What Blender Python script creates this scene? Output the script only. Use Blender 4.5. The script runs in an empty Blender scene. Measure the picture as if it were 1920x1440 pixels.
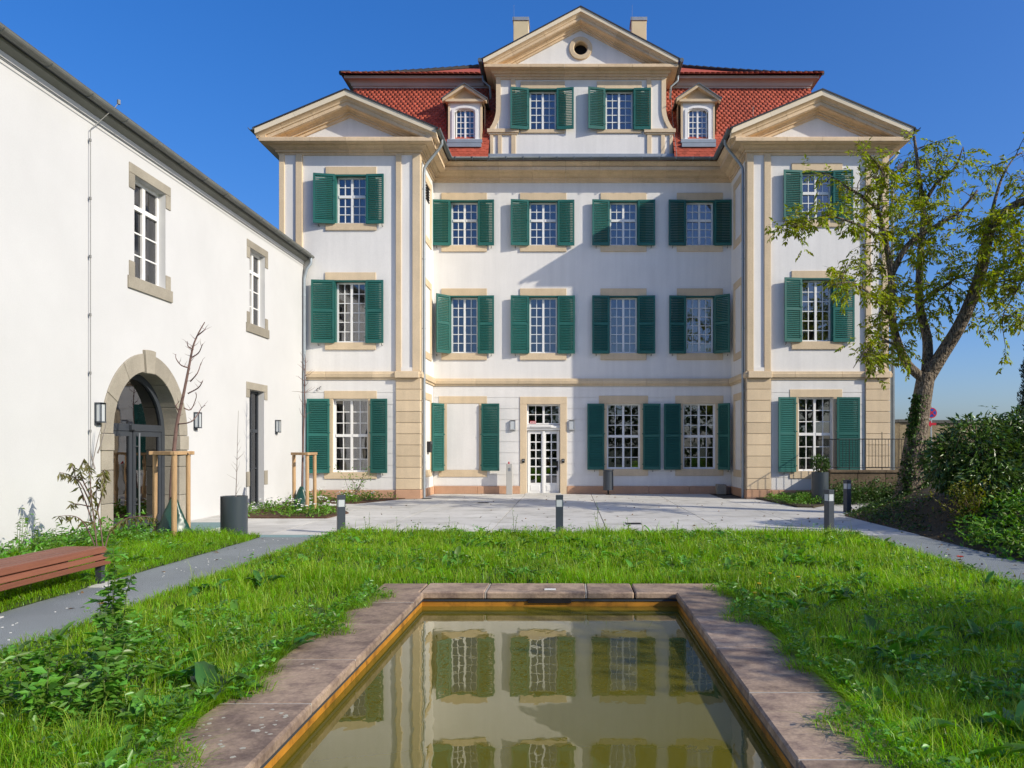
import bpy, bmesh, math, random
import numpy as np
from mathutils import Vector, Matrix

# ------------------------------------------------------------------ camera, sky, sun, exposure
scene = bpy.context.scene
COL = scene.collection
F_PX, VPX, VPY, CAM_Z = 1500.0, 1069.0, 838.0, 1.69
cam_d = bpy.data.cameras.new('camera')
cam_d.sensor_width = 36.0
cam_d.lens = F_PX / 1920.0 * 36.0
cam_d.shift_x = -(VPX - 960.0) / 1920.0
cam_d.shift_y = (VPY - 720.0) / 1920.0
cam_d.clip_start = 0.05
cam_d.clip_end = 3000.0
cam = bpy.data.objects.new('camera', cam_d)
COL.objects.link(cam)
cam.location = (0, 0, CAM_Z)
cam.rotation_euler = (math.radians(90), 0, 0)
scene.camera = cam

SUN_AZ = math.radians(116.0)      # clockwise from +Y
SUN_EL = math.radians(29.0)
sun_dir = Vector((math.sin(SUN_AZ) * math.cos(SUN_EL), math.cos(SUN_AZ) * math.cos(SUN_EL), math.sin(SUN_EL)))
world = bpy.data.worlds.new('World')
scene.world = world
world.use_nodes = True
wn, wl = world.node_tree.nodes, world.node_tree.links
wn.clear()
sky = wn.new('ShaderNodeTexSky')
sky.sky_type = 'NISHITA'
sky.sun_disc = False
sky.sun_elevation = SUN_EL
sky.sun_rotation = SUN_AZ
sky.altitude = 500
sky.air_density = 1.0
sky.dust_density = 3.0
sky.ozone_density = 7.0
hsv = wn.new('ShaderNodeHueSaturation')
hsv.inputs['Saturation'].default_value = 1.38
hsv.inputs['Hue'].default_value = 0.515
gam = wn.new('ShaderNodeGamma')
gam.inputs['Gamma'].default_value = 0.74
bg = wn.new('ShaderNodeBackground')
bg.inputs['Strength'].default_value = 0.115
wo = wn.new('ShaderNodeOutputWorld')
wl.new(sky.outputs[0], gam.inputs['Color'])
wl.new(gam.outputs[0], hsv.inputs['Color'])
wl.new(hsv.outputs[0], bg.inputs['Color'])
wl.new(bg.outputs[0], wo.inputs['Surface'])

sun_l = bpy.data.lights.new('sun', 'SUN')
sun_l.energy = 2.1
sun_l.angle = math.radians(0.5)
sun_l.color = (1.0, 0.92, 0.775)
sun = bpy.data.objects.new('sun', sun_l)
COL.objects.link(sun)
sun.rotation_euler = sun_dir.to_track_quat('Z', 'Y').to_euler()
sun.location = sun_dir * 60

scene.view_settings.view_transform = 'Standard'
scene.view_settings.look = 'None'
scene.view_settings.exposure = 1.20
scene.view_settings.gamma = 1.0
scene.view_settings.use_curve_mapping = False
scene.render.engine = 'CYCLES'
scene.cycles.max_bounces = 8
scene.cycles.transparent_max_bounces = 12
scene.cycles.caustics_reflective = False
scene.cycles.caustics_refractive = False
scene.cycles.sample_clamp_indirect = 6.0

rng = np.random.default_rng(7)
random.seed(7)
PI = math.pi


def XP(px, Y):
    return (px - VPX) * Y / F_PX


def ZP(py, Y):
    return CAM_Z + (VPY - py) * Y / F_PX


# ------------------------------------------------------------------ materials
MATS = {}


def nd(nt, t, **kw):
    n = nt.nodes.new(t)
    for k, v in kw.items():
        setattr(n, k, v)
    return n


def mat(name, col, rough=0.8, var=0.12, scale=2.0, bump=0.0, bscale=60.0, spec=0.3, metallic=0.0, rnd=0.0,
        island=0.0, col2=None, c2pos=0.55, c2w=0.1, stretch=None, fine=0.0, fscale=300.0, bdist=0.01, translucent=0.0,
        hue=0.0, ior=None, streak=0.0):
    """base colour with broad mottling, optional second colour in patches, fine grain, bump; position-based."""
    if name in MATS:
        return MATS[name]
    m = bpy.data.materials.new(name)
    m.use_nodes = True
    nt = m.node_tree
    L = nt.links
    b = nt.nodes['Principled BSDF']
    out = nt.nodes['Material Output']
    geo = nd(nt, 'ShaderNodeNewGeometry')
    pos = geo.outputs['Position']
    if stretch:
        mp = nd(nt, 'ShaderNodeMapping')
        mp.inputs['Scale'].default_value = stretch
        L.new(pos, mp.inputs['Vector'])
        pos2 = mp.outputs[0]
    else:
        pos2 = pos
    n1 = nd(nt, 'ShaderNodeTexNoise')
    n1.inputs['Scale'].default_value = scale
    n1.inputs['Detail'].default_value = 6
    n1.inputs['Roughness'].default_value = 0.6
    L.new(pos2, n1.inputs['Vector'])
    mr = nd(nt, 'ShaderNodeMapRange')
    mr.inputs['From Min'].default_value = 0.25
    mr.inputs['From Max'].default_value = 0.75
    mr.inputs['To Min'].default_value = 1 - var
    mr.inputs['To Max'].default_value = 1 + var
    L.new(n1.outputs['Fac'], mr.inputs['Value'])
    val = mr.outputs[0]

    def mul(a, bsock=None, const=None):
        q = nd(nt, 'ShaderNodeMath', operation='MULTIPLY')
        L.new(a, q.inputs[0])
        if bsock is not None:
            L.new(bsock, q.inputs[1])
        else:
            q.inputs[1].default_value = const
        return q.outputs[0]

    def ranged(sock, amount, lo=0.0, hi=1.0):
        q = nd(nt, 'ShaderNodeMapRange')
        q.inputs['From Min'].default_value = lo
        q.inputs['From Max'].default_value = hi
        q.inputs['To Min'].default_value = 1 - amount
        q.inputs['To Max'].default_value = 1 + amount
        L.new(sock, q.inputs['Value'])
        return q.outputs[0]
    if fine:
        n2 = nd(nt, 'ShaderNodeTexNoise')
        n2.inputs['Scale'].default_value = fscale
        n2.inputs['Detail'].default_value = 2
        L.new(pos, n2.inputs['Vector'])
        val = mul(val, ranged(n2.outputs['Fac'], fine, 0.3, 0.7))
    if streak:
        mp3 = nd(nt, 'ShaderNodeMapping')
        mp3.inputs['Scale'].default_value = (5.0, 5.0, 0.35)
        L.new(pos, mp3.inputs['Vector'])
        n5 = nd(nt, 'ShaderNodeTexNoise')
        n5.inputs['Scale'].default_value = 1.0
        n5.inputs['Detail'].default_value = 5
        L.new(mp3.outputs[0], n5.inputs['Vector'])
        val = mul(val, ranged(n5.outputs['Fac'], streak, 0.25, 0.75))
    if rnd:
        oi = nd(nt, 'ShaderNodeObjectInfo')
        val = mul(val, ranged(oi.outputs['Random'], rnd))
    if island:
        val = mul(val, ranged(geo.outputs['Random Per Island'], island))
    base = None
    c1 = (*col, 1)
    if col2:
        n3 = nd(nt, 'ShaderNodeTexNoise')
        n3.inputs['Scale'].default_value = scale * 2.3
        n3.inputs['Detail'].default_value = 5
        n3.inputs['Roughness'].default_value = 0.65
        L.new(pos2, n3.inputs['Vector'])
        m2 = nd(nt, 'ShaderNodeMapRange')
        m2.inputs['From Min'].default_value = c2pos - c2w
        m2.inputs['From Max'].default_value = c2pos + c2w
        L.new(n3.outputs['Fac'], m2.inputs['Value'])
        mx = nd(nt, 'ShaderNodeMix', data_type='RGBA')
        mx.inputs[6].default_value = c1
        mx.inputs[7].default_value = (*col2, 1)
        L.new(m2.outputs[0], mx.inputs[0])
        base = mx.outputs[2]
    hs = nd(nt, 'ShaderNodeHueSaturation')
    if base is not None:
        L.new(base, hs.inputs['Color'])
    else:
        hs.inputs['Color'].default_value = c1
    L.new(val, hs.inputs['Value'])
    if hue:
        q = nd(nt, 'ShaderNodeMapRange')
        q.inputs['To Min'].default_value = 0.5 - hue
        q.inputs['To Max'].default_value = 0.5 + hue
        L.new(geo.outputs['Random Per Island'], q.inputs['Value'])
        L.new(q.outputs[0], hs.inputs['Hue'])
    L.new(hs.outputs[0], b.inputs['Base Color'])
    b.inputs['Roughness'].default_value = rough
    b.inputs['Metallic'].default_value = metallic
    b.inputs['Specular IOR Level'].default_value = spec
    if ior:
        b.inputs['IOR'].default_value = ior
    if bump:
        n4 = nd(nt, 'ShaderNodeTexNoise')
        n4.inputs['Scale'].default_value = bscale
        n4.inputs['Detail'].default_value = 4
        L.new(pos, n4.inputs['Vector'])
        bp = nd(nt, 'ShaderNodeBump')
        bp.inputs['Strength'].default_value = bump
        bp.inputs['Distance'].default_value = bdist
        L.new(n4.outputs['Fac'], bp.inputs['Height'])
        L.new(bp.outputs[0], b.inputs['Normal'])
    if translucent:
        tr = nd(nt, 'ShaderNodeBsdfTranslucent')
        hs2 = nd(nt, 'ShaderNodeHueSaturation')
        hs2.inputs['Saturation'].default_value = 1.1
        hs2.inputs['Value'].default_value = 1.5
        L.new(hs.outputs[0], hs2.inputs['Color'])
        L.new(hs2.outputs[0], tr.inputs['Color'])
        ms = nd(nt, 'ShaderNodeMixShader')
        ms.inputs[0].default_value = translucent
        L.new(b.outputs[0], ms.inputs[1])
        L.new(tr.outputs[0], ms.inputs[2])
        L.new(ms.outputs[0], out.inputs['Surface'])
    MATS[name] = m
    return m


M_PLASTER = mat('white_plaster', (0.735, 0.715, 0.68), 0.9, 0.045, 0.9, 0.25, 45, spec=0.15, fine=0.02, fscale=25, streak=0.05, bdist=0.006)
M_PLASTER_L = mat('bright_plaster', (0.565, 0.565, 0.56), 0.9, 0.05, 0.6, 0.3, 60, spec=0.15, fine=0.02, fscale=40, bdist=0.005)
M_STONE = mat('painted_sandstone', (0.63, 0.500, 0.335), 0.85, 0.09, 1.6, 0.2, 50, spec=0.15, rnd=0.07, fine=0.05, fscale=30, streak=0.06)
M_CORN = mat('cornice_sandstone', (0.665, 0.505, 0.330), 0.85, 0.09, 1.3, 0.25, 40, spec=0.15, rnd=0.09, fine=0.06, fscale=25, streak=0.05,
             col2=(0.56, 0.42, 0.26), c2pos=0.62, c2w=0.12)
M_PLINTH = mat('plinth_stone', (0.50, 0.30, 0.19), 0.9, 0.14, 2.0, 0.3, 40, spec=0.15, fine=0.06, fscale=40, rnd=0.05)
M_GREY_STONE = mat('grey_sandstone', (0.31, 0.28, 0.225), 0.9, 0.14, 2.5, 0.3, 50, spec=0.15, rnd=0.12, fine=0.08, fscale=40)
M_GREEN = mat('green_shutter_paint', (0.018, 0.118, 0.098), 0.5, 0.14, 1.5, 0.1, 60, spec=0.4, rnd=0.13)
M_WHITE = mat('white_window_paint', (0.78, 0.77, 0.74), 0.5, 0.03, 2, spec=0.35)
M_TILE = mat('red_roof_tile', (0.375, 0.080, 0.045), 0.75, 0.14, 0.8, 0.2, 60, spec=0.25, rnd=0.2, fine=0.08, fscale=40)
M_TILE_MASS = mat('red_roof_tiles', (0.375, 0.080, 0.045), 0.75, 0.14, 0.8, 0.2, 60, spec=0.25, island=0.2, fine=0.08, fscale=40)
M_ROOF_UNDER = mat('roof_underlay', (0.12, 0.03, 0.02), 0.9)
M_ZINC = mat('zinc', (0.14, 0.16, 0.17), 0.5, 0.15, 3, spec=0.4, metallic=0.4, fine=0.05)
M_ZINC_L = mat('light_zinc', (0.30, 0.34, 0.37), 0.5, 0.12, 3, spec=0.4, metallic=0.3)
M_SLATE = mat('slate_roof', (0.085, 0.085, 0.075), 0.7, 0.2, 3, 0.2, 20, fine=0.1)
M_ANTH = mat('anthracite_paint', (0.045, 0.055, 0.068), 0.42, 0.06, 2, spec=0.4)
M_ANTH_M = mat('anthracite_metal', (0.04, 0.046, 0.055), 0.5, 0.1, 3, spec=0.4)
M_STEEL = mat('brushed_steel', (0.55, 0.55, 0.54), 0.3, 0.05, 3, metallic=0.9)
M_BLACK = mat('black_iron', (0.02, 0.02, 0.022), 0.6, 0.1, 5)
M_DARK = mat('dark_void', (0.012, 0.011, 0.012), 0.9)
M_ROOM = mat('room_wall', (0.36, 0.26, 0.20), 0.9, 0.2, 1.2)
M_ROOM_L = mat('pale_room_wall', (0.62, 0.59, 0.54), 0.9, 0.1, 1.2)
M_CURTAIN = mat('curtain_cloth', (0.50, 0.49, 0.50), 0.95, 0.06, 4)
M_CONC = mat('pale_concrete', (0.56, 0.545, 0.50), 0.9, 0.13, 0.7, 0.2, 80, spec=0.15, rnd=0.09, fine=0.09, fscale=60,
             col2=(0.40, 0.385, 0.34), c2pos=0.60, c2w=0.1, bdist=0.004)
M_JOINT = mat('joint_dirt', (0.10, 0.09, 0.075), 0.95, 0.2, 4)
M_ASPHALT = mat('grey_chippings', (0.225, 0.245, 0.245), 0.9, 0.14, 0.9, 0.5, 220, spec=0.15, fine=0.55, fscale=130, bdist=0.004)
M_SOIL = mat('lawn_soil', (0.035, 0.055, 0.012), 0.95, 0.3, 3, 0.5, 60)
M_MULCH = mat('bark_mulch', (0.10, 0.055, 0.032), 0.95, 0.35, 9, 0.9, 70, fine=0.4, fscale=80, bdist=0.02)
M_EARTH = mat('dark_earth', (0.062, 0.050, 0.030), 0.95, 0.35, 4, 0.8, 50, fine=0.3, fscale=60, bdist=0.02)
M_FAR = mat('far_meadow', (0.07, 0.085, 0.035), 0.95, 0.3, 0.05)
M_STREET = mat('street_asphalt', (0.06, 0.06, 0.062), 0.9, 0.15, 1)
M_COPING = mat('red_sandstone_coping', (0.35, 0.255, 0.178), 0.8, 0.24, 2.2, 0.35, 35, spec=0.25, rnd=0.22, fine=0.16, fscale=45,
               col2=(0.195, 0.138, 0.105), c2pos=0.54, c2w=0.10)
M_LINER = mat('rusty_pool_liner', (0.42, 0.185, 0.020), 0.6, 0.3, 3, 0.2, 40, col2=(0.12, 0.055, 0.012), c2pos=0.6)
M_LICHEN = mat('pale_lichen', (0.42, 0.40, 0.32), 0.95, 0.15, 20)
M_BENCH = mat('red_brown_timber', (0.200, 0.076, 0.043), 0.55, 0.16, 3, 0.15, 60, spec=0.3, rnd=0.12, stretch=(14, 0.7, 14))
M_STAKE = mat('peeled_stake_wood', (0.42, 0.27, 0.14), 0.8, 0.2, 4, 0.2, 50, rnd=0.2, stretch=(8, 8, 1))
M_BAG = mat('dark_green_bag', (0.010, 0.055, 0.040), 0.35, 0.2, 4, spec=0.5)
M_BARK = mat('walnut_bark', (0.23, 0.185, 0.135), 0.95, 0.35, 3.5, 1.0, 14, stretch=(5, 5, 0.8), fine=0.3, fscale=30, bdist=0.08, col2=(0.045, 0.032, 0.022), c2pos=0.52, c2w=0.06)
M_BARK_Y = mat('young_bark', (0.16, 0.10, 0.085), 0.85, 0.25, 8)
M_LEAF_TREE = mat('walnut_leaf', (0.26, 0.29, 0.020), 0.45, 0.2, 1.2, spec=0.35, island=0.4, hue=0.035, translucent=0.45)
M_LEAF_SHADE = mat('lime_leaf', (0.05, 0.09, 0.014), 0.55, 0.2, 1.2, spec=0.3, island=0.3, translucent=0.25)
M_LEAF_BUSH = mat('laurel_leaf', (0.080, 0.140, 0.024), 0.33, 0.25, 1.5, spec=0.5, island=0.4, hue=0.02, translucent=0.15)
M_LEAF_YEL = mat('yellow_green_leaf', (0.15, 0.16, 0.015), 0.5, 0.2, 3, island=0.3, hue=0.03, translucent=0.35)
M_LEAF_PEACH = mat('peach_leaf', (0.15, 0.145, 0.04), 0.5, 0.2, 3, island=0.35, hue=0.03, translucent=0.3)
M_LEAF_IVY = mat('ivy_leaf', (0.055, 0.11, 0.018), 0.4, 0.2, 3, spec=0.4, island=0.35, translucent=0.2)
M_GRASS = mat('grass_blade', (0.215, 0.390, 0.010), 0.40, 0.36, 0.8, spec=0.45, island=0.42, hue=0.024, translucent=0.50)
M_GRASS_LT = mat('pale_grass_blade', (0.36, 0.46, 0.05), 0.5, 0.25, 1.1, spec=0.35, island=0.3, hue=0.02, translucent=0.4)
M_WEED = mat('weed_leaf', (0.115, 0.265, 0.030), 0.38, 0.25, 1.2, spec=0.5, island=0.35, hue=0.02, translucent=0.3)
M_DOCK = mat('dock_leaf', (0.055, 0.145, 0.025), 0.42, 0.2, 3, spec=0.45, island=0.3, hue=0.02, translucent=0.25)
M_COVER = mat('ground_cover_leaf', (0.125, 0.250, 0.025), 0.5, 0.25, 1.5, spec=0.35, island=0.35, hue=0.025, translucent=0.25)
M_PETAL = mat('white_petal', (0.75, 0.75, 0.70), 0.6, 0.05, 4)
M_YPETAL = mat('yellow_petal', (0.75, 0.50, 0.02), 0.6, 0.05, 4)
M_RPETAL = mat('red_petal', (0.60, 0.045, 0.012), 0.6, 0.1, 4)
M_STEM = mat('green_stem', (0.10, 0.15, 0.03), 0.6, 0.2, 4)
M_CREAM = mat('cream_render', (0.62, 0.53, 0.33), 0.9, 0.08, 1.5)
M_WALLST = mat('old_wall_stone', (0.26, 0.21, 0.13), 0.95, 0.25, 2, 0.6, 15, fine=0.2, fscale=15)
M_VERGE = mat('dark_verge_metal', (0.035, 0.035, 0.04), 0.6, 0.1, 4)
M_CBOARD = mat('cream_cornice_board', (0.78, 0.67, 0.50), 0.8, 0.06, 1.5, rnd=0.05, fine=0.03)
M_HIP = mat('dark_ridge_tile', (0.03, 0.028, 0.027), 0.8, 0.2, 4)
M_WIRE = mat('dull_wire', (0.22, 0.22, 0.21), 0.6, 0.1, 5)
M_UPC = mat('eaves_shade_render', (0.46, 0.40, 0.34), 0.9, 0.1, 1.5, fine=0.05)  # pale upper cornice, with the shade below the eaves put into its colour
M_RWALL = mat('shaded_wall_stone', (0.13, 0.095, 0.06), 0.95, 0.3, 2, 0.6, 15, fine=0.2, fscale=15)  # wall stone darkened: shade under the railing put into its colour
M_RED = mat('sign_red', (0.45, 0.012, 0.03), 0.5, 0.03)
M_BLUE = mat('sign_blue', (0.012, 0.05, 0.30), 0.5, 0.03)
M_EXIT = mat('exit_green', (0.25, 0.60, 0.45), 0.5, 0.02)
M_CAR = mat('silver_car_paint', (0.40, 0.42, 0.45), 0.3, 0.03, 2, spec=0.6, metallic=0.5)
M_LAMPGLASS = mat('frosted_lamp_glass', (0.50, 0.53, 0.54), 0.35, 0.03, spec=0.5)
M_TEAL = mat('entrance_mat', (0.20, 0.30, 0.30), 0.9, 0.1, 4)


def glass_mat(name, tint=0.75, ior=2.1):
    m = bpy.data.materials.new(name)
    m.use_nodes = True
    nt = m.node_tree
    nt.nodes.clear()
    L = nt.links
    out = nd(nt, 'ShaderNodeOutputMaterial')
    tr = nd(nt, 'ShaderNodeBsdfTransparent')
    tr.inputs[0].default_value = (tint, tint, tint * 0.98, 1)
    gl = nd(nt, 'ShaderNodeBsdfGlossy')
    gl.inputs['Roughness'].default_value = 0.01
    gl.inputs['Color'].default_value = (0.95, 0.96, 1, 1)
    fr = nd(nt, 'ShaderNodeFresnel')
    fr.inputs['IOR'].default_value = ior
    geo = nd(nt, 'ShaderNodeNewGeometry')
    nz = nd(nt, 'ShaderNodeTexNoise')
    nz.inputs['Scale'].default_value = 1.7
    L.new(geo.outputs['Position'], nz.inputs['Vector'])
    bp = nd(nt, 'ShaderNodeBump')
    bp.inputs['Strength'].default_value = 0.12
    bp.inputs['Distance'].default_value = 0.02
    L.new(nz.outputs['Fac'], bp.inputs['Height'])
    L.new(bp.outputs[0], gl.inputs['Normal'])
    ms = nd(nt, 'ShaderNodeMixShader')
    L.new(fr.outputs[0], ms.inputs[0])
    L.new(tr.outputs[0], ms.inputs[1])
    L.new(gl.outputs[0], ms.inputs[2])
    L.new(ms.outputs[0], out.inputs['Surface'])
    return m


M_GLASS = glass_mat('window_glass', 0.68, 2.2)
M_GLASS_D = glass_mat('door_glass', 0.45, 2.2)


def water_mat():
    m = bpy.data.materials.new('murky_water')
    m.use_nodes = True
    nt = m.node_tree
    L = nt.links
    b = nt.nodes['Principled BSDF']
    b.inputs['Base Color'].default_value = (0.128, 0.110, 0.011, 1)
    b.inputs['Roughness'].default_value = 0.0
    b.inputs['IOR'].default_value = 1.72
    b.inputs['Specular IOR Level'].default_value = 0.5
    geo = nd(nt, 'ShaderNodeNewGeometry')
    mp = nd(nt, 'ShaderNodeMapping')
    mp.inputs['Scale'].default_value = (1.0, 0.5, 1)
    L.new(geo.outputs['Position'], mp.inputs['Vector'])
    nz = nd(nt, 'ShaderNodeTexNoise')
    nz.inputs['Scale'].default_value = 5.5
    nz.inputs['Detail'].default_value = 2.5
    L.new(mp.outputs[0], nz.inputs['Vector'])
    bp = nd(nt, 'ShaderNodeBump')
    bp.inputs['Strength'].default_value = 0.065
    bp.inputs['Distance'].default_value = 0.012
    L.new(nz.outputs['Fac'], bp.inputs['Height'])
    L.new(bp.outputs[0], b.inputs['Normal'])
    return m


M_WATER = water_mat()

# ------------------------------------------------------------------ object helpers
ORG = {}


def tag(o, label=None, cat=None, group=None, kind=None):
    if label:
        o['label'] = label
    if cat:
        o['category'] = cat
    if group:
        o['group'] = group
    if kind:
        o['kind'] = kind
    return o


def thing(name, label, cat, loc=(0, 0, 0), group=None, rotz=0.0):
    o = bpy.data.objects.new(name, None)
    COL.objects.link(o)
    o.location = loc
    o.rotation_euler = (0, 0, rotz)
    o.empty_display_size = 0.3
    tag(o, label, cat, group)
    ORG[o.name] = Vector(loc)
    return o


def link(name, me, parent=None, loc=None):
    o = bpy.data.objects.new(name, me)
    COL.objects.link(o)
    if parent is not None:
        o.parent = parent
    if loc is not None:
        o.location = loc
    return o


def org(parent):
    return ORG.get(parent.name, Vector((0, 0, 0))) if parent is not None else Vector((0, 0, 0))


class MB:
    """collects pieces of ONE mesh object; coordinates are world coordinates, shifted to the parent's base on build"""

    def __init__(self):
        self.v, self.f = [], []

    def add(self, vs, fs):
        n = len(self.v)
        self.v.extend([tuple(p) for p in vs])
        self.f.extend([tuple(i + n for i in f) for f in fs])
        return self

    def box(self, x0, x1, y0, y1, z0, z1):
        vs = [(x0, y0, z0), (x1, y0, z0), (x1, y1, z0), (x0, y1, z0), (x0, y0, z1), (x1, y0, z1), (x1, y1, z1), (x0, y1, z1)]
        return self.add(vs, [(0, 3, 2, 1), (4, 5, 6, 7), (0, 1, 5, 4), (1, 2, 6, 5), (2, 3, 7, 6), (3, 0, 4, 7)])

    def loft(self, a, b):
        """closed prism between two equal loops"""
        n = len(a)
        fs = [tuple(range(n))[::-1], tuple(range(n, 2 * n))]
        fs += [(i, (i + 1) % n, n + (i + 1) % n, n + i) for i in range(n)]
        return self.add(list(a) + list(b), fs)

    def prism_xz(self, poly, y0, y1):
        return self.loft([(x, y0, z) for x, z in poly], [(x, y1, z) for x, z in poly])

    def prism_yz(self, poly, x0, x1):
        return self.loft([(x0, y, z) for y, z in poly], [(x1, y, z) for y, z in poly])

    def prism_xy(self, poly, z0, z1):
        return self.loft([(x, y, z0) for x, y in poly], [(x, y, z1) for x, y in poly])

    def tube(self, pts, radii, n=8):
        pts = [Vector(p) for p in pts]
        if not hasattr(radii, '__len__'):
            radii = [radii] * len(pts)
        rings = []
        prev = None
        for i, p in enumerate(pts):
            if i == 0:
                d = pts[1] - p
            elif i == len(pts) - 1:
                d = p - pts[i - 1]
            else:
                d = (pts[i + 1] - p).normalized() + (p - pts[i - 1]).normalized()
            d = d.normalized() if d.length > 1e-9 else Vector((0, 0, 1))
            if prev is None:
                a = d.orthogonal().normalized()
            else:
                a = (prev - d * prev.dot(d))
                a = a.normalized() if a.length > 1e-6 else d.orthogonal().normalized()
            prev = a
            c = d.cross(a)
            rings.append([p + (a * math.cos(2 * PI * k / n) + c * math.sin(2 * PI * k / n)) * radii[i] for k in range(n)])
        vs = [q for r in rings for q in r]
        fs = []
        for i in range(len(rings) - 1):
            for k in range(n):
                k2 = (k + 1) % n
                fs.append((i * n + k, i * n + k2, (i + 1) * n + k2, (i + 1) * n + k))
        fs.append(tuple(range(n))[::-1])
        fs.append(tuple((len(rings) - 1) * n + k for k in range(n)))
        return self.add(vs, fs)

    def cyl(self, x, y, z0, z1, r, n=24, r1=None):
        r1 = r if r1 is None else r1
        return self.loft([(x + r * math.cos(2 * PI * k / n), y + r * math.sin(2 * PI * k / n), z0) for k in range(n)],
                         [(x + r1 * math.cos(2 * PI * k / n), y + r1 * math.sin(2 * PI * k / n), z1) for k in range(n)])

    def mesh(self, name, m, off=Vector((0, 0, 0)), smooth=False):
        me = bpy.data.meshes.new(name)
        me.from_pydata([(p[0] - off[0], p[1] - off[1], p[2] - off[2]) for p in self.v], [], self.f)
        me.materials.append(m)
        if smooth:
            me.polygons.foreach_set('use_smooth', [True] * len(me.polygons))
        me.update()
        return me

    def build(self, name, m, parent=None, smooth=False, bevel=0.0, kind=None, label=None):
        off = org(parent)
        me = self.mesh(name, m, off, smooth)
        o = link(name, me, parent)
        if parent is not None:
            ORG[o.name] = off
        if bevel:
            b = o.modifiers.new('bevel', 'BEVEL')
            b.width = bevel
            b.segments = 1
            b.limit_method = 'ANGLE'
        if smooth:
            try:
                me.shade_smooth()
            except Exception:
                pass
        if kind:
            o['kind'] = kind
        if label:
            o['label'] = label
        return o


def smooth_angle(o, deg=40):
    """flat across sharp edges, smooth elsewhere"""
    me = o.data
    bm = bmesh.new()
    bm.from_mesh(me)
    for f in bm.faces:
        f.smooth = True
    lim = math.radians(deg)
    for e in bm.edges:
        if len(e.link_faces) == 2:
            e.smooth = e.calc_face_angle(0) < lim
        else:
            e.smooth = False
    bm.to_mesh(me)
    bm.free()


def fix_normals(o):
    bm = bmesh.new()
    bm.from_mesh(o.data)
    bmesh.ops.recalc_face_normals(bm, faces=bm.faces)
    bm.to_mesh(o.data)
    bm.free()


def fast_mesh(name, verts, faces, m, parent=None, kind=None, smooth=False):
    """verts (n,3), faces list of int arrays (each (m,k))"""
    verts = np.asarray(verts, dtype=np.float32).reshape(-1, 3)
    off = org(parent)
    verts = verts - np.array(off, dtype=np.float32)
    me = bpy.data.meshes.new(name)
    me.vertices.add(len(verts))
    me.vertices.foreach_set('co', verts.ravel())
    if not isinstance(faces, list):
        faces = [faces]
    loops = np.concatenate([np.asarray(f, dtype=np.int32).ravel() for f in faces])
    counts = np.concatenate([np.full(len(f), np.asarray(f).shape[1], dtype=np.int32) for f in faces])
    starts = np.concatenate([[0], np.cumsum(counts)[:-1]]).astype(np.int32)
    me.loops.add(len(loops))
    me.loops.foreach_set('vertex_index', loops)
    me.polygons.add(len(counts))
    me.polygons.foreach_set('loop_start', starts)
    if smooth:
        me.polygons.foreach_set('use_smooth', np.ones(len(counts), dtype=bool))
    me.materials.append(m)
    me.update(calc_edges=True)
    o = link(name, me, parent)
    if parent is not None:
        ORG[o.name] = off
    if kind:
        o['kind'] = kind
    return o


def cells(u0, u1, z0, z1, holes):
    us = sorted(set([u0, u1] + [min(max(h[i], u0), u1) for h in holes for i in (0, 1)]))
    zs = sorted(set([z0, z1] + [min(max(h[i], z0), z1) for h in holes for i in (2, 3)]))
    out = []
    for zi in range(len(zs) - 1):
        run = None
        for ui in range(len(us) - 1):
            cu, cz = (us[ui] + us[ui + 1]) / 2, (zs[zi] + zs[zi + 1]) / 2
            solid = not any(h[0] < cu < h[1] and h[2] < cz < h[3] for h in holes)
            if solid:
                if run is None:
                    run = [us[ui], us[ui + 1]]
                else:
                    run[1] = us[ui + 1]
            if (not solid or ui == len(us) - 2) and run is not None:
                out.append((run[0], run[1], zs[zi], zs[zi + 1]))
                run = None
    return out


class Face:
    """a wall plane: u along it, d into the wall (negative = proud), z up"""

    def __init__(self, kind, c):
        self.kind, self.c = kind, c

    def p(self, u, d, z):
        return (u, self.c + d, z) if self.kind == 'front' else (self.c - d, u, z)

    def box(self, mb, u0, u1, d0, d1, z0, z1):
        a = self.p(u0, d0, z0)
        b = self.p(u1, d1, z1)
        mb.box(min(a[0], b[0]), max(a[0], b[0]), min(a[1], b[1]), max(a[1], b[1]), z0, z1)

    def prism(self, mb, poly, d0, d1):
        mb.loft([self.p(u, d0, z) for u, z in poly], [self.p(u, d1, z) for u, z in poly])

    def wall(self, mb, u0, u1, z0, z1, holes, depth):
        for a, b, c, d in cells(u0, u1, z0, z1, holes):
            mb.add([self.p(a, 0, c), self.p(b, 0, c), self.p(b, 0, d), self.p(a, 0, d)], [(0, 1, 2, 3)])
        for h in holes:
            a, b, c, d = h
            for (ua, za), (ub, zb) in (((a, c), (b, c)), ((b, c), (b, d)), ((b, d), (a, d)), ((a, d), (a, c))):
                mb.add([self.p(ua, 0, za), self.p(ub, 0, zb), self.p(ub, depth, zb), self.p(ua, depth, za)], [(0, 1, 2, 3)])


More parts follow.
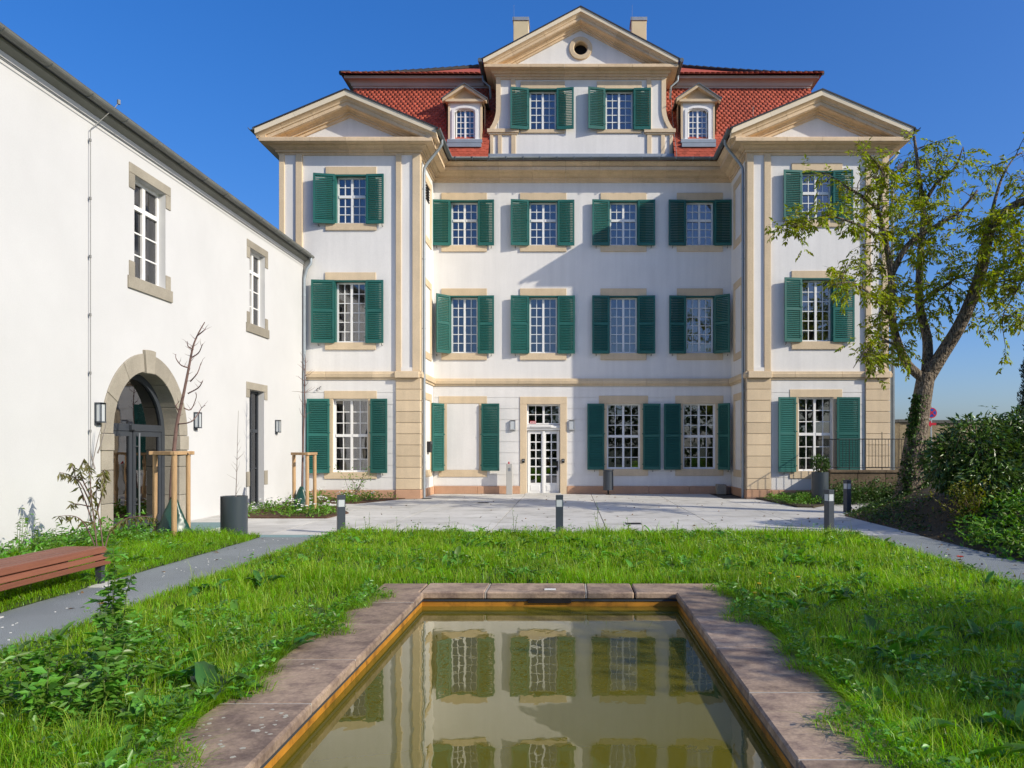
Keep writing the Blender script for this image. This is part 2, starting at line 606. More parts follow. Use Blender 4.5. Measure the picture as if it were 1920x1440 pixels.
def sweep(path, profile, m, parent, name, side=1, stone=1.3, gap=0.007, y0=None, vertical_ends=False, clip_z=None, bevel=0.0):
    """moulding along a polyline, cut into stones. y0 None: path in plan (x,y), profile (out, z).
    y0 given: raking, path in (x,z), profile (up, out)."""
    P = [Vector((p[0], p[1])) for p in path]
    n = len(P)
    dirs = [(P[i + 1] - P[i]).normalized() for i in range(n - 1)]
    norms = [Vector((-d.y, d.x)) * side for d in dirs]
    objs = []

    def to3(v, r):
        return (v.x, v.y, r) if y0 is None else (v.x, y0 - r, v.y)

    def corner(i, q):
        if i == 0 or i == n - 1:
            nn = norms[0] if i == 0 else norms[-1]
            d = dirs[0] if i == 0 else dirs[-1]
            v = P[i] + nn * q
            if vertical_ends:
                v = v + d * (-nn.x * q / d.x)
            return v
        n1, n2 = norms[i - 1], norms[i]
        return P[i] + (n1 + n2) / (1 + n1.dot(n2)) * q
    for i in range(n - 1):
        Ls = (P[i + 1] - P[i]).length
        k = max(1, round(Ls / stone))
        for s in range(k):
            mb = MB()
            loops = []
            for end in (0, 1):
                t = (s + end) / k
                lp = []
                for q, r in profile:
                    if (end == 0 and s == 0):
                        v = corner(i, q)
                    elif (end == 1 and s == k - 1):
                        v = corner(i + 1, q)
                    else:
                        v = P[i] + dirs[i] * (Ls * t + (gap / 2 if end == 0 else -gap / 2)) + norms[i] * q
                    lp.append(to3(v, r))
                loops.append(lp)
            mb.loft(loops[0], loops[1])
            o = mb.build(name, m, parent)
            bm = bmesh.new()
            bm.from_mesh(o.data)
            if clip_z is not None:
                zz = clip_z - org(parent)[2]
                bmesh.ops.bisect_plane(bm, geom=bm.verts[:] + bm.edges[:] + bm.faces[:], plane_co=(0, 0, zz), plane_no=(0, 0, -1), clear_outer=True)
                edges = [e for e in bm.edges if len(e.link_faces) == 1]
                if edges:
                    bmesh.ops.holes_fill(bm, edges=edges)
            bmesh.ops.recalc_face_normals(bm, faces=bm.faces)
            if len(bm.verts) == 0:
                bm.free()
                bpy.data.objects.remove(o)
                continue
            bm.to_mesh(o.data)
            bm.free()
            objs.append(o)
    return objs
# ------------------------------------------------------------------ ground and the sunk pool (the large structure first)
YC, YW, AX = 28.8, 26.1, 0.44           # facade plane, wing plane, axis of the mansion
XL0, XL1, XR0, XR1 = -9.47, -4.92, 5.80, 10.37
POOL = (-1.60, 1.156, 1.0, 8.756)       # inner edge of the coping
CW = 0.585
GZ = -0.03

px0, px1, py0, py1 = POOL[0] - 0.3, POOL[1] + 0.3, POOL[2] - 0.3, POOL[3] + 0.3
mb = MB()
R = 900.0
for a, b, c, d in ((-R, px0, -R, R), (px1, R, -R, R), (px0, px1, -R, py0), (px0, px1, py1, R)):
    mb.add([(a, c, GZ), (b, c, GZ), (b, d, GZ), (a, d, GZ)], [(0, 1, 2, 3)])
tag(mb.build('ground', M_FAR), 'open ground running out to the horizon', 'ground', kind='structure')

# ------------------------------------------------------------------ the mansion
mansion = thing('mansion', 'white baroque mansion with green shutters, sandstone cornices and red mansard roof', 'building', (AX, YC, 0))
FC = Face('front', YC)
FW = Face('front', YW)
FG = Face('front', YC - 0.02)           # attic gable

pane_specs = []                          # (priority, face, u0,u1,d,z0,z1, window object)


def make_window(face, parent, u0, u1, z0, z1, rows, transom_after=None, cols=4, frame=0.055, mullion=0.075, bar=0.026, rec=0.13,
                prio=0, room=M_ROOM, curtain=None, mat_frame=None, bars=True, glass=None, room_depth=1.3, name='window'):
    """frame with bars as one mesh, panes as sub-parts, a little room behind"""
    mat_frame = mat_frame or M_WHITE
    f = MB()
    d0, d1 = rec, rec + 0.06
    face.box(f, u0, u0 + frame, d0, d1, z0, z1)
    face.box(f, u1 - frame, u1, d0, d1, z0, z1)
    face.box(f, u0 + frame, u1 - frame, d0, d1, z0, z0 + frame)
    face.box(f, u0 + frame, u1 - frame, d0, d1, z1 - frame, z1)
    um = (u0 + u1) / 2
    face.box(f, um - mullion / 2, um + mullion / 2, d0 - 0.012, d1, z0 + frame, z1 - frame)
    ua = [(u0 + frame, um - mullion / 2), (um + mullion / 2, u1 - frame)] if cols > 1 else [(u0 + frame, u1 - frame)]
    zs = [(z0 + frame, z1 - frame)]
    rr = [rows]
    if transom_after:
        lo, hi = transom_after           # rows below, rows above
        tz = 0.09
        total = (z1 - z0 - 2 * frame - tz)
        zt = z0 + frame + total * lo / (lo + hi)
        face.box(f, u0 + frame, um - mullion / 2, d0 - 0.02, d1, zt, zt + tz)
        face.box(f, um + mullion / 2, u1 - frame, d0 - 0.02, d1, zt, zt + tz)
        zs = [(z0 + frame, zt), (zt + tz, z1 - frame)]
        rr = [lo, hi]
    rects = []
    for (za, zb), r in zip(zs, rr):
        for a, b in ua:
            cpl = max(1, cols // 2)
            wu = (b - a) / cpl
            hz = (zb - za) / r
            for k in range(1, cpl):
                face.box(f, a + wu * k - bar / 2, a + wu * k + bar / 2, d0 + 0.008, d1 - 0.008, za, zb)
            for k in range(1, r):
                for c in range(cpl):
                    face.box(f, a + wu * c + (bar / 2 if c else 0), a + wu * (c + 1) - (bar / 2 if c < cpl - 1 else 0), d0 + 0.010, d1 - 0.010,
                             za + hz * k - bar / 2, za + hz * k + bar / 2)
            for k in range(r):
                for c in range(cpl):
                    rects.append((a + wu * c + bar / 2 * (c > 0), a + wu * (c + 1) - bar / 2 * (c < cpl - 1), za + hz * k + bar / 2 * (k > 0), za + hz * (k + 1) - bar / 2 * (k < r - 1)))
    w = f.build(name, mat_frame, parent)
    for r_ in rects:
        pane_specs.append((prio, face, r_, d0 + 0.035, w, glass or M_GLASS))
    rm = MB()
    e = 0.35
    D0, D1 = rec + 0.065, rec + room_depth
    P = face.p
    a0, a1, c0, c1 = u0 - e, u1 + e, z0 - 0.25, z1 + 0.25
    rm.add([P(a0, D0, c0), P(a1, D0, c0), P(a1, D0, c1), P(a0, D0, c1), P(a0, D1, c0), P(a1, D1, c0), P(a1, D1, c1), P(a0, D1, c1)],
           [(4, 5, 6, 7), (0, 1, 5, 4), (1, 2, 6, 5), (2, 3, 7, 6), (3, 0, 4, 7)])
    rm.build('room_wall', room, w)
    if curtain:
        cb = MB()
        for (ca, cc) in curtain:
            n = 12
            us = [u0 + frame * .5 + (u1 - u0 - frame) * (ca + (cc - ca) * k / n) for k in range(n + 1)]
            vs, fs = [], []
            for k, u in enumerate(us):
                d = rec + 0.16 + 0.025 * math.sin(k * 1.9)
                vs += [P(u, d, z0), P(u, d, z1)]
            for k in range(n):
                fs.append((2 * k, 2 * k + 2, 2 * k + 3, 2 * k + 1))
            cb.add(vs, fs)
        cb.build('curtain', M_CURTAIN, w)
    return w


shutter_cache = {}


def make_shutter(parent, hinge_u, y, z0, z1, w, side, angle, midrail, name='shutter'):
    key = (round(w, 3), round(z1 - z0, 3), side, midrail)
    if key not in shutter_cache:
        h = z1 - z0
        st, t = 0.062, 0.042
        fm = MB()
        sx = lambda a, b: (min(side * a, side * b), max(side * a, side * b))
        for a, b, c, d in ((0, st, 0, h), (w - st, w, 0, h)):
            x0, x1 = sx(a, b)
            fm.box(x0, x1, -t / 2, t / 2, c, d)
        rails = [(0, 0.095), (h - 0.075, h)]
        if midrail:
            rails.append((h * midrail - 0.04, h * midrail + 0.04))
        for c, d in rails:
            x0, x1 = sx(st, w - st)
            fm.box(x0, x1, -t / 2 + .001, t / 2 - .001, c, d)
        # strap hinges
        for zz in (0.2, h * 0.5 + 0.1, h - 0.2):
            x0, x1 = sx(-0.03, 0.05)
            fm.box(x0, x1, -t / 2 - 0.012, -t / 2 + 0.002, zz - 0.018, zz + 0.018)
        sl = MB()
        rails.sort()
        pitch = 0.058
        x0, x1 = sx(st - 0.004, w - st + 0.004)
        for (a, b) in zip(rails[:-1], rails[1:]):
            n = max(1, int((b[0] - a[1]) / pitch))
            pz = (b[0] - a[1]) / n
            for k in range(n):
                zc = a[1] + pz * (k + 0.5)
                dz, dy, th = 0.0300, 0.0210, 0.008
                # lower edge outward (-y)
                A = [(-dy, zc - dz), (-dy, zc - dz + th * 1.6), (dy, zc + dz), (dy, zc + dz - th * 1.6)]
                sl.loft([(x0, p, q) for p, q in A], [(x1, p, q) for p, q in A])
        shutter_cache[key] = (fm.mesh(name, M_GREEN), sl.mesh('louvre_slats', M_GREEN))
    me, sm = shutter_cache[key]
    o = link(name, me, parent, Vector((hinge_u, y, z0)) - org(parent))
    o.rotation_euler = (0, 0, -side * math.radians(angle + random.uniform(-1.5, 3.0)))
    s = link('louvre_slats', sm, o)
    s['kind'] = 'stuff'
    return o


def stone_box(face, parent, u0, u1, z0, z1, proud, name, m=None, back=0.02, bevel=0.006):
    b = MB()
    face.box(b, u0, u1, -proud, back, z0, z1)
    return b.build(name, m or M_STONE, parent, bevel=bevel)


def window_set(face, parent, pu0, pu1, pz_top, pz_bot, lint_top, sill_bot, sh_l, sh_r, ext, style, al=4, ar=4, **kw):
    """all given in photo pixels on the face's plane; shutters (outer px)"""
    Y = face.c
    u0, u1, z1, z0 = XP(pu0, Y), XP(pu1, Y), ZP(pz_top, Y), ZP(pz_bot, Y)
    e = ext * Y / F_PX
    zl, zs = ZP(lint_top, Y), ZP(sill_bot, Y)
    hole = (u0, u1, z0, z1)
    if style == 'upper':
        stone_box(face, parent, u0 - e, u1 + e, z1 + 0.004, zl, 0.035, 'lintel')
        stone_box(face, parent, u0 - e, u1 + e, zs, z0 - 0.004, 0.05, 'sill')
        for a, b in ((u0 - e * .9, u0 - 0.003), (u1 + 0.003, u1 + e * .9)):
            stone_box(face, parent, a, b, z0, z1, 0.03, 'jamb')
        g = MB()                          # green box frame in the opening
        face.box(g, u0, u0 + 0.045, -0.045, 0.125, z0 + .002, z1 - .002)
        face.box(g, u1 - 0.045, u1, -0.045, 0.125, z0 + .002, z1 - .002)
        face.box(g, u0 + 0.045, u1 - 0.045, -0.045, 0.125, z1 - 0.045, z1 - .002)
        g.build('shutter_frame', M_GREEN, parent)
        w = make_window(face, parent, u0 + 0.047, u1 - 0.047, z0, z1 - 0.047, **kw)
        off = 0.075
        hu0, hu1 = u0 + 0.02, u1 - 0.02
    else:
        jw = 0.19
        stone_box(face, parent, u0 - jw - .1, u1 + jw + .1, z1 + 0.004, zl, 0.03, 'lintel')
        stone_box(face, parent, u0 - jw - .1, u1 + jw + .1, zs, z0 - 0.004, 0.045, 'sill')
        for a, b in ((u0 - jw, u0 - 0.003), (u1 + 0.003, u1 + jw)):
            stone_box(face, parent, a, b, z0, z1, 0.027, 'jamb')
        w = make_window(face, parent, u0, u1, z0, z1, **kw)
        off = 0.085
        hu0, hu1 = u0 - 0.10, u1 + 0.10
    zt, zb = z1 - 0.0, z0 - 0.03
    mid = {'upper': None, 'ground': 0.53}.get(style)
    if kw.get('rows', 5) >= 6:
        mid = 0.51
    if sh_l:
        make_shutter(parent, hu0, Y - off, zb, zt, abs(hu0 - XP(sh_l, Y)), -1, al, mid)
    if sh_r:
        make_shutter(parent, hu1, Y - off, zb, zt, abs(XP(sh_r, Y) - hu1), 1, ar, mid)
    return hole


holes_c, holes_l, holes_r = [], [], []
# centre, second floor
for (w0, w1, sl, sr, al, ar) in ((843, 898, 811, 927, 6, 5), (990, 1047, 958, 1077, 7, 3), (1141, 1197, 1110, 1228, 6, 3), (1284, 1340, 1253, 1371, 5, 2)):
    holes_c.append(window_set(FC, mansion, w0, w1, 376, 460, 362, 472, sl, sr, 15, 'upper', al, ar, rows=5, transom_after=(3, 2), prio=3))
# centre, first floor
for i, (w0, w1, sl, sr, al, ar) in enumerate(((843, 898, 825, 927, 50, 4), (990, 1047, 958, 1078, 7, 3), (1141, 1197, 1110, 1228, 5, 3), (1284, 1340, 1254, 1358, 5, 40))):
    if i == 0:
        sl = 812
    if i == 3:
        sr = 1371
    holes_c.append(window_set(FC, mansion, w0, w1, 555, 662, 541, 675, sl, sr, 15, 'upper', al, ar, rows=6, prio=1,
                              curtain=[(0.0, 0.18), (0.82, 1.0)] if i in (0, 3) else None))
# centre, ground floor
holes_c.append(window_set(FC, mansion, 1138, 1200, 757, 879, 742, 892, 1101, 1238, 0, 'ground', 4, 3, rows=6, transom_after=(3, 3), prio=0))
holes_c.append(window_set(FC, mansion, 1281, 1341, 757, 879, 742, 892, 1244, 1375, 0, 'ground', 4, 55, rows=6, transom_after=(3, 3), prio=0))
# blind window: stone frame round a plastered panel
bu0, bu1, bz1, bz0 = XP(838, YC), XP(898, YC), ZP(757, YC), ZP(881, YC)
stone_box(FC, mansion, bu0 - .29, bu1 + .29, bz1 + .004, ZP(743, YC), 0.03, 'lintel')
stone_box(FC, mansion, bu0 - .29, bu1 + .29, ZP(894, YC), bz0 - .004, 0.045, 'sill')
for a, b in ((bu0 - .19, bu0 - .003), (bu1 + .003, bu1 + .19)):
    stone_box(FC, mansion, a, b, bz0, bz1, 0.027, 'jamb')
stone_box(FC, mansion, bu0, bu1, bz0, bz1, 0.0165, 'blind_panel', M_PLASTER)
make_shutter(mansion, bu0 - .10, YC - .085, bz0 - .03, bz1, 0.66, -1, 58, 0.53)
make_shutter(mansion, bu1 + .10, YC - .085, bz0 - .03, bz1, 0.66, 1, 12, 0.53)
# wings: (face, list, window px per storey)
for face, hl, spec in ((FW, holes_l, ((628, 689, 590, 721, 328, 419, 313, 432), (627, 688, 586, 720, 526, 642, 511, 656), (625, 690, 578, 728, 748, 885, 733, 898))),
                       (FW, holes_r, ((1501, 1562, 1467, 1597, 321, 413, 306, 426), (1501, 1562, 1468, 1600, 522, 640, 508, 655), (1497, 1562, 1457, 1610, 745, 883, 730, 897)))):
    left = hl is holes_l
    a = spec[0]
    hl.append(window_set(face, mansion, a[0], a[1], a[4], a[5], a[6], a[7], a[2], a[3], 17, 'upper', 8, 4, rows=5, transom_after=(3, 2), prio=0,
                         curtain=[(0.52, 1.0)] if left else None))
    a = spec[1]
    hl.append(window_set(face, mansion, a[0], a[1], a[4], a[5], a[6], a[7], a[2], a[3], 17, 'upper', 8, 3, rows=6, prio=0, room=M_ROOM_L,
                         curtain=[(0.04, 0.3), (0.7, 1.0)] if left else None))
    a = spec[2]
    hl.append(window_set(face, mansion, a[0], a[1], a[4], a[5], a[6], a[7], a[2], a[3], 0, 'ground', 6, 4, rows=6, transom_after=(3, 3), prio=0,
                         room=M_ROOM_L, curtain=[(0.55, 1.0)] if left else None))

# entrance door
dx0, dx1 = XP(988, YC), XP(1050, YC)
dz_t = ZP(758, YC)
holes_c.append((dx0, dx1, 0.0, dz_t))
stone_box(FC, mansion, XP(975, YC), XP(1063, YC), dz_t + .004, ZP(744, YC), 0.04, 'door_lintel')
for a, b in ((XP(975, YC), dx0 - .003), (dx1 + .003, XP(1063, YC))):
    stone_box(FC, mansion, a, b, 0.0, dz_t, 0.04, 'door_jamb')
make_window(FC, mansion, dx0, dx1, ZP(796, YC), dz_t, rows=2, prio=3, rec=0.16, name='transom_window', room=M_ROOM_L)
zt0 = ZP(808, YC)
b = MB()                                 # moulded transom ledge
FC.box(b, dx0, dx1, 0.08, 0.24, zt0 + 0.02, ZP(797, YC))
FC.box(b, dx0 + .06, dx1 - .06, 0.03, 0.09, zt0 + 0.10, zt0 + 0.17)
FC.box(b, dx0 + .14, dx1 - .3, 0.0, 0.05, zt0 + 0.14, zt0 + 0.19)
b.build('transom_ledge', M_WHITE, mansion, bevel=0.01)
door = make_window(FC, mansion, dx0 + .02, dx1 - .02, ZP(911, YC), zt0, rows=6, prio=0, rec=0.15, frame=0.10, mullion=0.17, bar=0.04, name='door', glass=M_GLASS_D)
b = MB()
FC.box(b, dx0 + .02, dx1 - .02, 0.15, 0.21, 0.0, ZP(911, YC))
for a in (dx0 + .12, (dx0 + dx1) / 2 + .1):
    FC.box(b, a, a + .34, 0.135, 0.155, 0.10, 0.30)
FC.box(b, (dx0 + dx1) / 2 - .045, (dx0 + dx1) / 2 + .045, 0.11, 0.15, 0.0, zt0)
b.build('door_panel', M_WHITE, door, bevel=0.008)
b = MB()
b.tube([FC.p(dx1 - .10, 0.10, 1.12), FC.p(dx1 - .10, 0.10, 0.82)], 0.014, 8)
FC.box(b, dx1 - .125, dx1 - .075, 0.12, 0.15, 0.86, 1.18)
b.build('door_handle', M_BLACK, door)
b = MB()
FC.box(b, dx0 + .10, dx0 + .32, 0.150, 0.158, ZP(794, YC), ZP(789, YC))
pl = b.build('door_notice', M_WHITE, door)
b = MB()
nz0, nz1 = ZP(794, YC), ZP(789, YC)
for (a, c, e, f_) in ((dx0 + .10, dx0 + .32, nz1 - .016, nz1), (dx0 + .10, dx0 + .32, nz0, nz0 + .016), (dx0 + .10, dx0 + .116, nz0 + .016, nz1 - .016), (dx0 + .304, dx0 + .32, nz0 + .016, nz1 - .016)):
    FC.box(b, a, c, 0.146, 0.150, e, f_)
for k in range(3):
    FC.box(b, dx0 + .14 + k * .05, dx0 + .175 + k * .05, 0.147, 0.150, nz0 + .03, nz1 - .03)
b.build('notice_border', M_RED, door)
b = MB()
b.box(dx0 - .05, dx1 + .05, YC - 0.30, YC + 0.14, -0.02, 0.03)
b.build('doorstep', M_CONC, mansion, bevel=0.008)

# walls
ZE = 11.55
Z1 = 4.04                                # string course
b = MB()
FC.wall(b, XL1 - .3, XR0 + .3, 0, ZE, holes_c, 0.30)
b.build('wall', M_PLASTER, mansion)
for u0, u1, hl in ((XL0, XL1, holes_l), (XR0, XR1, holes_r)):
    b = MB()
    FW.wall(b, u0, u1, 0, ZE, hl, 0.30)
    b.add([(u0, YW, 0), (u0, YW, ZE), (u0, YC + 7, ZE), (u0, YC + 7, 0)], [(0, 1, 2, 3)])
    b.add([(u1, YW, 0), (u1, YW, ZE), (u1, YC + 7, ZE), (u1, YC + 7, 0)], [(0, 1, 2, 3)])
    b.build('wing_wall', M_PLASTER, mansion)
b = MB()
b.add([(XL0, YC + 7, 0), (XR1, YC + 7, 0), (XR1, YC + 7, ZE), (XL0, YC + 7, ZE)], [(0, 1, 2, 3)])
b.build('rear_wall', M_PLASTER, mansion)

# rusticated ground storey: plaster courses with open joints
nco = 9
cz0, cz1 = 0.29, 3.86
def courses(face, u0, u1, holes, grow):
    for k in range(nco):
        a = cz0 + (cz1 - cz0) * k / nco + 0.008
        c = cz0 + (cz1 - cz0) * (k + 1) / nco - 0.008
        hs = [(h[0] - grow, h[1] + grow, h[2] - 0.24, h[3] + 0.26) for h in holes if h[2] < 3]
        for q in cells(u0, u1, a, c, hs):
            if q[3] - q[2] > 0.01 and q[1] - q[0] > 0.01:
                mbk = MB()
                face.box(mbk, q[0], q[1], -0.015, 0.0, q[2], q[3])
                mbk.build('wall_course', M_PLASTER, mansion)


courses(FC, XL1 + .02, XR0 - .02, holes_c + [(bu0, bu1, bz0, bz1)], 0.19)
courses(FW, XL0 + .76, XL1 - .76, holes_l, 0.19)
courses(FW, XR0 + .76, XR1 - .76, holes_r, 0.19)
# corner piers of the wings: sandstone blocks below, framed pilasters above
qh = (3.93 - 0.30) / 10
for (a, c) in ((XL0, XL0 + .75), (XL1 - .75, XL1), (XR0, XR0 + .73), (XR1 - .75, XR1)):
    inner_l = abs(c - XL1) < .01
    inner_r = abs(a - XR0) < .01
    for k in range(10):
        b = MB()
        b.box(a - (0.045 if inner_r else (0.03 if a in (XL0,) else 0)), c + (0.045 if inner_l or abs(c - XR1) < .01 else 0), YW - 0.075, YW + (0.34 if (inner_l or inner_r) else .3), 0.30 + qh * k + .006, 0.30 + qh * (k + 1) - .006)
        b.build('quoin_stone', M_STONE, mansion, bevel=0.008)
    b = MB()
    b.box(a - (0.06 if inner_r else 0), c + (0.06 if inner_l else 0), YW - 0.10, YW + .4, 0, 0.294)
    b.build('pier_base', M_PLINTH, mansion, bevel=0.01)
    for s0, s1 in ((a, a + .17), (c - .21, c)):
        b = MB()
        b.box(s0 - (.04 if inner_r and s0 == a else 0), s1 + (.04 if inner_l and s1 == c else 0), YW - 0.085, YW + .01, 4.16, 11.22)
        b.build('pilaster_strip', M_STONE, mansion, bevel=0.006)
    b = MB()
    b.box(a + .17, c - .21, YW - 0.03, YW + .005, 4.16, 11.22)
    b.build('pilaster_panel', M_PLASTER, mansion)
    for s0, s1 in ((4.16, 4.28),):
        b = MB()
        b.box(a + .172, c - .212, YW - 0.08, YW + .004, s0, s1)
        b.build('pilaster_foot', M_PLASTER, mansion)
# stone strips on the returns of the wings
for X, sg in ((XL1, 1), (XR0, -1)):
    for ya, yb in ((YW + .012, YW + .20), (YW + .24, YW + .33)):
        b = MB()
        x0, x1 = sorted((X, X + sg * (0.04 if ya < YW + .1 else .025)))
        b.box(x0, x1, ya, yb, 4.16, 11.22)
        b.build('pilaster_strip', M_STONE, mansion, bevel=0.006)
    for za, zb in ((0.9, 3.3), (4.95, 7.2), (8.9, 10.7)):
        for (ya, yb, zc, zd) in ((YW + .75, YW + 2.2, zb, zb + .24), (YW + .75, YW + 2.2, za - .24, za), (YW + .75, YW + .98, za + .003, zb - .003), (YW + 1.97, YW + 2.2, za + .003, zb - .003)):
            b = MB()
            x0, x1 = sorted((X - sg * .01, X + sg * 0.03))
            b.box(x0, x1, ya, yb, zc, zd)
            b.build('blind_frame', M_STONE, mansion, bevel=0.006)
    b = MB()
    x0, x1 = sorted((X - sg * .01, X + sg * 0.04))
    b.box(x0, x1, YW + .42, YC, 0, 0.28)
    b.build('plinth', M_PLINTH, mansion, bevel=0.01)
b = MB()                                 # louvred vent high on the left return
for k in range(6):
    b.box(XL1 + .005, XL1 + .03, YW + 1.15, YW + 1.75, 10.15 + k * .09, 10.19 + k * .09)
b.build('wall_vent', M_DARK, mansion)

# plinths
pl_runs = [(XL1 + .045, XP(975, YC) - .003, FC), (XP(1063, YC) + .003, XR0 - .045, FC), (XL0 + .752, XL1 - .752, FW), (XR0 + .732, XR1 - .752, FW)]
for a, c, f_ in pl_runs:
    n = max(1, round((c - a) / 1.6))
    for k in range(n):
        stone_box(f_, mansion, a + (c - a) * k / n + .003, a + (c - a) * (k + 1) / n - .003, 0, 0.28, 0.055, 'plinth_stone', M_PLINTH, bevel=0.012)

# string course and main cornice run round wings and centre
PATH = [(XL0, YC + 7), (XL0, YW), (XL1, YW), (XL1, YC), (XR0, YC), (XR0, YW), (XR1, YW), (XR1, YC + 7)]
prof_string = [(-.01, 3.88), (.045, 3.88), (.05, 3.94), (.10, 3.96), (.115, 4.07), (.09, 4.085), (.085, 4.145), (-.01, 4.155)]
sweep(PATH, prof_string, M_STONE, mansion, 'string_course', side=-1, stone=1.5)
for a, c in ((XL0, XL0 + .75), (XL1 - .75, XL1), (XR0, XR0 + .73), (XR1 - .75, XR1)):
    b = MB()
    b.box(a - .02, c + .02, YW - .185, YW - .05, 3.93, 4.15)
    b.build('string_break', M_STONE, mansion, bevel=.012)
prof_corn = [(-.01, 11.20), (.05, 11.20), (.05, 11.275), (.105, 11.28), (.105, 11.36), (.165, 11.365), (.165, 11.395), (.20, 11.41), (.26, 11.45), (.27, 11.473),
             (.47, 11.475), (.47, 11.49), (.50, 11.49), (.50, 11.60), (.46, 11.63), (-.01, 11.66)]
sweep(PATH, prof_corn, M_CORN, mansion, 'cornice_stone', side=-1, stone=1.25)
prof_cyma = [(.30, 11.635), (.475, 11.63), (.52, 11.66), (.56, 11.70), (.62, 11.73), (.62, 11.77), (.30, 11.77)]
sweep([(XL1, YW - .45), (XL1, YC), (XR0, YC), (XR0, YW - .45)], prof_cyma, M_CORN, mansion, 'cornice_stone', side=-1, stone=1.25)
sweep([(XL0, YC + 7), (XL0, YW - .45)], prof_cyma, M_CORN, mansion, 'cornice_stone', side=-1, stone=1.25)
sweep([(XR1, YW - .45), (XR1, YC + 7)], prof_cyma, M_CORN, mansion, 'cornice_stone', side=-1, stone=1.25)

# gutters (half round) along the centre and the wing eaves
def gutter(path, name='gutter', r=0.085, m=None):
    n = 9
    P = [Vector(p) for p in path]
    mbk = MB()
    vs, fs = [], []
    for i, p in enumerate(P):
        d0 = (P[i] - P[i - 1]).normalized() if i else (P[1] - P[0]).normalized()
        d1 = (P[i + 1] - P[i]).normalized() if i < len(P) - 1 else d0
        n0, n1 = Vector((d0.y, -d0.x, 0)), Vector((d1.y, -d1.x, 0))
        nn = (n0 + n1) / (1 + n0.dot(n1))
        for rr, in ((r,), (r - .008,)):
            for k in range(n):
                a = PI + PI * k / (n - 1)
                vs.append(p + nn * (rr * math.cos(a)) + Vector((0, 0, rr * math.sin(a))))
    for i in range(len(P) - 1):
        o, q = i * 2 * n, (i + 1) * 2 * n
        for k in range(n - 1):
            fs.append((o + k, o + k + 1, q + k + 1, q + k))
            fs.append((o + n + k, q + n + k, q + n + k + 1, o + n + k + 1))
        fs.append((o, q, q + n, o + n))
        fs.append((o + n - 1, o + 2 * n - 1, q + 2 * n - 1, q + n - 1))
    mbk.add(vs, fs)
    return mbk.build(name, m or M_ZINC, mansion, smooth=True)


GZt = 11.86
gutter([(XL1 + .70, YW - .66, GZt), (XL1 + .70, YC - .70, GZt), (XR0 - .70, YC - .70, GZt), (XR0 - .70, YW - .66, GZt)])
gutter([(XL0 - .70, YC + 6.5, GZt), (XL0 - .70, YW - .66, GZt)])
gutter([(XR1 + .70, YW - .66, GZt), (XR1 + .70, YC + 6.5, GZt)])
b = MB()                                 # brackets of the centre gutter
for k in range(16):
    x = XL1 + .9 + k * (XR0 - XL1 - 1.8) / 15
    b.box(x - .012, x + .012, YC - .795, YC - .60, GZt - .096, GZt - .086)
    b.box(x - .012, x + .012, YC - .80, YC - .787, GZt - .09, GZt + .01)
b.build('gutter_bracket', M_ZINC, mansion, kind='stuff')
# downpipes with swan necks
for X, sg in ((XL1, 1), (XR0, -1)):
    b = MB()
    xg, xw, y = X + sg * .70, X + sg * .10, YW + .30
    b.tube([(xg, y - .1, GZt - .07), (xg, y - .08, GZt - .2), (xg - sg * .08, y - .04, GZt - .32), (xw + sg * .10, y, GZt - .82), (xw + sg * .01, y, GZt - .98), (xw, y, GZt - 1.15), (xw, y, 0.0)], 0.048, 10)
    for zz in (1.2, 3.3, 5.6, 7.9, 10.2):
        b.cyl(xw, y, zz - .02, zz + .02, .058, 10)
    o = b.build('downpipe', M_ZINC_L, mansion, smooth=True)
    smooth_angle(o)

b = MB()
xg, xw, y = XR1 + .70, XR1 + .09, YW + .9
b.tube([(xg, y, GZt - .07), (xg, y, GZt - .25), (xg - .1, y, GZt - .4), (xw + .1, y, GZt - .8), (xw, y, GZt - .95), (xw, y, 0)], 0.05, 10)
smooth_angle(b.build('downpipe', M_ZINC_L, mansion, smooth=True))

# pediments -------------------------------------------------------------
def rake_profile(T, O):
    f = lambda q, o: (q * T, o * O)
    return [f(0, -.06), f(0, .10), f(.15, .10), f(.15, .20), f(.25, .20), f(.27, .27), f(.33, .30), f(.345, .62), f(.38, .62), f(.38, .68), f(.56, .68), f(.57, .74), f(.64, .76), f(.70, .84), f(.745, .93), f(.745, -.06)]


def board_profile(T, O):
    f = lambda q, o: (q * T, o * O)
    return [f(.75, .5), f(.75, .97), f(1, 1.0), f(1, .5)]


def pediment(cx, half, z_apex_bottom, slope, y, T, O, clip, over):
    zb = z_apex_bottom - slope * half
    path = [(cx - half, zb), (cx, z_apex_bottom), (cx + half, zb)]
    sweep(path, rake_profile(T, O), M_CORN, mansion, 'raking_cornice', side=1, stone=1.25, y0=y, vertical_ends=True, clip_z=clip)
    sweep(path, board_profile(T, O), M_CBOARD, mansion, 'verge_board', side=1, stone=2.0, gap=.004, y0=y, vertical_ends=True, clip_z=clip)
    th = math.atan(slope)
    lift = T / math.cos(th)
    cap = .05
    return path, lift


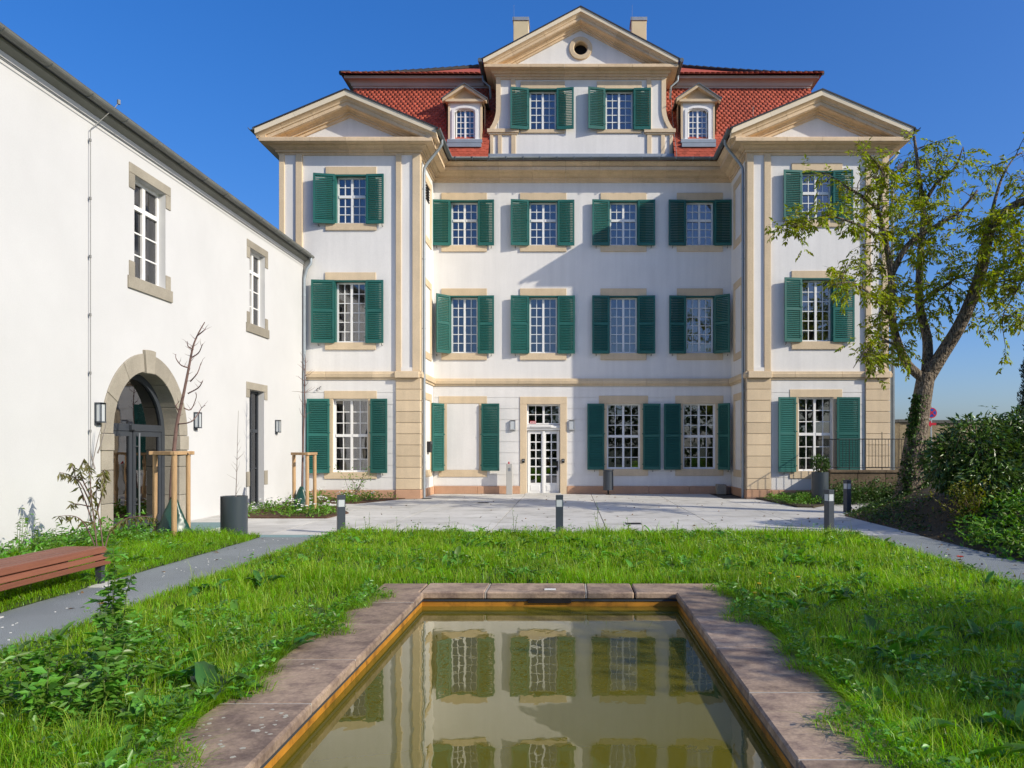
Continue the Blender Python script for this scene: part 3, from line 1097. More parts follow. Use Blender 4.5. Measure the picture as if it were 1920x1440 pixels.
for cx, (u0, u1) in ((-7.17, (XL0, XL1)), (8.05, (XR0, XR1))):
    slope, half, T, O = 0.42, 2.90, 0.60, 0.59
    zab = 12.43
    path, lift = pediment(cx, half, zab, slope, YW, T, O, 11.605, .68)
    b = MB()
    zb = zab + 0.03 - slope * 2.25
    b.prism_xz([(cx - 2.2, 11.62), (cx + 2.2, 11.62), (cx, zab + .02)], YW - .005, YW + .2)
    b.build('tympanum', M_PLASTER, mansion)
    zt = zab + lift
    e = half + .04
    # two roof planes running back into the mansard, zinc verge in front
    for sg in (-1, 1):
        b = MB()
        y0_, y1_ = YW - O - .02, YW + 4.6
        A = [(cx, zt + .015), (cx + sg * e, zt + .015 - slope * e), (cx + sg * e, zt + .055 - slope * e), (cx, zt + .055)]
        b.prism_xz(A, y0_ + .05, y1_)
        b.build('wing_roof', M_TILE_MASS, mansion)
        b = MB()
        A = [(cx, zt - .005), (cx + sg * (e + .02), zt - .005 - slope * (e + .02)), (cx + sg * (e + .02), zt + .045 - slope * (e + .02)), (cx, zt + .045)]
        b.prism_xz(A, y0_, y0_ + .048)
        b.build('roof_verge', M_VERGE, mansion)

# mansard ---------------------------------------------------------------
YB, ZB, YT, ZT = YC - .55, 11.82, YC + 1.45, 15.27     # front slope: foot and head
XTL, XTR = -8.12, 8.98
XBL, XBR = XL0 - .3, XR1 + .3
b = MB()
YBK = YC + 7
GXC = XP(1090, YC)
GA0, GA1 = GXC - 3.30, GXC + 3.30           # the attic gable stands in this gap
b.add([(XBL, YB, ZB), (GA0, YB, ZB), (GA0, YT, ZT), (XTL, YT, ZT)], [(0, 1, 2, 3)])
b.add([(GA1, YB, ZB), (XBR, YB, ZB), (XTR, YT, ZT), (GA1, YT, ZT)], [(0, 1, 2, 3)])
b.add([(GA0, YB, ZB), (GA1, YB, ZB), (GA1, YC, ZB + .03), (GA0, YC, ZB + .03)], [(0, 1, 2, 3)])
ym = YB + (YT - YB) * (12.9 - ZB) / (ZT - ZB)
for g0, g1 in ((GA0, GXC - 2.9), (GXC + 2.9, GA1)):
    b.add([(g0, ym, 12.9), (g1, ym, 12.9), (g1, YT, ZT), (g0, YT, ZT)], [(0, 1, 2, 3)])
b.add([(XBL, YB, ZB), (XTL, YT, ZT), (XTL, YBK, ZT), (XBL, YBK + .5, ZB)], [(0, 1, 2, 3)])
b.add([(XBR, YB, ZB), (XTR, YT, ZT), (XTR, YBK, ZT), (XBR, YBK + .5, ZB)], [(0, 1, 2, 3)])
b.add([(XBL, YBK + .5, ZB), (XBR, YBK + .5, ZB), (XTR, YBK, ZT), (XTL, YBK, ZT)], [(0, 1, 2, 3)])
mansard = b.build('mansard_roof', M_ROOF_UNDER, mansion)
sl_d = Vector((0, YT - YB, ZT - ZB))
SL = sl_d.length
sl_d.normalize()
sl_n = Vector((0, -sl_d.z, sl_d.y))
tw, th_, tv = 0.1745, 0.27, 0.134
# beaver-tail tile: rounded lower edge
outl = [(-tw / 2, th_), (-tw / 2, .036), (-tw * .36, .012), (-tw * .15, 0.0), (tw * .15, 0.0), (tw * .36, .012), (tw / 2, .036), (tw / 2, th_)]
tile_v = []
for lay, nrm in ((0, 0.0), (1, 0.013)):
    for (x, s) in outl:
        h = nrm + 0.017 * (1 - s / th_) + .002
        tile_v.append(Vector((x, 0, 0)) + sl_d * s + sl_n * h)
nt_ = len(outl)
tile_f = [tuple(range(nt_, 2 * nt_)), tuple(range(nt_))[::-1]] + [(i, (i + 1) % nt_, nt_ + (i + 1) % nt_, nt_ + i) for i in range(nt_)]
tme = bpy.data.meshes.new('tile')
tme.from_pydata([tuple(v) for v in tile_v], [], tile_f)
tme.materials.append(M_TILE)
tiles = []
rows_n = int(SL / tv)
for r in range(rows_n):
    s0 = r * tv
    fr = s0 / SL
    xa, xb = XBL + (XTL - XBL) * fr, XBR + (XTR - XBR) * fr
    off = (r % 2) * 0.088
    base = Vector((0, YB, ZB)) + sl_d * s0
    x = math.ceil((xa + .1) / .176) * .176 + off
    while x < xb - .1:
        hid = False
        z = base.z
        if abs(x - GXC) < (3.38 if z < 12.85 else 3.08):
            hid = True
        for cx in (-7.17, 8.05):
            if z + .2 < 13.02 - .42 * abs(x - cx):
                hid = True
        for cx in (-3.79, 4.60):
            if abs(x - cx) < .55 and 12.65 < z < 14.0:
                hid = True
        if not hid:
            tiles.append((Vector((x + random.uniform(-.004, .004), base.y, base.z)) + sl_n * random.uniform(0, .005)))
        x += .176
tiles.sort(key=lambda p: p.length)
for p in tiles[:300]:
    link('tile', tme, mansard, p - org(mansion))
rest = tiles[300:]
tv_np = np.array([tuple(v) for v in tile_v])
V = np.concatenate([tv_np + np.array(p)[None] for p in rest])
caps = np.concatenate([np.array([tile_f[0], tile_f[1]]) + 16 * i for i in range(len(rest))])
sides = np.concatenate([np.array(tile_f[2:]) + 16 * i for i in range(len(rest))])
fast_mesh('roof_tiles', V, [caps, sides], M_TILE_MASS, mansard, kind='stuff')

# upper cornice of the mansard and the flat hipped roof over it
prof_up = [(-.02, 15.22), (.08, 15.22), (.08, 15.28), (.12, 15.29), (.15, 15.40), (.22, 15.46), (.34, 15.48), (.34, 15.58), (.30, 15.60), (-.02, 15.60)]
UP = [(XTL, YBK), (XTL, YT), (XTR, YT), (XTR, YBK)]
sweep(UP, prof_up, M_UPC, mansion, 'upper_cornice', side=-1, stone=2.0)
def uroof(t):                             # rise of the upper roof, with a flared foot
    return 15.60 + .30 * t + .28 * t * t / (t + 1.2)
mbk = MB()
ns = 10
D = 5.6
rings = []
for k in range(ns + 1):
    t = D * k / ns
    z = uroof(t)
    o = .45 - t
    rings.append([(XTL - o, YT - o, z), (XTR + o, YT - o, z), (XTR + o, YT + 12 + o, z), (XTL - o, YT + 12 + o, z)])
vs = [p for r_ in rings for p in r_]
fs = []
for k in range(ns):
    for q in range(4):
        fs.append((k * 4 + q, k * 4 + (q + 1) % 4, (k + 1) * 4 + (q + 1) % 4, (k + 1) * 4 + q))
fs.append(tuple(ns * 4 + q for q in range(4)))
mbk.add(vs, fs)
mbk.build('upper_roof', M_TILE_MASS, mansion)
# eaves row of round-ended tiles
Vv, Cc, Ss = [], [], []
tl = []
for k in range(int((XTR - XTL + .9) / .2)):
    tl.append((XTL - .44 + k * .2 + .1, YT - .53, 15.605))
loc = []
for lay in (0, 1):
    for (x, s) in outl:
        loc.append((x, s, .32 * s + (.0 if lay == 0 else .022)))
loc = np.array(loc)
for i, p in enumerate(tl):
    Vv.append(loc + np.array(p)[None])
    Cc.append(np.array([tile_f[0], tile_f[1]]) + 16 * i)
    Ss.append(np.array(tile_f[2:]) + 16 * i)
fast_mesh('eaves_tiles', np.concatenate(Vv), [np.concatenate(Cc), np.concatenate(Ss)], M_TILE_MASS, mansion, kind='stuff')
# ridge tiles along the hips
for sx, x0 in ((1, XTL), (-1, XTR)):
    for k in range(22):
        t0, t1 = D * k / 22, D * (k + 1) / 22 + .03
        b = MB()
        p0 = Vector((x0 - sx * .45 + sx * t0, YT - .45 + t0, uroof(t0) + .02))
        p1 = Vector((x0 - sx * .45 + sx * t1, YT - .45 + t1, uroof(t1) + .045))
        b.tube([p0, p1], [.085, .10], 7)
        b.build('ridge_tile', M_HIP, mansion)

# attic gable -----------------------------------------------------------
gx = XP(1090, FG.c)
gW0, gW1 = XP(932, FG.c), XP(1247, FG.c)
gB0, gB1 = XP(918, FG.c), XP(1262, FG.c)
zl0, zl1 = ZP(250, FG.c), ZP(243, FG.c)
zbase = 11.95
gh = []
for (w0, w1, sl, sr, al, ar) in ((990, 1045, 957, 1076, 10, 5), (1133, 1189, 1102, 1220, 10, 4)):
    gh.append(window_set(FG, mansion, w0, w1, 167, 243, 153, 250, sl, sr, 14, 'upper', al, ar, rows=5, prio=4))
b = MB()
FG.wall(b, gW0, gW1, zbase, 15.0, gh, .3)
FG.wall(b, gB0, gW0, zbase, zl1, [], .3)
FG.wall(b, gW1, gB1, zbase, zl1, [], .3)
for x, xs in ((gB0, -1), (gB1, 1)):
    b.add([(x, FG.c, zbase), (x, FG.c, zl1), (x, FG.c + 3, zl1), (x, FG.c + 3, zbase)], [(0, 1, 2, 3)])
for x in (gW0, gW1):
    b.add([(x, FG.c, zbase), (x, FG.c, 15.2), (x, FG.c + 4, 15.2), (x, FG.c + 4, zbase)], [(0, 1, 2, 3)])
b.build('gable_wall', M_PLASTER, mansion)
for sg, xw, xb in ((-1, gW0, gB0), (1, gW1, gB1)):
    flare = abs(xb - xw) - .02
    prof = []
    for k in range(13):
        t = k / 12.0
        z = zl1 + (15.0 - zl1) * t
        prof.append((flare * max(0, 1 - t * 2.6) ** 2.0, z))
    b = MB()                              # curved flank with its stone edge
    poly = [(xw + sg * f, z) for f, z in prof] + [(xw - sg * .02, z) for f, z in prof[::-1]]
    b.prism_xz(poly, FG.c, FG.c + .6)
    b.build('volute', M_PLASTER, mansion)
    b = MB()
    poly = [(xw + sg * (f + .03), z) for f, z in prof] + [(xw + sg * (f - .13), z) for f, z in prof[::-1]]
    b.prism_xz(poly, FG.c - .06, FG.c + .62)
    b.build('volute_strip', M_STONE, mansion)
    x0, x1 = sorted((xw - sg * .50, xw - sg * .66))
    stone_box(FG, mansion, x0, x1, zl1, 14.9, .05, 'pilaster_strip')
    for q0, q1 in ((xb - sg * .02, xb - sg * .13), (xb - sg * .30, xb - sg * .44), (xb - sg * .78, xb - sg * .94)):
        x0, x1 = sorted((q0, q1))
        stone_box(FG, mansion, x0, x1, zbase + .12, zl0, .05, 'pedestal_strip')
    x0, x1 = sorted((xb + sg * .08, xb - sg * 1.05))
    stone_box(FG, mansion, x0, x1, zl0, zl1, .11, 'pedestal_ledge')
    stone_box(FG, mansion, x0 + .05, x1 - .05, zl0 - .06, zl0 - .002, .07, 'pedestal_moulding')
b = MB()
b.box(gB0 - .06, gB1 + .06, FG.c - .16, FG.c + .02, ZB + .03, ZP(289, FG.c - .1))
b.build('gable_flashing', M_ZINC_L, mansion, bevel=.01)
gprof = [(-.01, 14.90), (.05, 14.90), (.05, 14.98), (.10, 14.985), (.10, 15.06), (.16, 15.065), (.20, 15.13), (.21, 15.16), (.40, 15.165), (.42, 15.17), (.42, 15.27), (.37, 15.30), (-.01, 15.32)]
GP = [(gW0, FG.c + 3), (gW0, FG.c), (gW1, FG.c), (gW1, FG.c + 3)]
sweep(GP, gprof, M_CORN, mansion, 'gable_cornice', side=-1, stone=1.2)
slope_g, half_g, T_g, O_g = .53, 3.45, .50, .50
zab_g = 16.68
cxg = XP(1089, FG.c - .5)
path, lift_g = pediment(cxg, half_g, zab_g, slope_g, FG.c, T_g, O_g, 15.305, .6)
# tympanum with the round window
oc = (cxg, ZP(91, FG.c))
b = MB()
N = 32
zb_t = 15.30
circ = [(oc[0] + .30 * math.cos(2 * PI * k / N + PI / 2), oc[1] + .30 * math.sin(2 * PI * k / N + PI / 2)) for k in range(N)]
ht = (zab_g + .03 - zb_t) / slope_g
tri = [(cxg, zab_g + .03), (cxg - ht, zb_t), (cxg + ht, zb_t)]
def tri_ray(ang):
    dx, dz = math.cos(ang), math.sin(ang)
    best = 1e9
    for i in range(3):
        (x1_, z1_), (x2_, z2_) = tri[i], tri[(i + 1) % 3]
        ex, ez = x2_ - x1_, z2_ - z1_
        den = dx * ez - dz * ex
        if abs(den) < 1e-9:
            continue
        t = ((x1_ - oc[0]) * ez - (z1_ - oc[1]) * ex) / den
        u = ((x1_ - oc[0]) * dz - (z1_ - oc[1]) * dx) / den
        if t > 0 and -1e-6 <= u <= 1 + 1e-6:
            best = min(best, t)
    return (oc[0] + dx * best, oc[1] + dz * best)
angs = sorted(set([2 * PI * k / N for k in range(N)] + [math.atan2(t[1] - oc[1], t[0] - oc[0]) % (2 * PI) for t in tri]))
ins = [(oc[0] + .30 * math.cos(a), oc[1] + .30 * math.sin(a)) for a in angs]
outs = [tri_ray(a) for a in angs]
vs = [(x, FG.c, z) for x, z in ins] + [(x, FG.c, z) for x, z in outs]
n = len(angs)
b.add(vs, [(i, (i + 1) % n, n + (i + 1) % n, n + i) for i in range(n)])
b.build('tympanum', M_PLASTER, mansion)
b = MB()
def ring_pts(r, y):
    return [(oc[0] + r * math.cos(2 * PI * k / N), y, oc[1] + r * math.sin(2 * PI * k / N)) for k in range(N)]
rr = [ring_pts(.24, FG.c + .25), ring_pts(.24, FG.c - .03), ring_pts(.27, FG.c - .06), ring_pts(.40, FG.c - .06), ring_pts(.42, FG.c - .03), ring_pts(.42, FG.c + .01)]
vs = [p for r_ in rr for p in r_]
fs = []
for i in range(len(rr) - 1):
    for k in range(N):
        fs.append((i * N + k, i * N + (k + 1) % N, (i + 1) * N + (k + 1) % N, (i + 1) * N + k))
b.add(vs, fs)
rw = b.build('round_window', M_STONE, mansion)
b = MB()
b.add(ring_pts(.25, FG.c + .24), [tuple(range(N))])
b.build('round_pane', M_DARK, rw)
for sg in (-1, 1):
    zt = zab_g + lift_g
    e = half_g + .05
    b = MB()
    A = [(cxg, zt + .012), (cxg + sg * e, zt + .012 - slope_g * e), (cxg + sg * e, zt + .06 - slope_g * e), (cxg, zt + .06)]
    b.prism_xz(A, FG.c - O_g + .05, FG.c + 6)
    b.build('gable_roof', M_TILE_MASS, mansion)
    b = MB()
    A = [(cxg, zt - .003), (cxg + sg * (e + .02), zt - .003 - slope_g * (e + .02)), (cxg + sg * (e + .02), zt + .045 - slope_g * (e + .02)), (cxg, zt + .045)]
    b.prism_xz(A, FG.c - O_g - .02, FG.c - O_g + .048)
    b.build('roof_verge', M_VERGE, mansion)
    x = cxg + sg * (e + .07)
    z = zt - slope_g * e - .02
    b = MB()
    b.tube([(x, FG.c - O_g - .02, z), (x, FG.c + 3.0, z)], .075, 8)
    smooth_angle(b.build('gutter', M_ZINC, mansion, smooth=True))
    b = MB()                              # short pipe from the gable gutter down to the roof
    b.tube([(x, FG.c + .55, z - .05), (x, FG.c + .55, z - .25), (x - sg * .25, FG.c + .6, z - .45), (x - sg * .27, FG.c + .62, z - .9)], .04, 8)
    b.build('gable_downpipe', M_ZINC_L, mansion, smooth=True)

# dormers ---------------------------------------------------------------
YD = YC - .06
FD = Face('front', YD)
for cx in (XP(872, YD), XP(1308.5, YD)):
    z0, z1, za = ZP(264, YD), ZP(192, YD), ZP(159, YD)
    hw = .585
    b = MB()
    ow, oz0, oz1 = .37, ZP(262, YD), ZP(203, YD)
    FD.wall(b, cx - hw, cx + hw, z0, z1, [(cx - ow, cx + ow, oz0, oz1)], .2)
    for x in (cx - hw, cx + hw):
        b.add([(x, YD, z0), (x, YD, z1), (x, YD + 1.6, z1), (x, YD + .1, z0)], [(0, 1, 2, 3)])
    dm = b.build('dormer', M_WHITE, mansion)
    b = MB()                              # rounded head of the opening
    pts = [(cx - ow, oz1 + .0), (cx - ow, oz1 - .14)]
    for k in range(13):
        a = PI - PI * k / 12
        pts.append((cx + (ow - .05) * math.cos(a), oz1 - .14 + .12 * math.sin(a)))
    pts += [(cx + ow, oz1 - .14), (cx + ow, oz1)]
    FD.prism(b, pts, -.02, .09)
    for k in range(12):                   # moulded arch over it
        a0, a1 = PI - PI * k / 12, PI - PI * (k + 1) / 12
        q = [(cx + (ow + .10) * math.cos(a0), oz1 - .12 + .20 * math.sin(a0)), (cx + (ow + .10) * math.cos(a1), oz1 - .12 + .20 * math.sin(a1)),
             (cx + ow * math.cos(a1), oz1 - .12 + .12 * math.sin(a1)), (cx + ow * math.cos(a0), oz1 - .12 + .12 * math.sin(a0))]
        FD.prism(b, q, -.05, .0)
    FD.box(b, cx - ow - .10, cx - ow, -.05, 0, oz0, oz1 - .12)
    FD.box(b, cx + ow, cx + ow + .10, -.05, 0, oz0, oz1 - .12)
    FD.box(b, cx - ow - .16, cx + ow + .16, -.09, 0, oz0 - .05, oz0)
    b.build('dormer_moulding', M_WHITE, dm)
    for a, c in ((cx - hw - .02, cx - hw + .045), (cx + hw - .045, cx + hw + .02)):
        bb = MB()
        FD.box(bb, a, c, -.03, .3, z0, z1)
        bb.build('dormer_post', M_STONE, dm)
    make_window(FD, mansion, cx - ow + .03, cx + ow - .03, oz0, oz1 - .03, rows=5, cols=4, prio=5, rec=.07, frame=.04, mullion=.06, bar=.022, room_depth=.5, name='dormer_window')
    bb = MB()
    sl_ = .66
    hh = hw + .10
    zt = za
    FD.box(bb, cx - hh, cx + hh, -.14, .3, z1 - .02, z1 + .07)
    FD.prism(bb, [(cx - hh - .05, z1 + .07), (cx + hh + .05, z1 + .07), (cx, z1 + .07 + sl_ * (hh + .05))], .02, .3)
    bb.build('dormer_cornice', M_STONE, dm)
    for sg in (-1, 1):
        bb = MB()
        zr = z1 + .09 + sl_ * (hh + .05)
        A = [(cx, zr - .10), (cx + sg * (hh + .10), zr - .10 - sl_ * (hh + .10)), (cx + sg * (hh + .10), zr - sl_ * (hh + .10)), (cx, zr)]
        FD.prism(bb, A, -.20, .02)
        bb.build('dormer_rake', M_STONE, dm)
        bb = MB()
        A = [(cx, zr + .003), (cx + sg * (hh + .14), zr + .003 - sl_ * (hh + .14)), (cx + sg * (hh + .14), zr + .035 - sl_ * (hh + .14)), (cx, zr + .035)]
        FD.prism(bb, A, -.24, 1.6)
        bb.build('dormer_roof', M_ZINC, dm)
    bb = MB()
    FD.box(bb, cx - hw - .04, cx + hw + .04, -.16, .1, z0 - .12, z0 - .002)
    FD.box(bb, cx - hw - .02, cx + hw + .02, -.26, .1, z0 - .31, z0 - .17)
    bb.build('dormer_flashing', M_ZINC_L, dm)

# chimneys
for px in (976.5, 1198):
    Yk = 33.0
    x = XP(px, Yk)
    b = MB()
    b.box(x - .31, x + .31, Yk, Yk + .7, 15.5, 19.28)
    ch = b.build('chimney', M_CREAM, mansion, bevel=.01)
    b = MB()
    b.box(x - .34, x + .34, Yk - .03, Yk + .73, 19.282, 19.42)
    b.build('chimney_cap', M_ZINC_L, ch)
    b = MB()
    b.box(x - .322, x + .322, Yk - .012, Yk + .712, 18.25, 18.27)
    b.build('chimney_band', M_STONE, ch)
    b = MB()
    b.tube([(x - .28, Yk - .04, 18.2), (x - .28, Yk - .04, 19.9)], .004, 5)
    b.build('lightning_rod', M_WIRE, ch)
# lightning conductor wires down the facade and roof
b = MB()
b.tube([(XP(1263, YC) + .02, YC - .72, 11.9), (XP(1263, YC), YC + .3, 13.6), (XP(1263, YC), YC + 1.0, 15.2)], .010, 5)
b.tube([(XP(1412, 29.4), 29.4, 13.0), (XP(1412, 29.4), 29.4, 14.2)], .010, 5)
b.tube([(XL1 + .06, YW + .12, 11.0), (XL1 + .06, YW + .12, 0.1)], .009, 5)
b.tube([(XR0 - .06, YW + .12, 11.0), (XR0 - .06, YW + .12, 0.1)], .009, 5)
b.build('lightning_wire', M_WIRE, mansion)
# skylight edge beside the right pediment
b = MB()
b.box(4.95 + 1.0, 6.9, YC - .2, YC + .4, 12.95, 13.1)
b.build('roof_box', M_ZINC_L, mansion)
# iron wall hooks on the left wing
b = MB()
for u, z in ((XP(597, YW), ZP(731, YW)), (XP(602, YW), ZP(728, YW))):
    b.tube([(u, YW, z + .06), (u, YW - .06, z + .05), (u - .03, YW - .08, z), (u - .02, YW - .05, z - .05)], .010, 5)
b.build('wall_hook', M_BLACK, mansion)
# shutter catches
b = MB()
for hl, f_, ee in ((holes_c, FC, .45), (holes_l, FW, .5), (holes_r, FW, .5)):
    for h in hl:
        if h[2] < 0.1:
            continue
        for u in (h[0] - ee, h[1] + ee):
            b.tube([f_.p(u, 0, h[2] - .10), f_.p(u, -.10, h[2] - .10), f_.p(u, -.11, h[2] - .04)], .010, 5)
b.build('shutter_catch', M_BLACK, mansion, kind='stuff')

# panes: the 300 that show largest singly, the others as one part
pane_specs.sort(key=lambda s: s[0])
pane_cache = {}
rest_mb = MB()
N_SINGLE = 300
for i, (prio, face, r_, d, w, gm) in enumerate(pane_specs):
    a, c, z0, z1 = r_
    if i < N_SINGLE:
        key = (face.kind, round(c - a, 3), round(z1 - z0, 3), gm.name)
        if key not in pane_cache:
            q = MB()
            if face.kind == 'front':
                q.box(-(c - a) / 2, (c - a) / 2, -.002, .002, -(z1 - z0) / 2, (z1 - z0) / 2)
            me = q.mesh('pane', gm)
            pane_cache[key] = me
        p = Vector(face.p((a + c) / 2, d, (z0 + z1) / 2)) - org(mansion)
        o = link('pane', pane_cache[key], w, p)
        o.rotation_euler = (random.gauss(0, .006), 0, random.gauss(0, .006))
    else:
        face.box(rest_mb, a, c, d - .002, d + .002, z0, z1)
rest_mb.build('panes', M_GLASS, mansion, kind='stuff')
# ------------------------------------------------------------------ the white outbuilding on the left
LX = -8.70
out_b = thing('outbuilding', 'long white rendered building on the left with arched glass entrance and dark eaves', 'building', (LX, 16.0, 0))
FL = Face('side', LX)
pane_specs.clear()
LY0, LY1 = 2.0, YW - .03
LZE = 7.87
arch_c, arch_r, arch_s = 16.48, 1.30, 1.94        # centre along the wall, inner radius, springing height
winA = (15.97, 17.20, 5.08, 7.12)
winB = (21.72, 22.80, 5.05, 7.10)
winC = (21.70, 22.74, 0.02, 3.25)
archhole = (arch_c - arch_r, arch_c + arch_r, 0.0, arch_s + arch_r)
b = MB()
FL.wall(b, LY0, LY1, 0, LZE, [winA, winB, winC], .32)
# cut the arch: rebuild without the cells there
b = MB()
for q in cells(LY0, LY1, -.05, LZE, [winA, winB, winC, archhole]):
    b.add([FL.p(q[0], 0, q[2]), FL.p(q[1], 0, q[2]), FL.p(q[1], 0, q[3]), FL.p(q[0], 0, q[3])], [(0, 1, 2, 3)])
for h in (winA, winB, winC):
    a, c, z0, z1 = h
    for (ua, za), (ub, zb) in (((a, z0), (c, z0)), ((c, z0), (c, z1)), ((c, z1), (a, z1)), ((a, z1), (a, z0))):
        b.add([FL.p(ua, 0, za), FL.p(ub, 0, zb), FL.p(ub, .3, zb), FL.p(ua, .3, za)], [(0, 1, 2, 3)])
NA = 24
arc = [(arch_c - arch_r * math.cos(PI * k / NA), arch_s + arch_r * math.sin(PI * k / NA)) for k in range(NA + 1)]
top = arch_s + arch_r
for k in range(NA):
    (u0, z0), (u1, z1) = arc[k], arc[k + 1]
    b.add([FL.p(u0, 0, z0), FL.p(u1, 0, z1), FL.p(u1, 0, top), FL.p(u0, 0, top)], [(0, 1, 2, 3)])
# gable end, back and the far side
b.add([(LX, LY0, 0), (LX - 8, LY0, 0), (LX - 8, LY0, LZE), (LX - 4, LY0, LZE + 2.8), (LX, LY0, LZE)], [(0, 1, 2, 3, 4)])
b.add([(LX - 8, LY0, 0), (LX - 8, LY1, 0), (LX - 8, LY1, LZE), (LX - 8, LY0, LZE)], [(0, 1, 2, 3)])
b.add([(LX, LY1, 0), (LX - 8, LY1, 0), (LX - 8, LY1, LZE), (LX - 4, LY1, LZE + 2.8), (LX, LY1, LZE)], [(0, 1, 2, 3, 4)])
b.build('wall', M_PLASTER_L, out_b)
# coved white eaves moulding, gutter, roof
b = MB()
pr = [(0, 7.65), (.025, 7.65), (.05, 7.725), (0, 7.725)]
b.loft([(LX + o, LY0 - .1, z) for o, z in pr], [(LX + o, LY1, z) for o, z in pr])
b.build('eaves_moulding', M_PLASTER_L, out_b)
b = MB()
pr = [(0, 7.728), (.06, 7.728), (.17, 7.79), (.18, 7.835), (0, 7.835)]
b.loft([(LX + o, LY0 - .1, z) for o, z in pr], [(LX + o, LY1, z) for o, z in pr])
b.build('eaves_board', mat('weathered_board', (0.21, 0.21, 0.185), 0.85, 0.15, 2, fine=.08), out_b)
b = MB()
rp = [(LX + .26, 7.90), (LX - 4, 10.78), (LX - 8.3, 7.90), (LX - 8.3, 7.96), (LX - 4, 10.86), (LX + .26, 7.985)]
b.loft([(x, LY0 - .15, z) for x, z in rp], [(x, LY1 + .0, z) for x, z in rp])
b.build('roof', M_SLATE, out_b)
b = MB()
b.box(LX + .02, LX + .22, LY0 - .1, LY1 - .002, 7.84, 7.875)
b.build('soffit_board', M_ANTH_M, out_b)
xg, zg, rg = LX + .27, 7.905, .082
n = 10
prof = [(xg + rg * math.cos(PI + PI * k / (n - 1)), zg + rg * math.sin(PI + PI * k / (n - 1))) for k in range(n)] + \
       [(xg + (rg - .008) * math.cos(2 * PI - PI * k / (n - 1)), zg + (rg - .008) * math.sin(2 * PI - PI * k / (n - 1))) for k in range(n)]
b = MB()
b.loft([(x, LY0 - .2, z) for x, z in prof], [(x, LY1 + .12, z) for x, z in prof])
b.build('gutter', mat('weathered_zinc', (0.17, 0.175, 0.16), 0.6, 0.2, 2, metallic=.2, fine=.1), out_b)
for k in range(22):
    yy = LY0 + 1.0 + k * 1.1
    b = MB()
    b.tube([(xg - .11, yy, zg + .02), (xg - .10, yy, zg - .04), (xg, yy, zg - .098), (xg + .095, yy, zg - .03)], .008, 5)
    b.build('gutter_bracket', M_ZINC, out_b)
b = MB()                                  # thin wire stretched under the eaves
b.tube([(LX + .05, LY0, 7.58), (LX + .05, LY1, 7.60)], .008, 5)
b.build('eaves_wire', M_ANTH_M, out_b)
b = MB()                                  # conductor coming over the eaves and down the wall
yc = 14.43
pts = [(LX + .36, yc + .35, 8.05), (LX + .32, yc + .28, 7.92), (LX + .05, yc, 7.42), (LX + .05, yc, 0.3)]
b.tube(pts, .007, 6)
for k in range(7):
    b.cyl(LX + .045, yc, .9 + k * 1.05, .95 + k * 1.05, .022, 8)
b.cyl(LX + .36, yc + .35, 8.02, 8.10, .03, 8)
b.build('lightning_wire', M_WIRE, out_b)
b = MB()
b.tube([(xg, LY1 - .05, zg - .07), (xg, LY1 - .06, zg - .25), (xg - .12, LY1 - .08, zg - .42), (LX + .07, LY1 - .1, zg - .75), (LX + .07, LY1 - .1, 0.0)], .05, 10)
for zz in (1.0, 2.9, 4.8, 6.6):
    b.cyl(LX + .07, LY1 - .1, zz - .02, zz + .02, .06, 10)
smooth_angle(b.build('downpipe', M_ZINC_L, out_b, smooth=True))

# arch stones
def vous(a0, a1, r0, r1, proud, name='arch_stone', deep=.34):
    k = 5
    pts = []
    for i in range(k + 1):
        a = a0 + (a1 - a0) * i / k
        pts.append((arch_c - r1 * math.cos(a), arch_s + r1 * math.sin(a)))
    for i in range(k + 1):
        a = a1 + (a0 - a1) * i / k
        pts.append((arch_c - r0 * math.cos(a), arch_s + r0 * math.sin(a)))
    bb = MB()
    FL.prism(bb, pts, -proud, deep)
    o = bb.build(name, M_GREY_STONE, out_b, bevel=.008)
    fix_normals(o)


ga = .004
ka = math.radians(7)
cuts = [0, math.radians(28), math.radians(56), PI / 2 - ka]
for a0, a1 in zip(cuts[:-1], cuts[1:]):
    vous(a0 + ga, a1 - ga, 1.29, 1.66, .03)
    vous(PI - a1 + ga, PI - a0 - ga, 1.29, 1.66, .03)
vous(PI / 2 - ka + ga, PI / 2 + ka - ga, 1.26, 1.74, .07, 'keystone')
zz = [0.0, .62, 1.25, 1.62, 1.94]
for s in (-1, 1):
    for z0, z1 in zip(zz[:-1], zz[1:]):
        wide = 1.66
        imp = abs(z1 - 1.94) < .01
        u0, u1 = sorted((arch_c + s * 1.285, arch_c + s * (wide + (.02 if imp else 0))))
        bb = MB()
        FL.box(bb, u0, u1, -.03 - (.02 if imp else 0), .34, z0 + .004, z1 - .004)
        bb.build('jamb_stone', M_GREY_STONE, out_b, bevel=.008)
# glazed door in the arch: frame, fanlight, two leaves
rd = .30
dr = MB()
ri = 1.285
def arcring(bb, r0, r1, d0, d1):
    for k in range(NA):
        a0, a1 = PI * k / NA, PI * (k + 1) / NA
        q = [(arch_c - r0 * math.cos(a0), arch_s + r0 * math.sin(a0)), (arch_c - r0 * math.cos(a1), arch_s + r0 * math.sin(a1)),
             (arch_c - r1 * math.cos(a1), arch_s + r1 * math.sin(a1)), (arch_c - r1 * math.cos(a0), arch_s + r1 * math.sin(a0))]
        FL.prism(bb, q, d0, d1)
arcring(dr, ri - .13, ri + .0, rd, rd + .09)
for s in (-1, 1):
    u0, u1 = sorted((arch_c + s * (ri - .13), arch_c + s * ri))
    FL.box(dr, u0, u1, rd, rd + .09, 0, arch_s)
FL.box(dr, arch_c - ri + .13, arch_c + ri - .13, rd - .01, rd + .09, 2.02, 2.16)
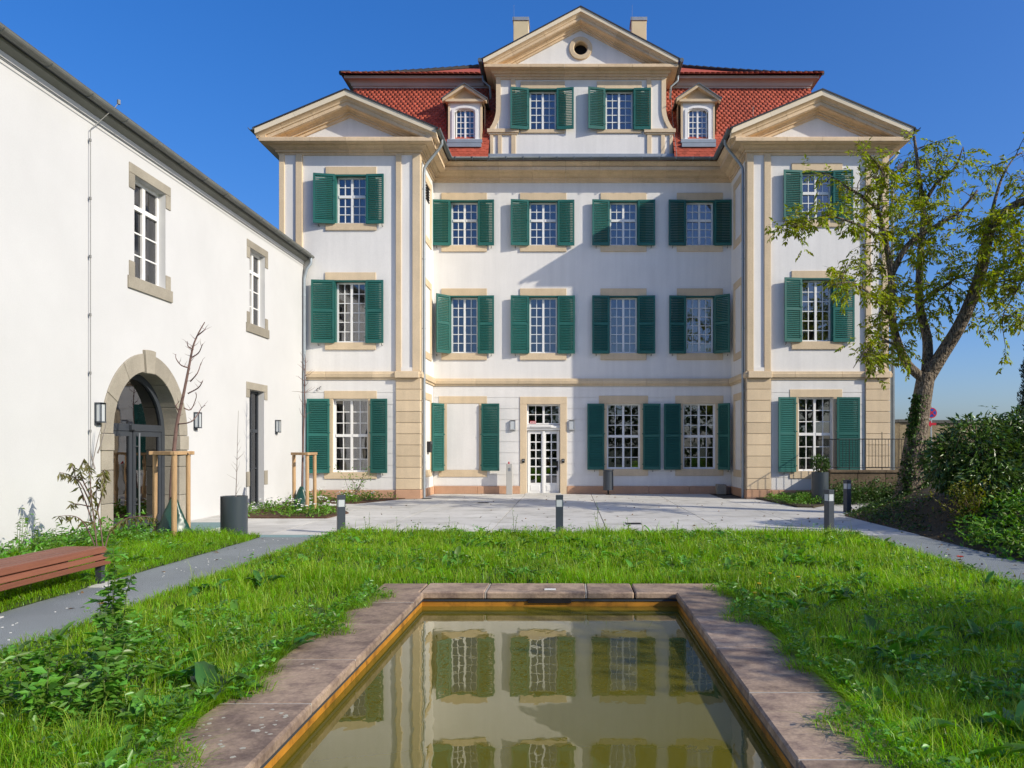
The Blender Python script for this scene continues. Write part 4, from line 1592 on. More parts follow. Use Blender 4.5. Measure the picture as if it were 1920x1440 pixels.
FL.box(dr, arch_c - .18, arch_c + .02, rd - .07, rd - .01, 2.04, 2.14)
for s in (-1, 1):
    u_in, u_out = sorted((arch_c + s * .02, arch_c + s * (ri - .135)))
    FL.box(dr, u_in, u_in + .11, rd + .01, rd + .08, .02, 2.018)
    FL.box(dr, u_out - .11, u_out, rd + .01, rd + .08, .02, 2.018)
    FL.box(dr, u_in + .11, u_out - .11, rd + .01, rd + .08, .02, .22)
    FL.box(dr, u_in + .11, u_out - .11, rd + .01, rd + .08, 1.91, 2.018)
adoor = dr.build('arched_door', M_ANTH_M, out_b)
for s in (-1, 1):
    u_in, u_out = sorted((arch_c + s * .02, arch_c + s * (ri - .135)))
    bb = MB()
    FL.box(bb, u_in + .11, u_out - .11, rd + .04, rd + .048, .22, 1.91)
    bb.build('door_pane', M_GLASS_D, adoor)
bb = MB()
pts = [(arch_c - (ri - .13) * math.cos(PI * k / NA), max(2.16, arch_s + (ri - .13) * math.sin(PI * k / NA))) for k in range(NA + 1)]
FL.prism(bb, pts, rd + .04, rd + .048)
bb.build('fanlight_pane', M_GLASS_D, adoor)
bb = MB()
bb.tube([FL.p(arch_c + .10, rd - .07, .25), FL.p(arch_c + .10, rd - .07, 1.98)], .019, 8)
for z in (.5, 1.7):
    bb.tube([FL.p(arch_c + .10, rd - .07, z), FL.p(arch_c + .10, rd + .02, z)], .012, 6)
bb.build('door_handle', M_STEEL, adoor)
bb = MB()
FL.box(bb, arch_c - .55, arch_c - .20, rd + .5, rd + .52, 2.28, 2.50)
bb.build('exit_sign', M_EXIT, adoor)
bb = MB()
P = FL.p
a0, a1, D0, D1 = arch_c - 2.2, arch_c + 2.2, rd + .1, rd + 4.5
bb.add([P(a0, D0, 0), P(a1, D0, 0), P(a1, D0, 3.4), P(a0, D0, 3.4), P(a0, D1, 0), P(a1, D1, 0), P(a1, D1, 3.4), P(a0, D1, 3.4)],
       [(4, 5, 6, 7), (0, 1, 5, 4), (1, 2, 6, 5), (2, 3, 7, 6), (3, 0, 4, 7)])
bb.build('hall_wall', M_ROOM_L, adoor)
# upper windows and the tall ground floor window
for (u0, u1, z0, z1) in (winA, winB):
    make_window(FL, out_b, u0, u1, z0, z1, rows=4, transom_after=(3, 1), cols=2, frame=.07, mullion=.11, bar=.03, rec=.15, room_depth=1.0)
    for nm, a, c, za, zb, pr_ in (('lintel', u0 - .2, u1 + .2, z1 + .003, z1 + .20, .02), ('sill', u0 - .25, u1 + .25, z0 - .25, z0 - .003, .04),
                                  ('lintel_ear', u0 - .2, u0 - .003, z1 - .30, z1, .02), ('lintel_ear', u1 + .003, u1 + .2, z1 - .30, z1, .02),
                                  ('sill_ear', u0 - .2, u0 - .003, z0, z0 + .30, .02), ('sill_ear', u1 + .003, u1 + .2, z0, z0 + .30, .02)):
        bb = MB()
        FL.box(bb, a, c, -pr_, .13, za, zb)
        bb.build(nm, M_GREY_STONE, out_b, bevel=.006)
u0, u1, z0, z1 = winC
make_window(FL, out_b, u0, u1, z0, z1, rows=1, transom_after=(2, 1), cols=1, frame=.07, mullion=.06, rec=.16, mat_frame=M_ANTH_M, glass=M_GLASS_D, room_depth=1.5, name='tall_window')
for nm, a, c, za, zb in (('lintel', u0 - .22, u1 + .22, z1 + .003, z1 + .2), ('lintel_ear', u0 - .22, u0 - .003, z1 - .22, z1), ('lintel_ear', u1 + .003, u1 + .22, z1 - .22, z1),
                         ('old_sill_stone', u0 - .24, u0 - .003, .62, 1.02), ('old_sill_stone', u1 + .003, u1 + .24, .62, 1.02)):
    bb = MB()
    FL.box(bb, a, c, -.02, .15, za, zb)
    bb.build(nm, M_GREY_STONE, out_b, bevel=.006)
for (prio, face, r_, d, w, gm) in pane_specs:
    a, c, za, zb = r_
    key = (face.kind, round(c - a, 3), round(zb - za, 3), gm.name)
    if key not in pane_cache:
        q = MB()
        q.box(-.002, .002, -(c - a) / 2, (c - a) / 2, -(zb - za) / 2, (zb - za) / 2)
        pane_cache[key] = q.mesh('pane', gm)
    o = link('pane', pane_cache[key], w, Vector(face.p((a + c) / 2, d, (za + zb) / 2)) - org(out_b))

# ------------------------------------------------------------------ pool
pool = thing('garden_pool', 'sunken rectangular garden pool edged with broad red sandstone coping slabs', 'pool', (-.22, 5, 0))
cz0_, cz1_ = .022, .10
ix0, ix1, iy0, iy1 = POOL
# side stones: joints read from the photograph, continued towards the camera
left_j = [8.756, 8.22, 7.20, 6.00, 4.97, 3.85, 2.75, 1.7, iy0]
right_j = [8.756, 7.55, 6.35, 5.2, 4.08, 2.95, 1.9, iy0]
def coping(x0, x1, y0, y1, t):
    bb = MB()
    bb.box(x0, x1, y0, y1, cz0_ - .0, cz1_ + t)
    o = bb.build('coping_stone', M_COPING, pool, bevel=.014)
    return o
g = .008
for y1_, y0_ in zip(left_j[:-1], left_j[1:]):
    coping(ix0 - CW, ix0, y0_ + g, y1_ - g, 0.0 if y0_ < 6.1 else random.uniform(-.004, .004))
for y1_, y0_ in zip(right_j[:-1], right_j[1:]):
    coping(ix1, ix1 + CW, y0_ + g, y1_ - g, random.uniform(-.004, .004))
bx = [ix0 - CW, ix0 - .05, XP(910, 8.756), XP(1099, 8.756), XP(1190, 8.756), ix1 + CW]
for x0_, x1_ in zip(bx[:-1], bx[1:]):
    coping(x0_ + g, x1_ - g, iy1 + .003, iy1 + CW, random.uniform(-.003, .003))
bx2 = [ix0 - CW, -.7, .35, ix1 + CW]
for x0_, x1_ in zip(bx2[:-1], bx2[1:]):
    coping(x0_ + g, x1_ - g, iy0 - CW, iy0 - .003, 0)
# pale mortar in the joints of the far edge, slabs' bed underneath
M_MORTAR = mat('pale_mortar', (.42, .38, .32), .95, .2, 8)
mj = [(x - g + .001, x + g - .001, iy1 + .01, iy1 + CW - .01) for x in bx[2:4]]
mj += [(ix0 - CW + .01, ix0 - .008, y - g + .001, y + g - .001) for y in left_j[1:-1]]
mj += [(ix1 + .008, ix1 + CW - .01, y - g + .001, y + g - .001) for y in right_j[1:-1]]
for q_ in mj:
    bb = MB()
    bb.box(*q_, cz0_ + .01, cz1_ - .005)
    bb.build('mortar_joint', M_MORTAR, pool)
# dark steel rim and rusty liner walls
o1, o2, dp = .018, .028, -.75
bb = MB()
for (a, c, d, e) in ((ix0 - o1 - .05, ix0 - o1, iy0 - .05, iy1 + .05), (ix1 + o1, ix1 + o1 + .05, iy0 - .05, iy1 + .05), (ix0 - o1, ix1 + o1, iy1 + o1, iy1 + o1 + .05), (ix0 - o1, ix1 + o1, iy0 - o1 - .05, iy0 - o1)):
    bb.box(a, c, d, e, -.003, cz0_ - .002)
bb.build('steel_rim', M_ANTH_M, pool)
bb = MB()
for (a, c, d, e) in ((ix0 - o2 - .06, ix0 - o2, iy0 - .1, iy1 + .1), (ix1 + o2, ix1 + o2 + .06, iy0 - .1, iy1 + .1), (ix0 - o2, ix1 + o2, iy1 + o2, iy1 + o2 + .06), (ix0 - o2, ix1 + o2, iy0 - o2 - .06, iy0 - o2)):
    bb.box(a, c, d, e, dp, -.0035)
bb.box(ix0 - .1, ix1 + .1, iy0 - .1, iy1 + .1, dp - .05, dp)
bb.build('pool_wall', M_LINER, pool)
bb = MB()
bb.box(XP(990, iy1), XP(1071, iy1), iy1 + .006, iy1 + .02, -.02, .02)
bb.build('skimmer_slot', M_DARK, pool)
bb = MB()
bb.box(XP(1021, 8.9), XP(1042, 8.9), 8.86, 8.92, .1035, .112)
bb.build('marker_plate', M_PETAL, pool)
# lichen crusts on the near left slabs
bb = MB()
rl = random.Random(5)
for _ in range(55):
    x = ix0 - rl.uniform(.06, .55)
    y = rl.choice([rl.gauss(4.55, .18), rl.gauss(4.3, .3), rl.uniform(3.6, 6.0)])
    r = rl.uniform(.004, .017) * (2.0 if rl.random() < .12 else 1)
    pts = []
    for k in range(9):
        a = 2 * PI * k / 9
        q = r * rl.uniform(.55, 1.2)
        pts.append((x + q * math.cos(a), y + q * math.sin(a)))
    if min(abs(y - j) for j in left_j) > .05 and y < 5.9:
        bb.prism_xy(pts, .0995, .1006 + rl.uniform(0, .0005))
bb.build('lichen', M_LICHEN, pool, kind='stuff')
bb = MB()
wz = -.060
bb.add([(ix0 - o2, iy0 - o2, wz), (ix1 + o2, iy0 - o2, wz), (ix1 + o2, iy1 + o2, wz), (ix0 - o2, iy1 + o2, wz)], [(0, 1, 2, 3)])
tag(bb.build('water', M_WATER), 'still murky olive water filling the garden pool', 'water', kind='structure')

# ------------------------------------------------------------------ plaza, paths, lawn and beds
PX0, PX1 = -5.80, 6.65
PY0 = 15.35
bb = MB()
bb.add([(LX, PY0, -.016), (6.75, PY0, -.016), (6.75, 19.6, -.016), (11.5, 28.0, -.016), (11.5, 29.0, -.016), (LX, 29.0, -.016)], [(0, 1, 2, 3, 4, 5)])
plaza = tag(bb.build('plaza', M_JOINT), 'pale concrete forecourt in front of the mansion', 'forecourt', kind='structure')
xs = [LX, -7.3, PX0, -3.9, -1.6, .75, 3.1, 5.0, 6.72]
ys = [PY0, 17.3, 19.2, 21.1, 23.2, 25.4, 27.2, YC - .02]
for i in range(len(xs) - 1):
    for j in range(len(ys) - 1):
        x0_, x1_, y0_, y1_ = xs[i], xs[i + 1], ys[j], ys[j + 1]
        if (x0_ + x1_) / 2 < XL1 and y1_ > YW:
            y1_ = YW
        if (x0_ + x1_) / 2 > XR0 and y1_ > YW:
            y1_ = YW
        if y1_ - y0_ < .3:
            continue
        bb = MB()
        bb.box(x0_ + .010, x1_ - .010, y0_ + .012, y1_ - .012, -.06, random.uniform(-.0015, .0015))
        bb.build('paving_slab', M_CONC, plaza)
for k in range(3):                        # side walk towards the right, between the beds
    t0, t1 = k / 3, (k + 1) / 3
    a0, a1 = Vector((6.73, 19.7)), Vector((9.9, 25.0))
    b0, b1 = Vector((6.73, 22.1)), Vector((9.0, 25.6))
    q = [a0.lerp(a1, t0 + .003), a0.lerp(a1, t1 - .003), b0.lerp(b1, t1 - .003), b0.lerp(b1, t0 + .003)]
    bb = MB()
    bb.prism_xy([(p.x, p.y) for p in q], -.06, .0)
    bb.build('paving_slab', M_CONC, plaza)
bb = MB()
bb.box(PX0, -4.50, -6, PY0 - .004, -.05, 0.0)
tag(bb.build('path', M_ASPHALT), 'grey chipping path on the left passing the bench', 'path', kind='structure')
bb = MB()
bb.box(5.35, 6.66, -6, PY0 - .004, -.05, 0.0)
tag(bb.build('path', M_ASPHALT), 'grey chipping path on the right beside the leafy mound', 'path', kind='structure')
bb = MB()
for _ in range(60):                      # loose white chips lying along the left path
    x = rl.choice([rl.uniform(-5.75, -4.6), rl.gauss(-5.25, .06)])
    y = rl.uniform(4.5, 15)
    r = rl.uniform(.004, .011)
    bb.prism_xy([(x - r, y - r * .6), (x + r * .8, y - r * .5), (x + r, y + r * .6), (x - r * .4, y + r)], .0005, .006)
tag(bb.build('chippings', M_PETAL), 'loose white stone chips scattered along the grey path', 'chippings', kind='stuff')
lz = .045
OX0, OX1, OY0, OY1 = ix0 - CW, ix1 + CW, iy0 - CW, iy1 + CW
LAWN = (-4.50, 5.35, -6.0, PY0)
bb = MB()
for q in cells(LAWN[0], LAWN[1], LAWN[2], LAWN[3] - .01, [(OX0, OX1, OY0, OY1)]):
    bb.box(q[0], q[1], q[2], q[3], -.05, lz)
tag(bb.build('lawn', M_SOIL), 'lawn earth surrounding the pool between the two paths', 'lawn', kind='structure')
bb = MB()
bb.box(LX, PX0 - .003, -6, 14.95, -.05, lz)
tag(bb.build('lawn', M_SOIL), 'strip of lawn between the left path and the white outbuilding', 'lawn', kind='structure')
bb = MB()
bb.box(LX + .02, PX0 + .9, 14.97, PY0 - .006, -.05, .004)
bb.box(LX + .05, LX + 1.35, arch_c - 1.25, arch_c + 1.35, -.02, .010)
tag(bb.build('entrance_slab', M_TEAL), 'grey green slab before the arched entrance', 'slab', kind='structure')
bb = MB()
bb.prism_xy([(-8.2, 18.9), (-5.75, 18.9), (-5.62, 20.3), (-6.6, 22.6), (-8.3, 22.6)], -.03, .03)
tag(bb.build('planting_bed', M_MULCH), 'mulched bed around the staked tree in front of the tall window', 'planting bed', kind='structure')
bb = MB()
bb.prism_xy([(-8.6, 23.9), (-6.35, 23.7), (-5.35, 26.02), (-8.6, 26.02)], -.03, .03)
tag(bb.build('planting_bed', M_MULCH), 'mulched bed along the foot of the left wing', 'planting bed', kind='structure')
bb = MB()
bb.prism_xy([(6.05, 26.02), (6.35, 22.3), (6.75, 22.2), (8.6, 24.6), (10.4, 25.6), (10.4, 26.02)], -.03, .05)
tag(bb.build('planting_bed', M_EARTH), 'green bed below the right wing around the tall planter', 'planting bed', kind='structure')


def mound_h(X, Y):
    """height of the planted mound right of the path"""
    X, Y = np.asarray(X, float), np.asarray(Y, float)
    d1 = X - 6.68
    d2 = (X - 6.66) * .876 - (Y - 19.65) * .484
    d = np.minimum(d1, d2)
    s = np.clip(d / 2.1, 0, 1)
    s = s * s * (3 - 2 * s)
    und = .05 * np.sin(X * 2.1 + Y * .7) * np.sin(Y * 1.3 + 1) * np.clip(d, 0, 1)
    return np.where(d > 0, .02 + .66 * s + und, -.05)


nx, ny = 70, 120
gx_, gy_ = np.meshgrid(np.linspace(6.66, 22, nx), np.linspace(-6, 27.5, ny))
gz_ = mound_h(gx_, gy_)
V = np.stack([gx_, gy_, gz_], -1).reshape(-1, 3)
idx = np.arange(nx * ny).reshape(ny, nx)
Fq = np.stack([idx[:-1, :-1], idx[:-1, 1:], idx[1:, 1:], idx[1:, :-1]], -1).reshape(-1, 4)
keep = (V[Fq][:, :, 2] > -.04).any(1)
tag(fast_mesh('mound', V, Fq[keep], M_EARTH, smooth=True), 'raised earth bank to the right of the path', 'mound', kind='structure')
# street level beyond the boundary wall
bb = MB()
bb.box(10.4, 60, 29.2, 70, -.05, .40)
tag(bb.build('street', M_STREET), 'asphalt street behind the boundary wall on the right', 'street', kind='structure')

# drain covers in the forecourt
for i, (px, py, lab) in enumerate(((906, 943, 'small dark drain grate in the paving near the blank window'), (1188, 982, 'small dark drain grate in the paving right of the middle bollard'), (800, 935, 'small dark drain grate at the foot of the left downpipe'))):
    Y = F_PX * CAM_Z / (py - VPY)
    x = XP(px, Y)
    t = thing('drain_cover', lab, 'drain', (x, Y, 0), 'drain grates in the forecourt')
    bb = MB()
    bb.box(x - .17, x + .17, Y - .17, Y + .17, .002, .008)
    bb.build('drain_frame', M_ANTH_M, t)
    bb = MB()
    for k in range(6):
        bb.box(x - .14, x + .14, Y - .135 + k * .05, Y - .115 + k * .05, .0085, .012)
    bb.build('drain_bar', M_BLACK, t)

# ------------------------------------------------------------------ furniture of the garden
def bollard(px0, px1, pyt, Y, label, rot, zb=0.0):
    w = .145
    x = XP((px0 + px1) / 2, Y)
    t = thing('bollard_light', label, 'bollard light', (x, Y, zb), 'square bollard lights round the lawn')
    h = ZP(pyt, Y) - zb
    parts = [('post', M_ANTH, 0, h - .23, w), ('lamp_glass', M_LAMPGLASS, h - .228, h - .092, w - .012), ('cap', M_ANTH, h - .09, h, w)]
    for nm, m_, a, c, ww in parts:
        q = MB()
        q.box(-ww / 2, ww / 2, -ww / 2, ww / 2, a, c)
        if nm == 'lamp_glass':
            pass
        me = q.mesh(nm, m_)
        o = link(nm, me, t)
        o.rotation_euler = (0, 0, math.radians(rot))
        if nm != 'lamp_glass':
            bv = o.modifiers.new('bevel', 'BEVEL')
            bv.width = .006
            bv.segments = 1
    for sx in (-1, 1):
        for sy in (-1, 1):
            q = MB()
            q.box(sx * w / 2 - (.012 if sx > 0 else 0), sx * w / 2 + (.012 if sx < 0 else 0), sy * w / 2 - (.012 if sy > 0 else 0), sy * w / 2 + (.012 if sy < 0 else 0), h - .229, h - .091)
            o = link('corner_bar', q.mesh('corner_bar', M_ANTH), t)
            o.rotation_euler = (0, 0, math.radians(rot))
    return t


bollard(632, 647, 928, 15.7, 'bollard light at the left corner of the lawn near the planted bed', 25)
bollard(1043, 1055, 928, 15.75, 'bollard light in the middle of the far lawn edge opposite the door', 2)
bollard(1547, 1562, 918, 16.3, 'larger looking bollard light at the right corner of the lawn', 25)
bollard(1582, 1595, 900, 20.8, 'bollard light at the foot of the dark mound below the round planter', 25)


def planter(px0, px1, pyt, Y, zb, label):
    x = XP((px0 + px1) / 2, Y)
    r = (px1 - px0) / 2 * Y / F_PX
    h = ZP(pyt, Y) - zb
    t = thing('round_planter', label, 'planter', (x, Y, zb), 'tall round anthracite planters')
    N_ = 40
    prof = [(r, 0), (r, h), (r - .025, h), (r - .025, h - .05)]
    vs, fs = [], []
    for (rr_, z) in prof:
        vs += [(x + rr_ * math.cos(2 * PI * k / N_), Y + rr_ * math.sin(2 * PI * k / N_), zb + z) for k in range(N_)]
    for i in range(len(prof) - 1):
        for k in range(N_):
            fs.append((i * N_ + k, i * N_ + (k + 1) % N_, (i + 1) * N_ + (k + 1) % N_, (i + 1) * N_ + k))
    q = MB()
    q.add(vs, fs)
    smooth_angle(q.build('pot', mat('satin_anthracite', (.04, .052, .062), .3, .04, spec=.5), t, smooth=True))
    q = MB()
    q.cyl(x, Y, zb + h - .12, zb + h - .05, r - .028, 24)
    q.build('potting_soil', M_EARTH, t)
    return x, Y, zb + h - .05


plL = planter(415, 463, 930, 15.25, 0.0, 'round anthracite planter with a bare twig beside the path by the arched entrance')
plR = planter(1522, 1553, 885, 23.4, 0.05, 'round anthracite planter with a green shrub before the right wing')

# bench
BX1, BY0, BY1, BH = -5.74, 7.45, 9.95, .455
bench = thing('bench', 'red brown timber slat bench beside the left path', 'bench', (BX1 - .3, (BY0 + BY1) / 2, 0))
def slat(poly):
    q = MB()
    q.loft([(x, BY0, z) for x, z in poly], [(x, BY1, z) for x, z in poly])
    q.build('slat', M_BENCH, bench, bevel=.006)
for k in range(5):                        # top
    x1 = BX1 - .035 - k * .105
    slat([(x1 - .098, BH - .04), (x1, BH - .04), (x1, BH), (x1 - .098, BH)])
for side in (1, -1):                      # sloping front and back slats
    xc = BX1 if side == 1 else BX1 - .58
    for (z0, z1, o0, o1) in ((.385, .447, .02, .0), (.312, .372, .045, .028), (.240, .300, .05, .05)):
        a, c = xc + side * (o0 - .02), xc + side * (o1 - .02)
        poly = [(a, z0), (c, z1), (c - side * .035, z1), (a - side * .035, z0)]
        slat(poly)
for yy in (BY0 + .25, BY1 - .10):
    q = MB()
    q.box(BX1 - .085, BX1 - .01, yy - .04, yy + .04, .0125, BH - .045)
    q.box(BX1 - .54, BX1 - .465, yy - .04, yy + .04, .012, BH - .045)
    q.box(BX1 - .54, BX1 - .04, yy - .036, yy + .036, BH - .10, BH - .046)
    q.build('leg', M_ANTH_M, bench)
    q = MB()
    q.box(BX1 - .72, BX1 + .12, yy - .24, yy + .24, -.03, .012 if True else 0)
    q.build('foot_slab', M_CONC, bench)

# litter bin on a post by the wall, call post at the door
Yb = 28.25
x = XP(1140.5, Yb)
t = thing('litter_bin', 'round grey litter bin on a short post under the ground floor window', 'litter bin', (x, Yb, 0))
zt, zb = ZP(881, Yb), ZP(919, Yb)
q = MB()
q.cyl(x, Yb, zb, zt - .05, .18, 28)
smooth_angle(q.build('bin', M_ANTH, t, smooth=True))
q = MB()
q.cyl(x, Yb, zt - .035, zt, .19, 28)
q.cyl(x, Yb, zt - .055, zt - .03, .15, 20)
smooth_angle(q.build('lid', M_ANTH, t, smooth=True))
q = MB()
q.cyl(x, Yb + .02, 0, zb + .02, .03, 12)
q.box(x - .08, x + .08, Yb - .06, Yb + .1, 0, .012)
q.build('post', M_BLACK, t)
Yp = 28.42
x = XP(955, Yp)
t = thing('call_post', 'slim grey call post left of the white entrance door', 'post', (x, Yp, 0))
q = MB()
q.box(x - .105, x + .105, Yp - .09, Yp + .09, 0, ZP(869.5, Yp))
q.build('column', mat('light_grey_panel', (.42, .41, .38), .6, .05), t, bevel=.008)
q = MB()
zt = ZP(869.5, Yp)
q.cyl(x - .02, Yp, zt + .001, zt + .04, .035, 14)
q.cyl(x - .02, Yp, zt + .041, zt + .075, .02, 14)
q.build('button', M_RED, t)
q = MB()
q.box(x - .03, x + .05, Yp - .095, Yp - .091, zt - .26, zt - .14)
q.build('call_plate', M_STEEL, t)


def wall_lamp(face, u, z, w, h, dp, m_body, label, group, angled=False):
    t = thing('wall_lamp', label, 'wall lamp', face.p(u, 0, z), group)
    q = MB()
    face.box(q, u - w / 2, u + w / 2, -dp, -dp + .02, z + h / 2 - .02, z + h / 2)
    face.box(q, u - w / 2, u + w / 2, -dp, -.002, z + h / 2 - .02, z + h / 2 + .005)
    face.box(q, u - w / 2, u + w / 2, -dp, -.002, z - h / 2 - .005, z - h / 2 + .02)
    face.box(q, u - w / 2 + .0, u + w / 2 - .0, -.03, 0.0, z - h / 2 - .05, z + h / 2 - .021)
    for uu in (u - w / 2, u + w / 2 - .014):
        face.box(q, uu, uu + .014, -dp, -dp + .014, z - h / 2 + .021, z + h / 2 - .021)
    q.build('housing', m_body, t)
    q = MB()
    face.box(q, u - w / 2 + .016, u + w / 2 - .016, -dp + .016, -.032, z - h / 2 + .022, z + h / 2 - .022)
    q.build('lamp_glass', M_LAMPGLASS, t)


gl_ = 'anthracite wall lanterns on the outbuilding'
wall_lamp(FL, 14.70, 2.32, .15, .36, .13, M_ANTH, 'wall lantern between the lightning wire and the stone arch', gl_)
wall_lamp(FL, 18.55, 2.31, .15, .36, .13, M_ANTH, 'wall lantern right of the stone arch behind the bare young tree', gl_)
wall_lamp(FL, 23.65, 2.30, .15, .36, .13, M_ANTH, 'wall lantern between the tall window and the downpipe', gl_)
gl_ = 'pale box lamps beside the entrance door'
wall_lamp(FC, XP(962, YC), ZP(797, YC), .19, .34, .10, mat('pale_lamp_metal', (.45, .45, .44), .5, .03), 'pale box lamp on the wall left of the white door', gl_)
wall_lamp(FC, XP(1072, YC), ZP(797, YC), .19, .34, .10, MATS['pale_lamp_metal'], 'pale box lamp on the wall right of the white door', gl_)
for px, lab in ((981.5, 'small dark key reader on the stone left of the door'), (1056, 'small dark intercom on the stone right of the door')):
    u, z = XP(px, YC), ZP(864, YC)
    t = thing('intercom', lab, 'intercom', FC.p(u, -.04, z), None)
    q = MB()
    FC.box(q, u - .05, u + .05, -.075, -.04, z - .07, z + .07)
    q.build('housing', M_BLACK, t, bevel=.006)
    q = MB()
    FC.box(q, u - .03, u + .03, -.079, -.0755, z - .0, z + .045)
    q.build('panel', M_STEEL, t)
u, z = YW + 1.55, ZP(838, 27.6)
t = thing('letter_box', 'dark letter box on the return wall by the left downpipe', 'letter box', (XL1, u, z))
q = MB()
q.box(XL1 + .001, XL1 + .12, u - .2, u + .2, z - .19, z + .19)
q.build('box', M_BLACK, t, bevel=.008)
q = MB()
q.box(XL1 + .121, XL1 + .135, u - .21, u + .21, z + .10, z + .20)
q.build('flap', M_ANTH_M, t)
q = MB()
u0_, z0_ = XR0 - .42, .0
t = thing('stone_block', 'small grey block on the paving in the right corner of the centre', 'block', (u0_, YC - .25, 0))
q.box(u0_ - .17, u0_ + .17, YC - .42, YC - .10, 0, .36)
q.build('block', M_GREY_STONE, t, bevel=.02)

# ------------------------------------------------------------------ right side: low wall, railing, lamp, boundary wall, sign, car
rw_y = 24.35
t = thing('retaining_wall', 'low weathered wall carrying the iron railing beside the right wing', 'wall', (9.3, rw_y, 0))
bk = [(7.9, 8.75), (8.75, 9.6), (9.6, 10.5), (10.5, 11.3)]
for (a, c) in bk:
    for z0_, z1_ in ((-.05, .44), (.447, .90)):
        q = MB()
        q.box(a + .004, c - .004, rw_y, rw_y + .3, z0_, z1_)
        q.build('wall_block', M_RWALL, t, bevel=.012)
    q = MB()
    q.box(a + .003, c - .003, rw_y - .04, rw_y + .34, .904, .985)
    q.build('cap_stone', M_RWALL, t, bevel=.01)
q = MB()
q.box(8.12, 8.42, rw_y + .35, YW - .08, -.05, .975)
q.build('wall_return', M_RWALL, t, bevel=.012)
t = thing('railing', 'thin black iron railing with upright bars on the low wall', 'railing', (9.3, rw_y + .15, .985))
yr = rw_y + .15
zr0, zr1 = 1.02, 1.93
bars = []
for k in range(31):
    xx = 8.25 + k * .1
    q = MB()
    tall = k in (3, 13, 23)
    q.tube([(xx, yr, .986 if tall else zr0 + .03), (xx, yr, zr1 + (.22 if k == 13 else 0))], .012 if tall else .007, 6)
    q.build('post' if tall else 'bar', M_BLACK, t)
for k in range(1, 14):
    yy = yr + k * .12
    if yy > YW - .12:
        break
    q = MB()
    q.tube([(8.25, yy, zr0 + .03), (8.25, yy, zr1)], .007, 6)
    q.build('bar', M_BLACK, t)
q = MB()
q.tube([(8.25, YW - .09, zr1), (8.25, yr, zr1), (11.3, yr, zr1)], .016, 6)
q.tube([(8.25, YW - .09, zr0 + .03), (8.25, yr, zr0 + .03), (11.3, yr, zr0 + .03)], .012, 6)
q.build('rail', M_BLACK, t)

Yl = 29.0
x = XP(1673.5, Yl)
t = thing('street_lamp', 'tall grey lamp post with two floodlights right of the mansion', 'street lamp', (x, Yl, .4))
q = MB()
q.tube([(x, Yl, .3), (x, Yl, 4.0), (x, Yl, ZP(318, Yl))], [.085, .075, .055], 12)
smooth_angle(q.build('pole', M_ZINC, t, smooth=True))
zt = ZP(325, Yl)
q = MB()
q.tube([(x - .35, Yl, zt - .1), (x + .4, Yl - .1, zt + .15)], .03, 8)
q.build('crossarm', M_ANTH_M, t)
for sx, zz_, ry in ((-.3, -.12, 20), (.33, .16, -30)):
    q = MB()
    q.loft([(-.2, -.14, -.10), (.2, -.14, -.10), (.2, -.14, .10), (-.2, -.14, .10)], [(-.13, .14, -.06), (.13, .14, -.06), (.13, .14, .06), (-.13, .14, .06)])
    o = link('floodlight', q.mesh('floodlight', M_ANTH_M), t, (sx, -.12, zt - .4 + zz_))
    o.rotation_euler = (math.radians(-25), math.radians(ry), math.radians(ry))
    q = MB()
    q.box(-.17, .17, -.146, -.141, -.08, .08)
    g_ = link('flood_glass', q.mesh('flood_glass', M_LAMPGLASS), o)

Yw_ = 31.2
wx0 = XP(1690, Yw_)
t = thing('boundary_wall', 'old stone boundary wall with a dark coping behind the big tree', 'wall', (18, Yw_, .3))
xx = wx0 + .45
while xx < 27:
    q = MB()
    q.box(xx, xx + 2.2 - .01, Yw_, Yw_ + .4, .3, 2.60)
    q.build('wall_panel', M_WALLST, t)
    q = MB()
    q.box(xx - .0, xx + 2.2 - .008, Yw_ - .07, Yw_ + .47, 2.603, 2.74)
    q.build('coping_stone', M_SLATE, t, bevel=.015)
    xx += 2.2
t = thing('gate_pillar', 'square stone gate pillar with a dark cap beside the lamp post', 'pillar', (wx0, Yw_ - .3, .3))
q = MB()
q.box(wx0 - .28, wx0 + .38, Yw_ - .5, Yw_ + .2, .3, 2.62)
q.build('shaft', M_WALLST, t, bevel=.02)
q = MB()
q.box(wx0 - .36, wx0 + .46, Yw_ - .58, Yw_ + .28, 2.623, 2.75)
q.build('cap', M_SLATE, t, bevel=.02)

Ys = 30.0
x, z = XP(1747, Ys), ZP(774, Ys)
t = thing('road_sign', 'round blue and red no stopping sign with a small arrow plate', 'road sign', (x, Ys, .3))
q = MB()
q.tube([(x, Ys + .05, .3), (x, Ys + .05, z + .25)], .03, 8)
q.build('pole', M_ZINC_L, t)
q = MB()
def disc(bb, r, y, n=32, r_in=0):
    if r_in == 0:
        bb.loft([(x + r * math.cos(2 * PI * k / n), y, z + r * math.sin(2 * PI * k / n)) for k in range(n)], [(x + r * math.cos(2 * PI * k / n), y + .006, z + r * math.sin(2 * PI * k / n)) for k in range(n)])
disc(q, .195, Ys)
q.build('sign_plate', M_RED, t)
q = MB()
disc(q, .155, Ys - .008)
q.build('sign_field', M_BLUE, t)
q = MB()
for a in (PI / 4, -PI / 4):
    c_, s_ = math.cos(a), math.sin(a)
    L_, w_ = .155, .021
    q.loft([(x + c_ * u - s_ * v, Ys - .016 - (.004 if a > 0 else 0), z + s_ * u + c_ * v) for u, v in ((-L_, -w_), (L_, -w_), (L_, w_), (-L_, w_))],
           [(x + c_ * u - s_ * v, Ys - .009, z + s_ * u + c_ * v) for u, v in ((-L_, -w_), (L_, -w_), (L_, w_), (-L_, w_))])
q.build('cross', M_RED, t)
q = MB()
za = ZP(795, Ys)
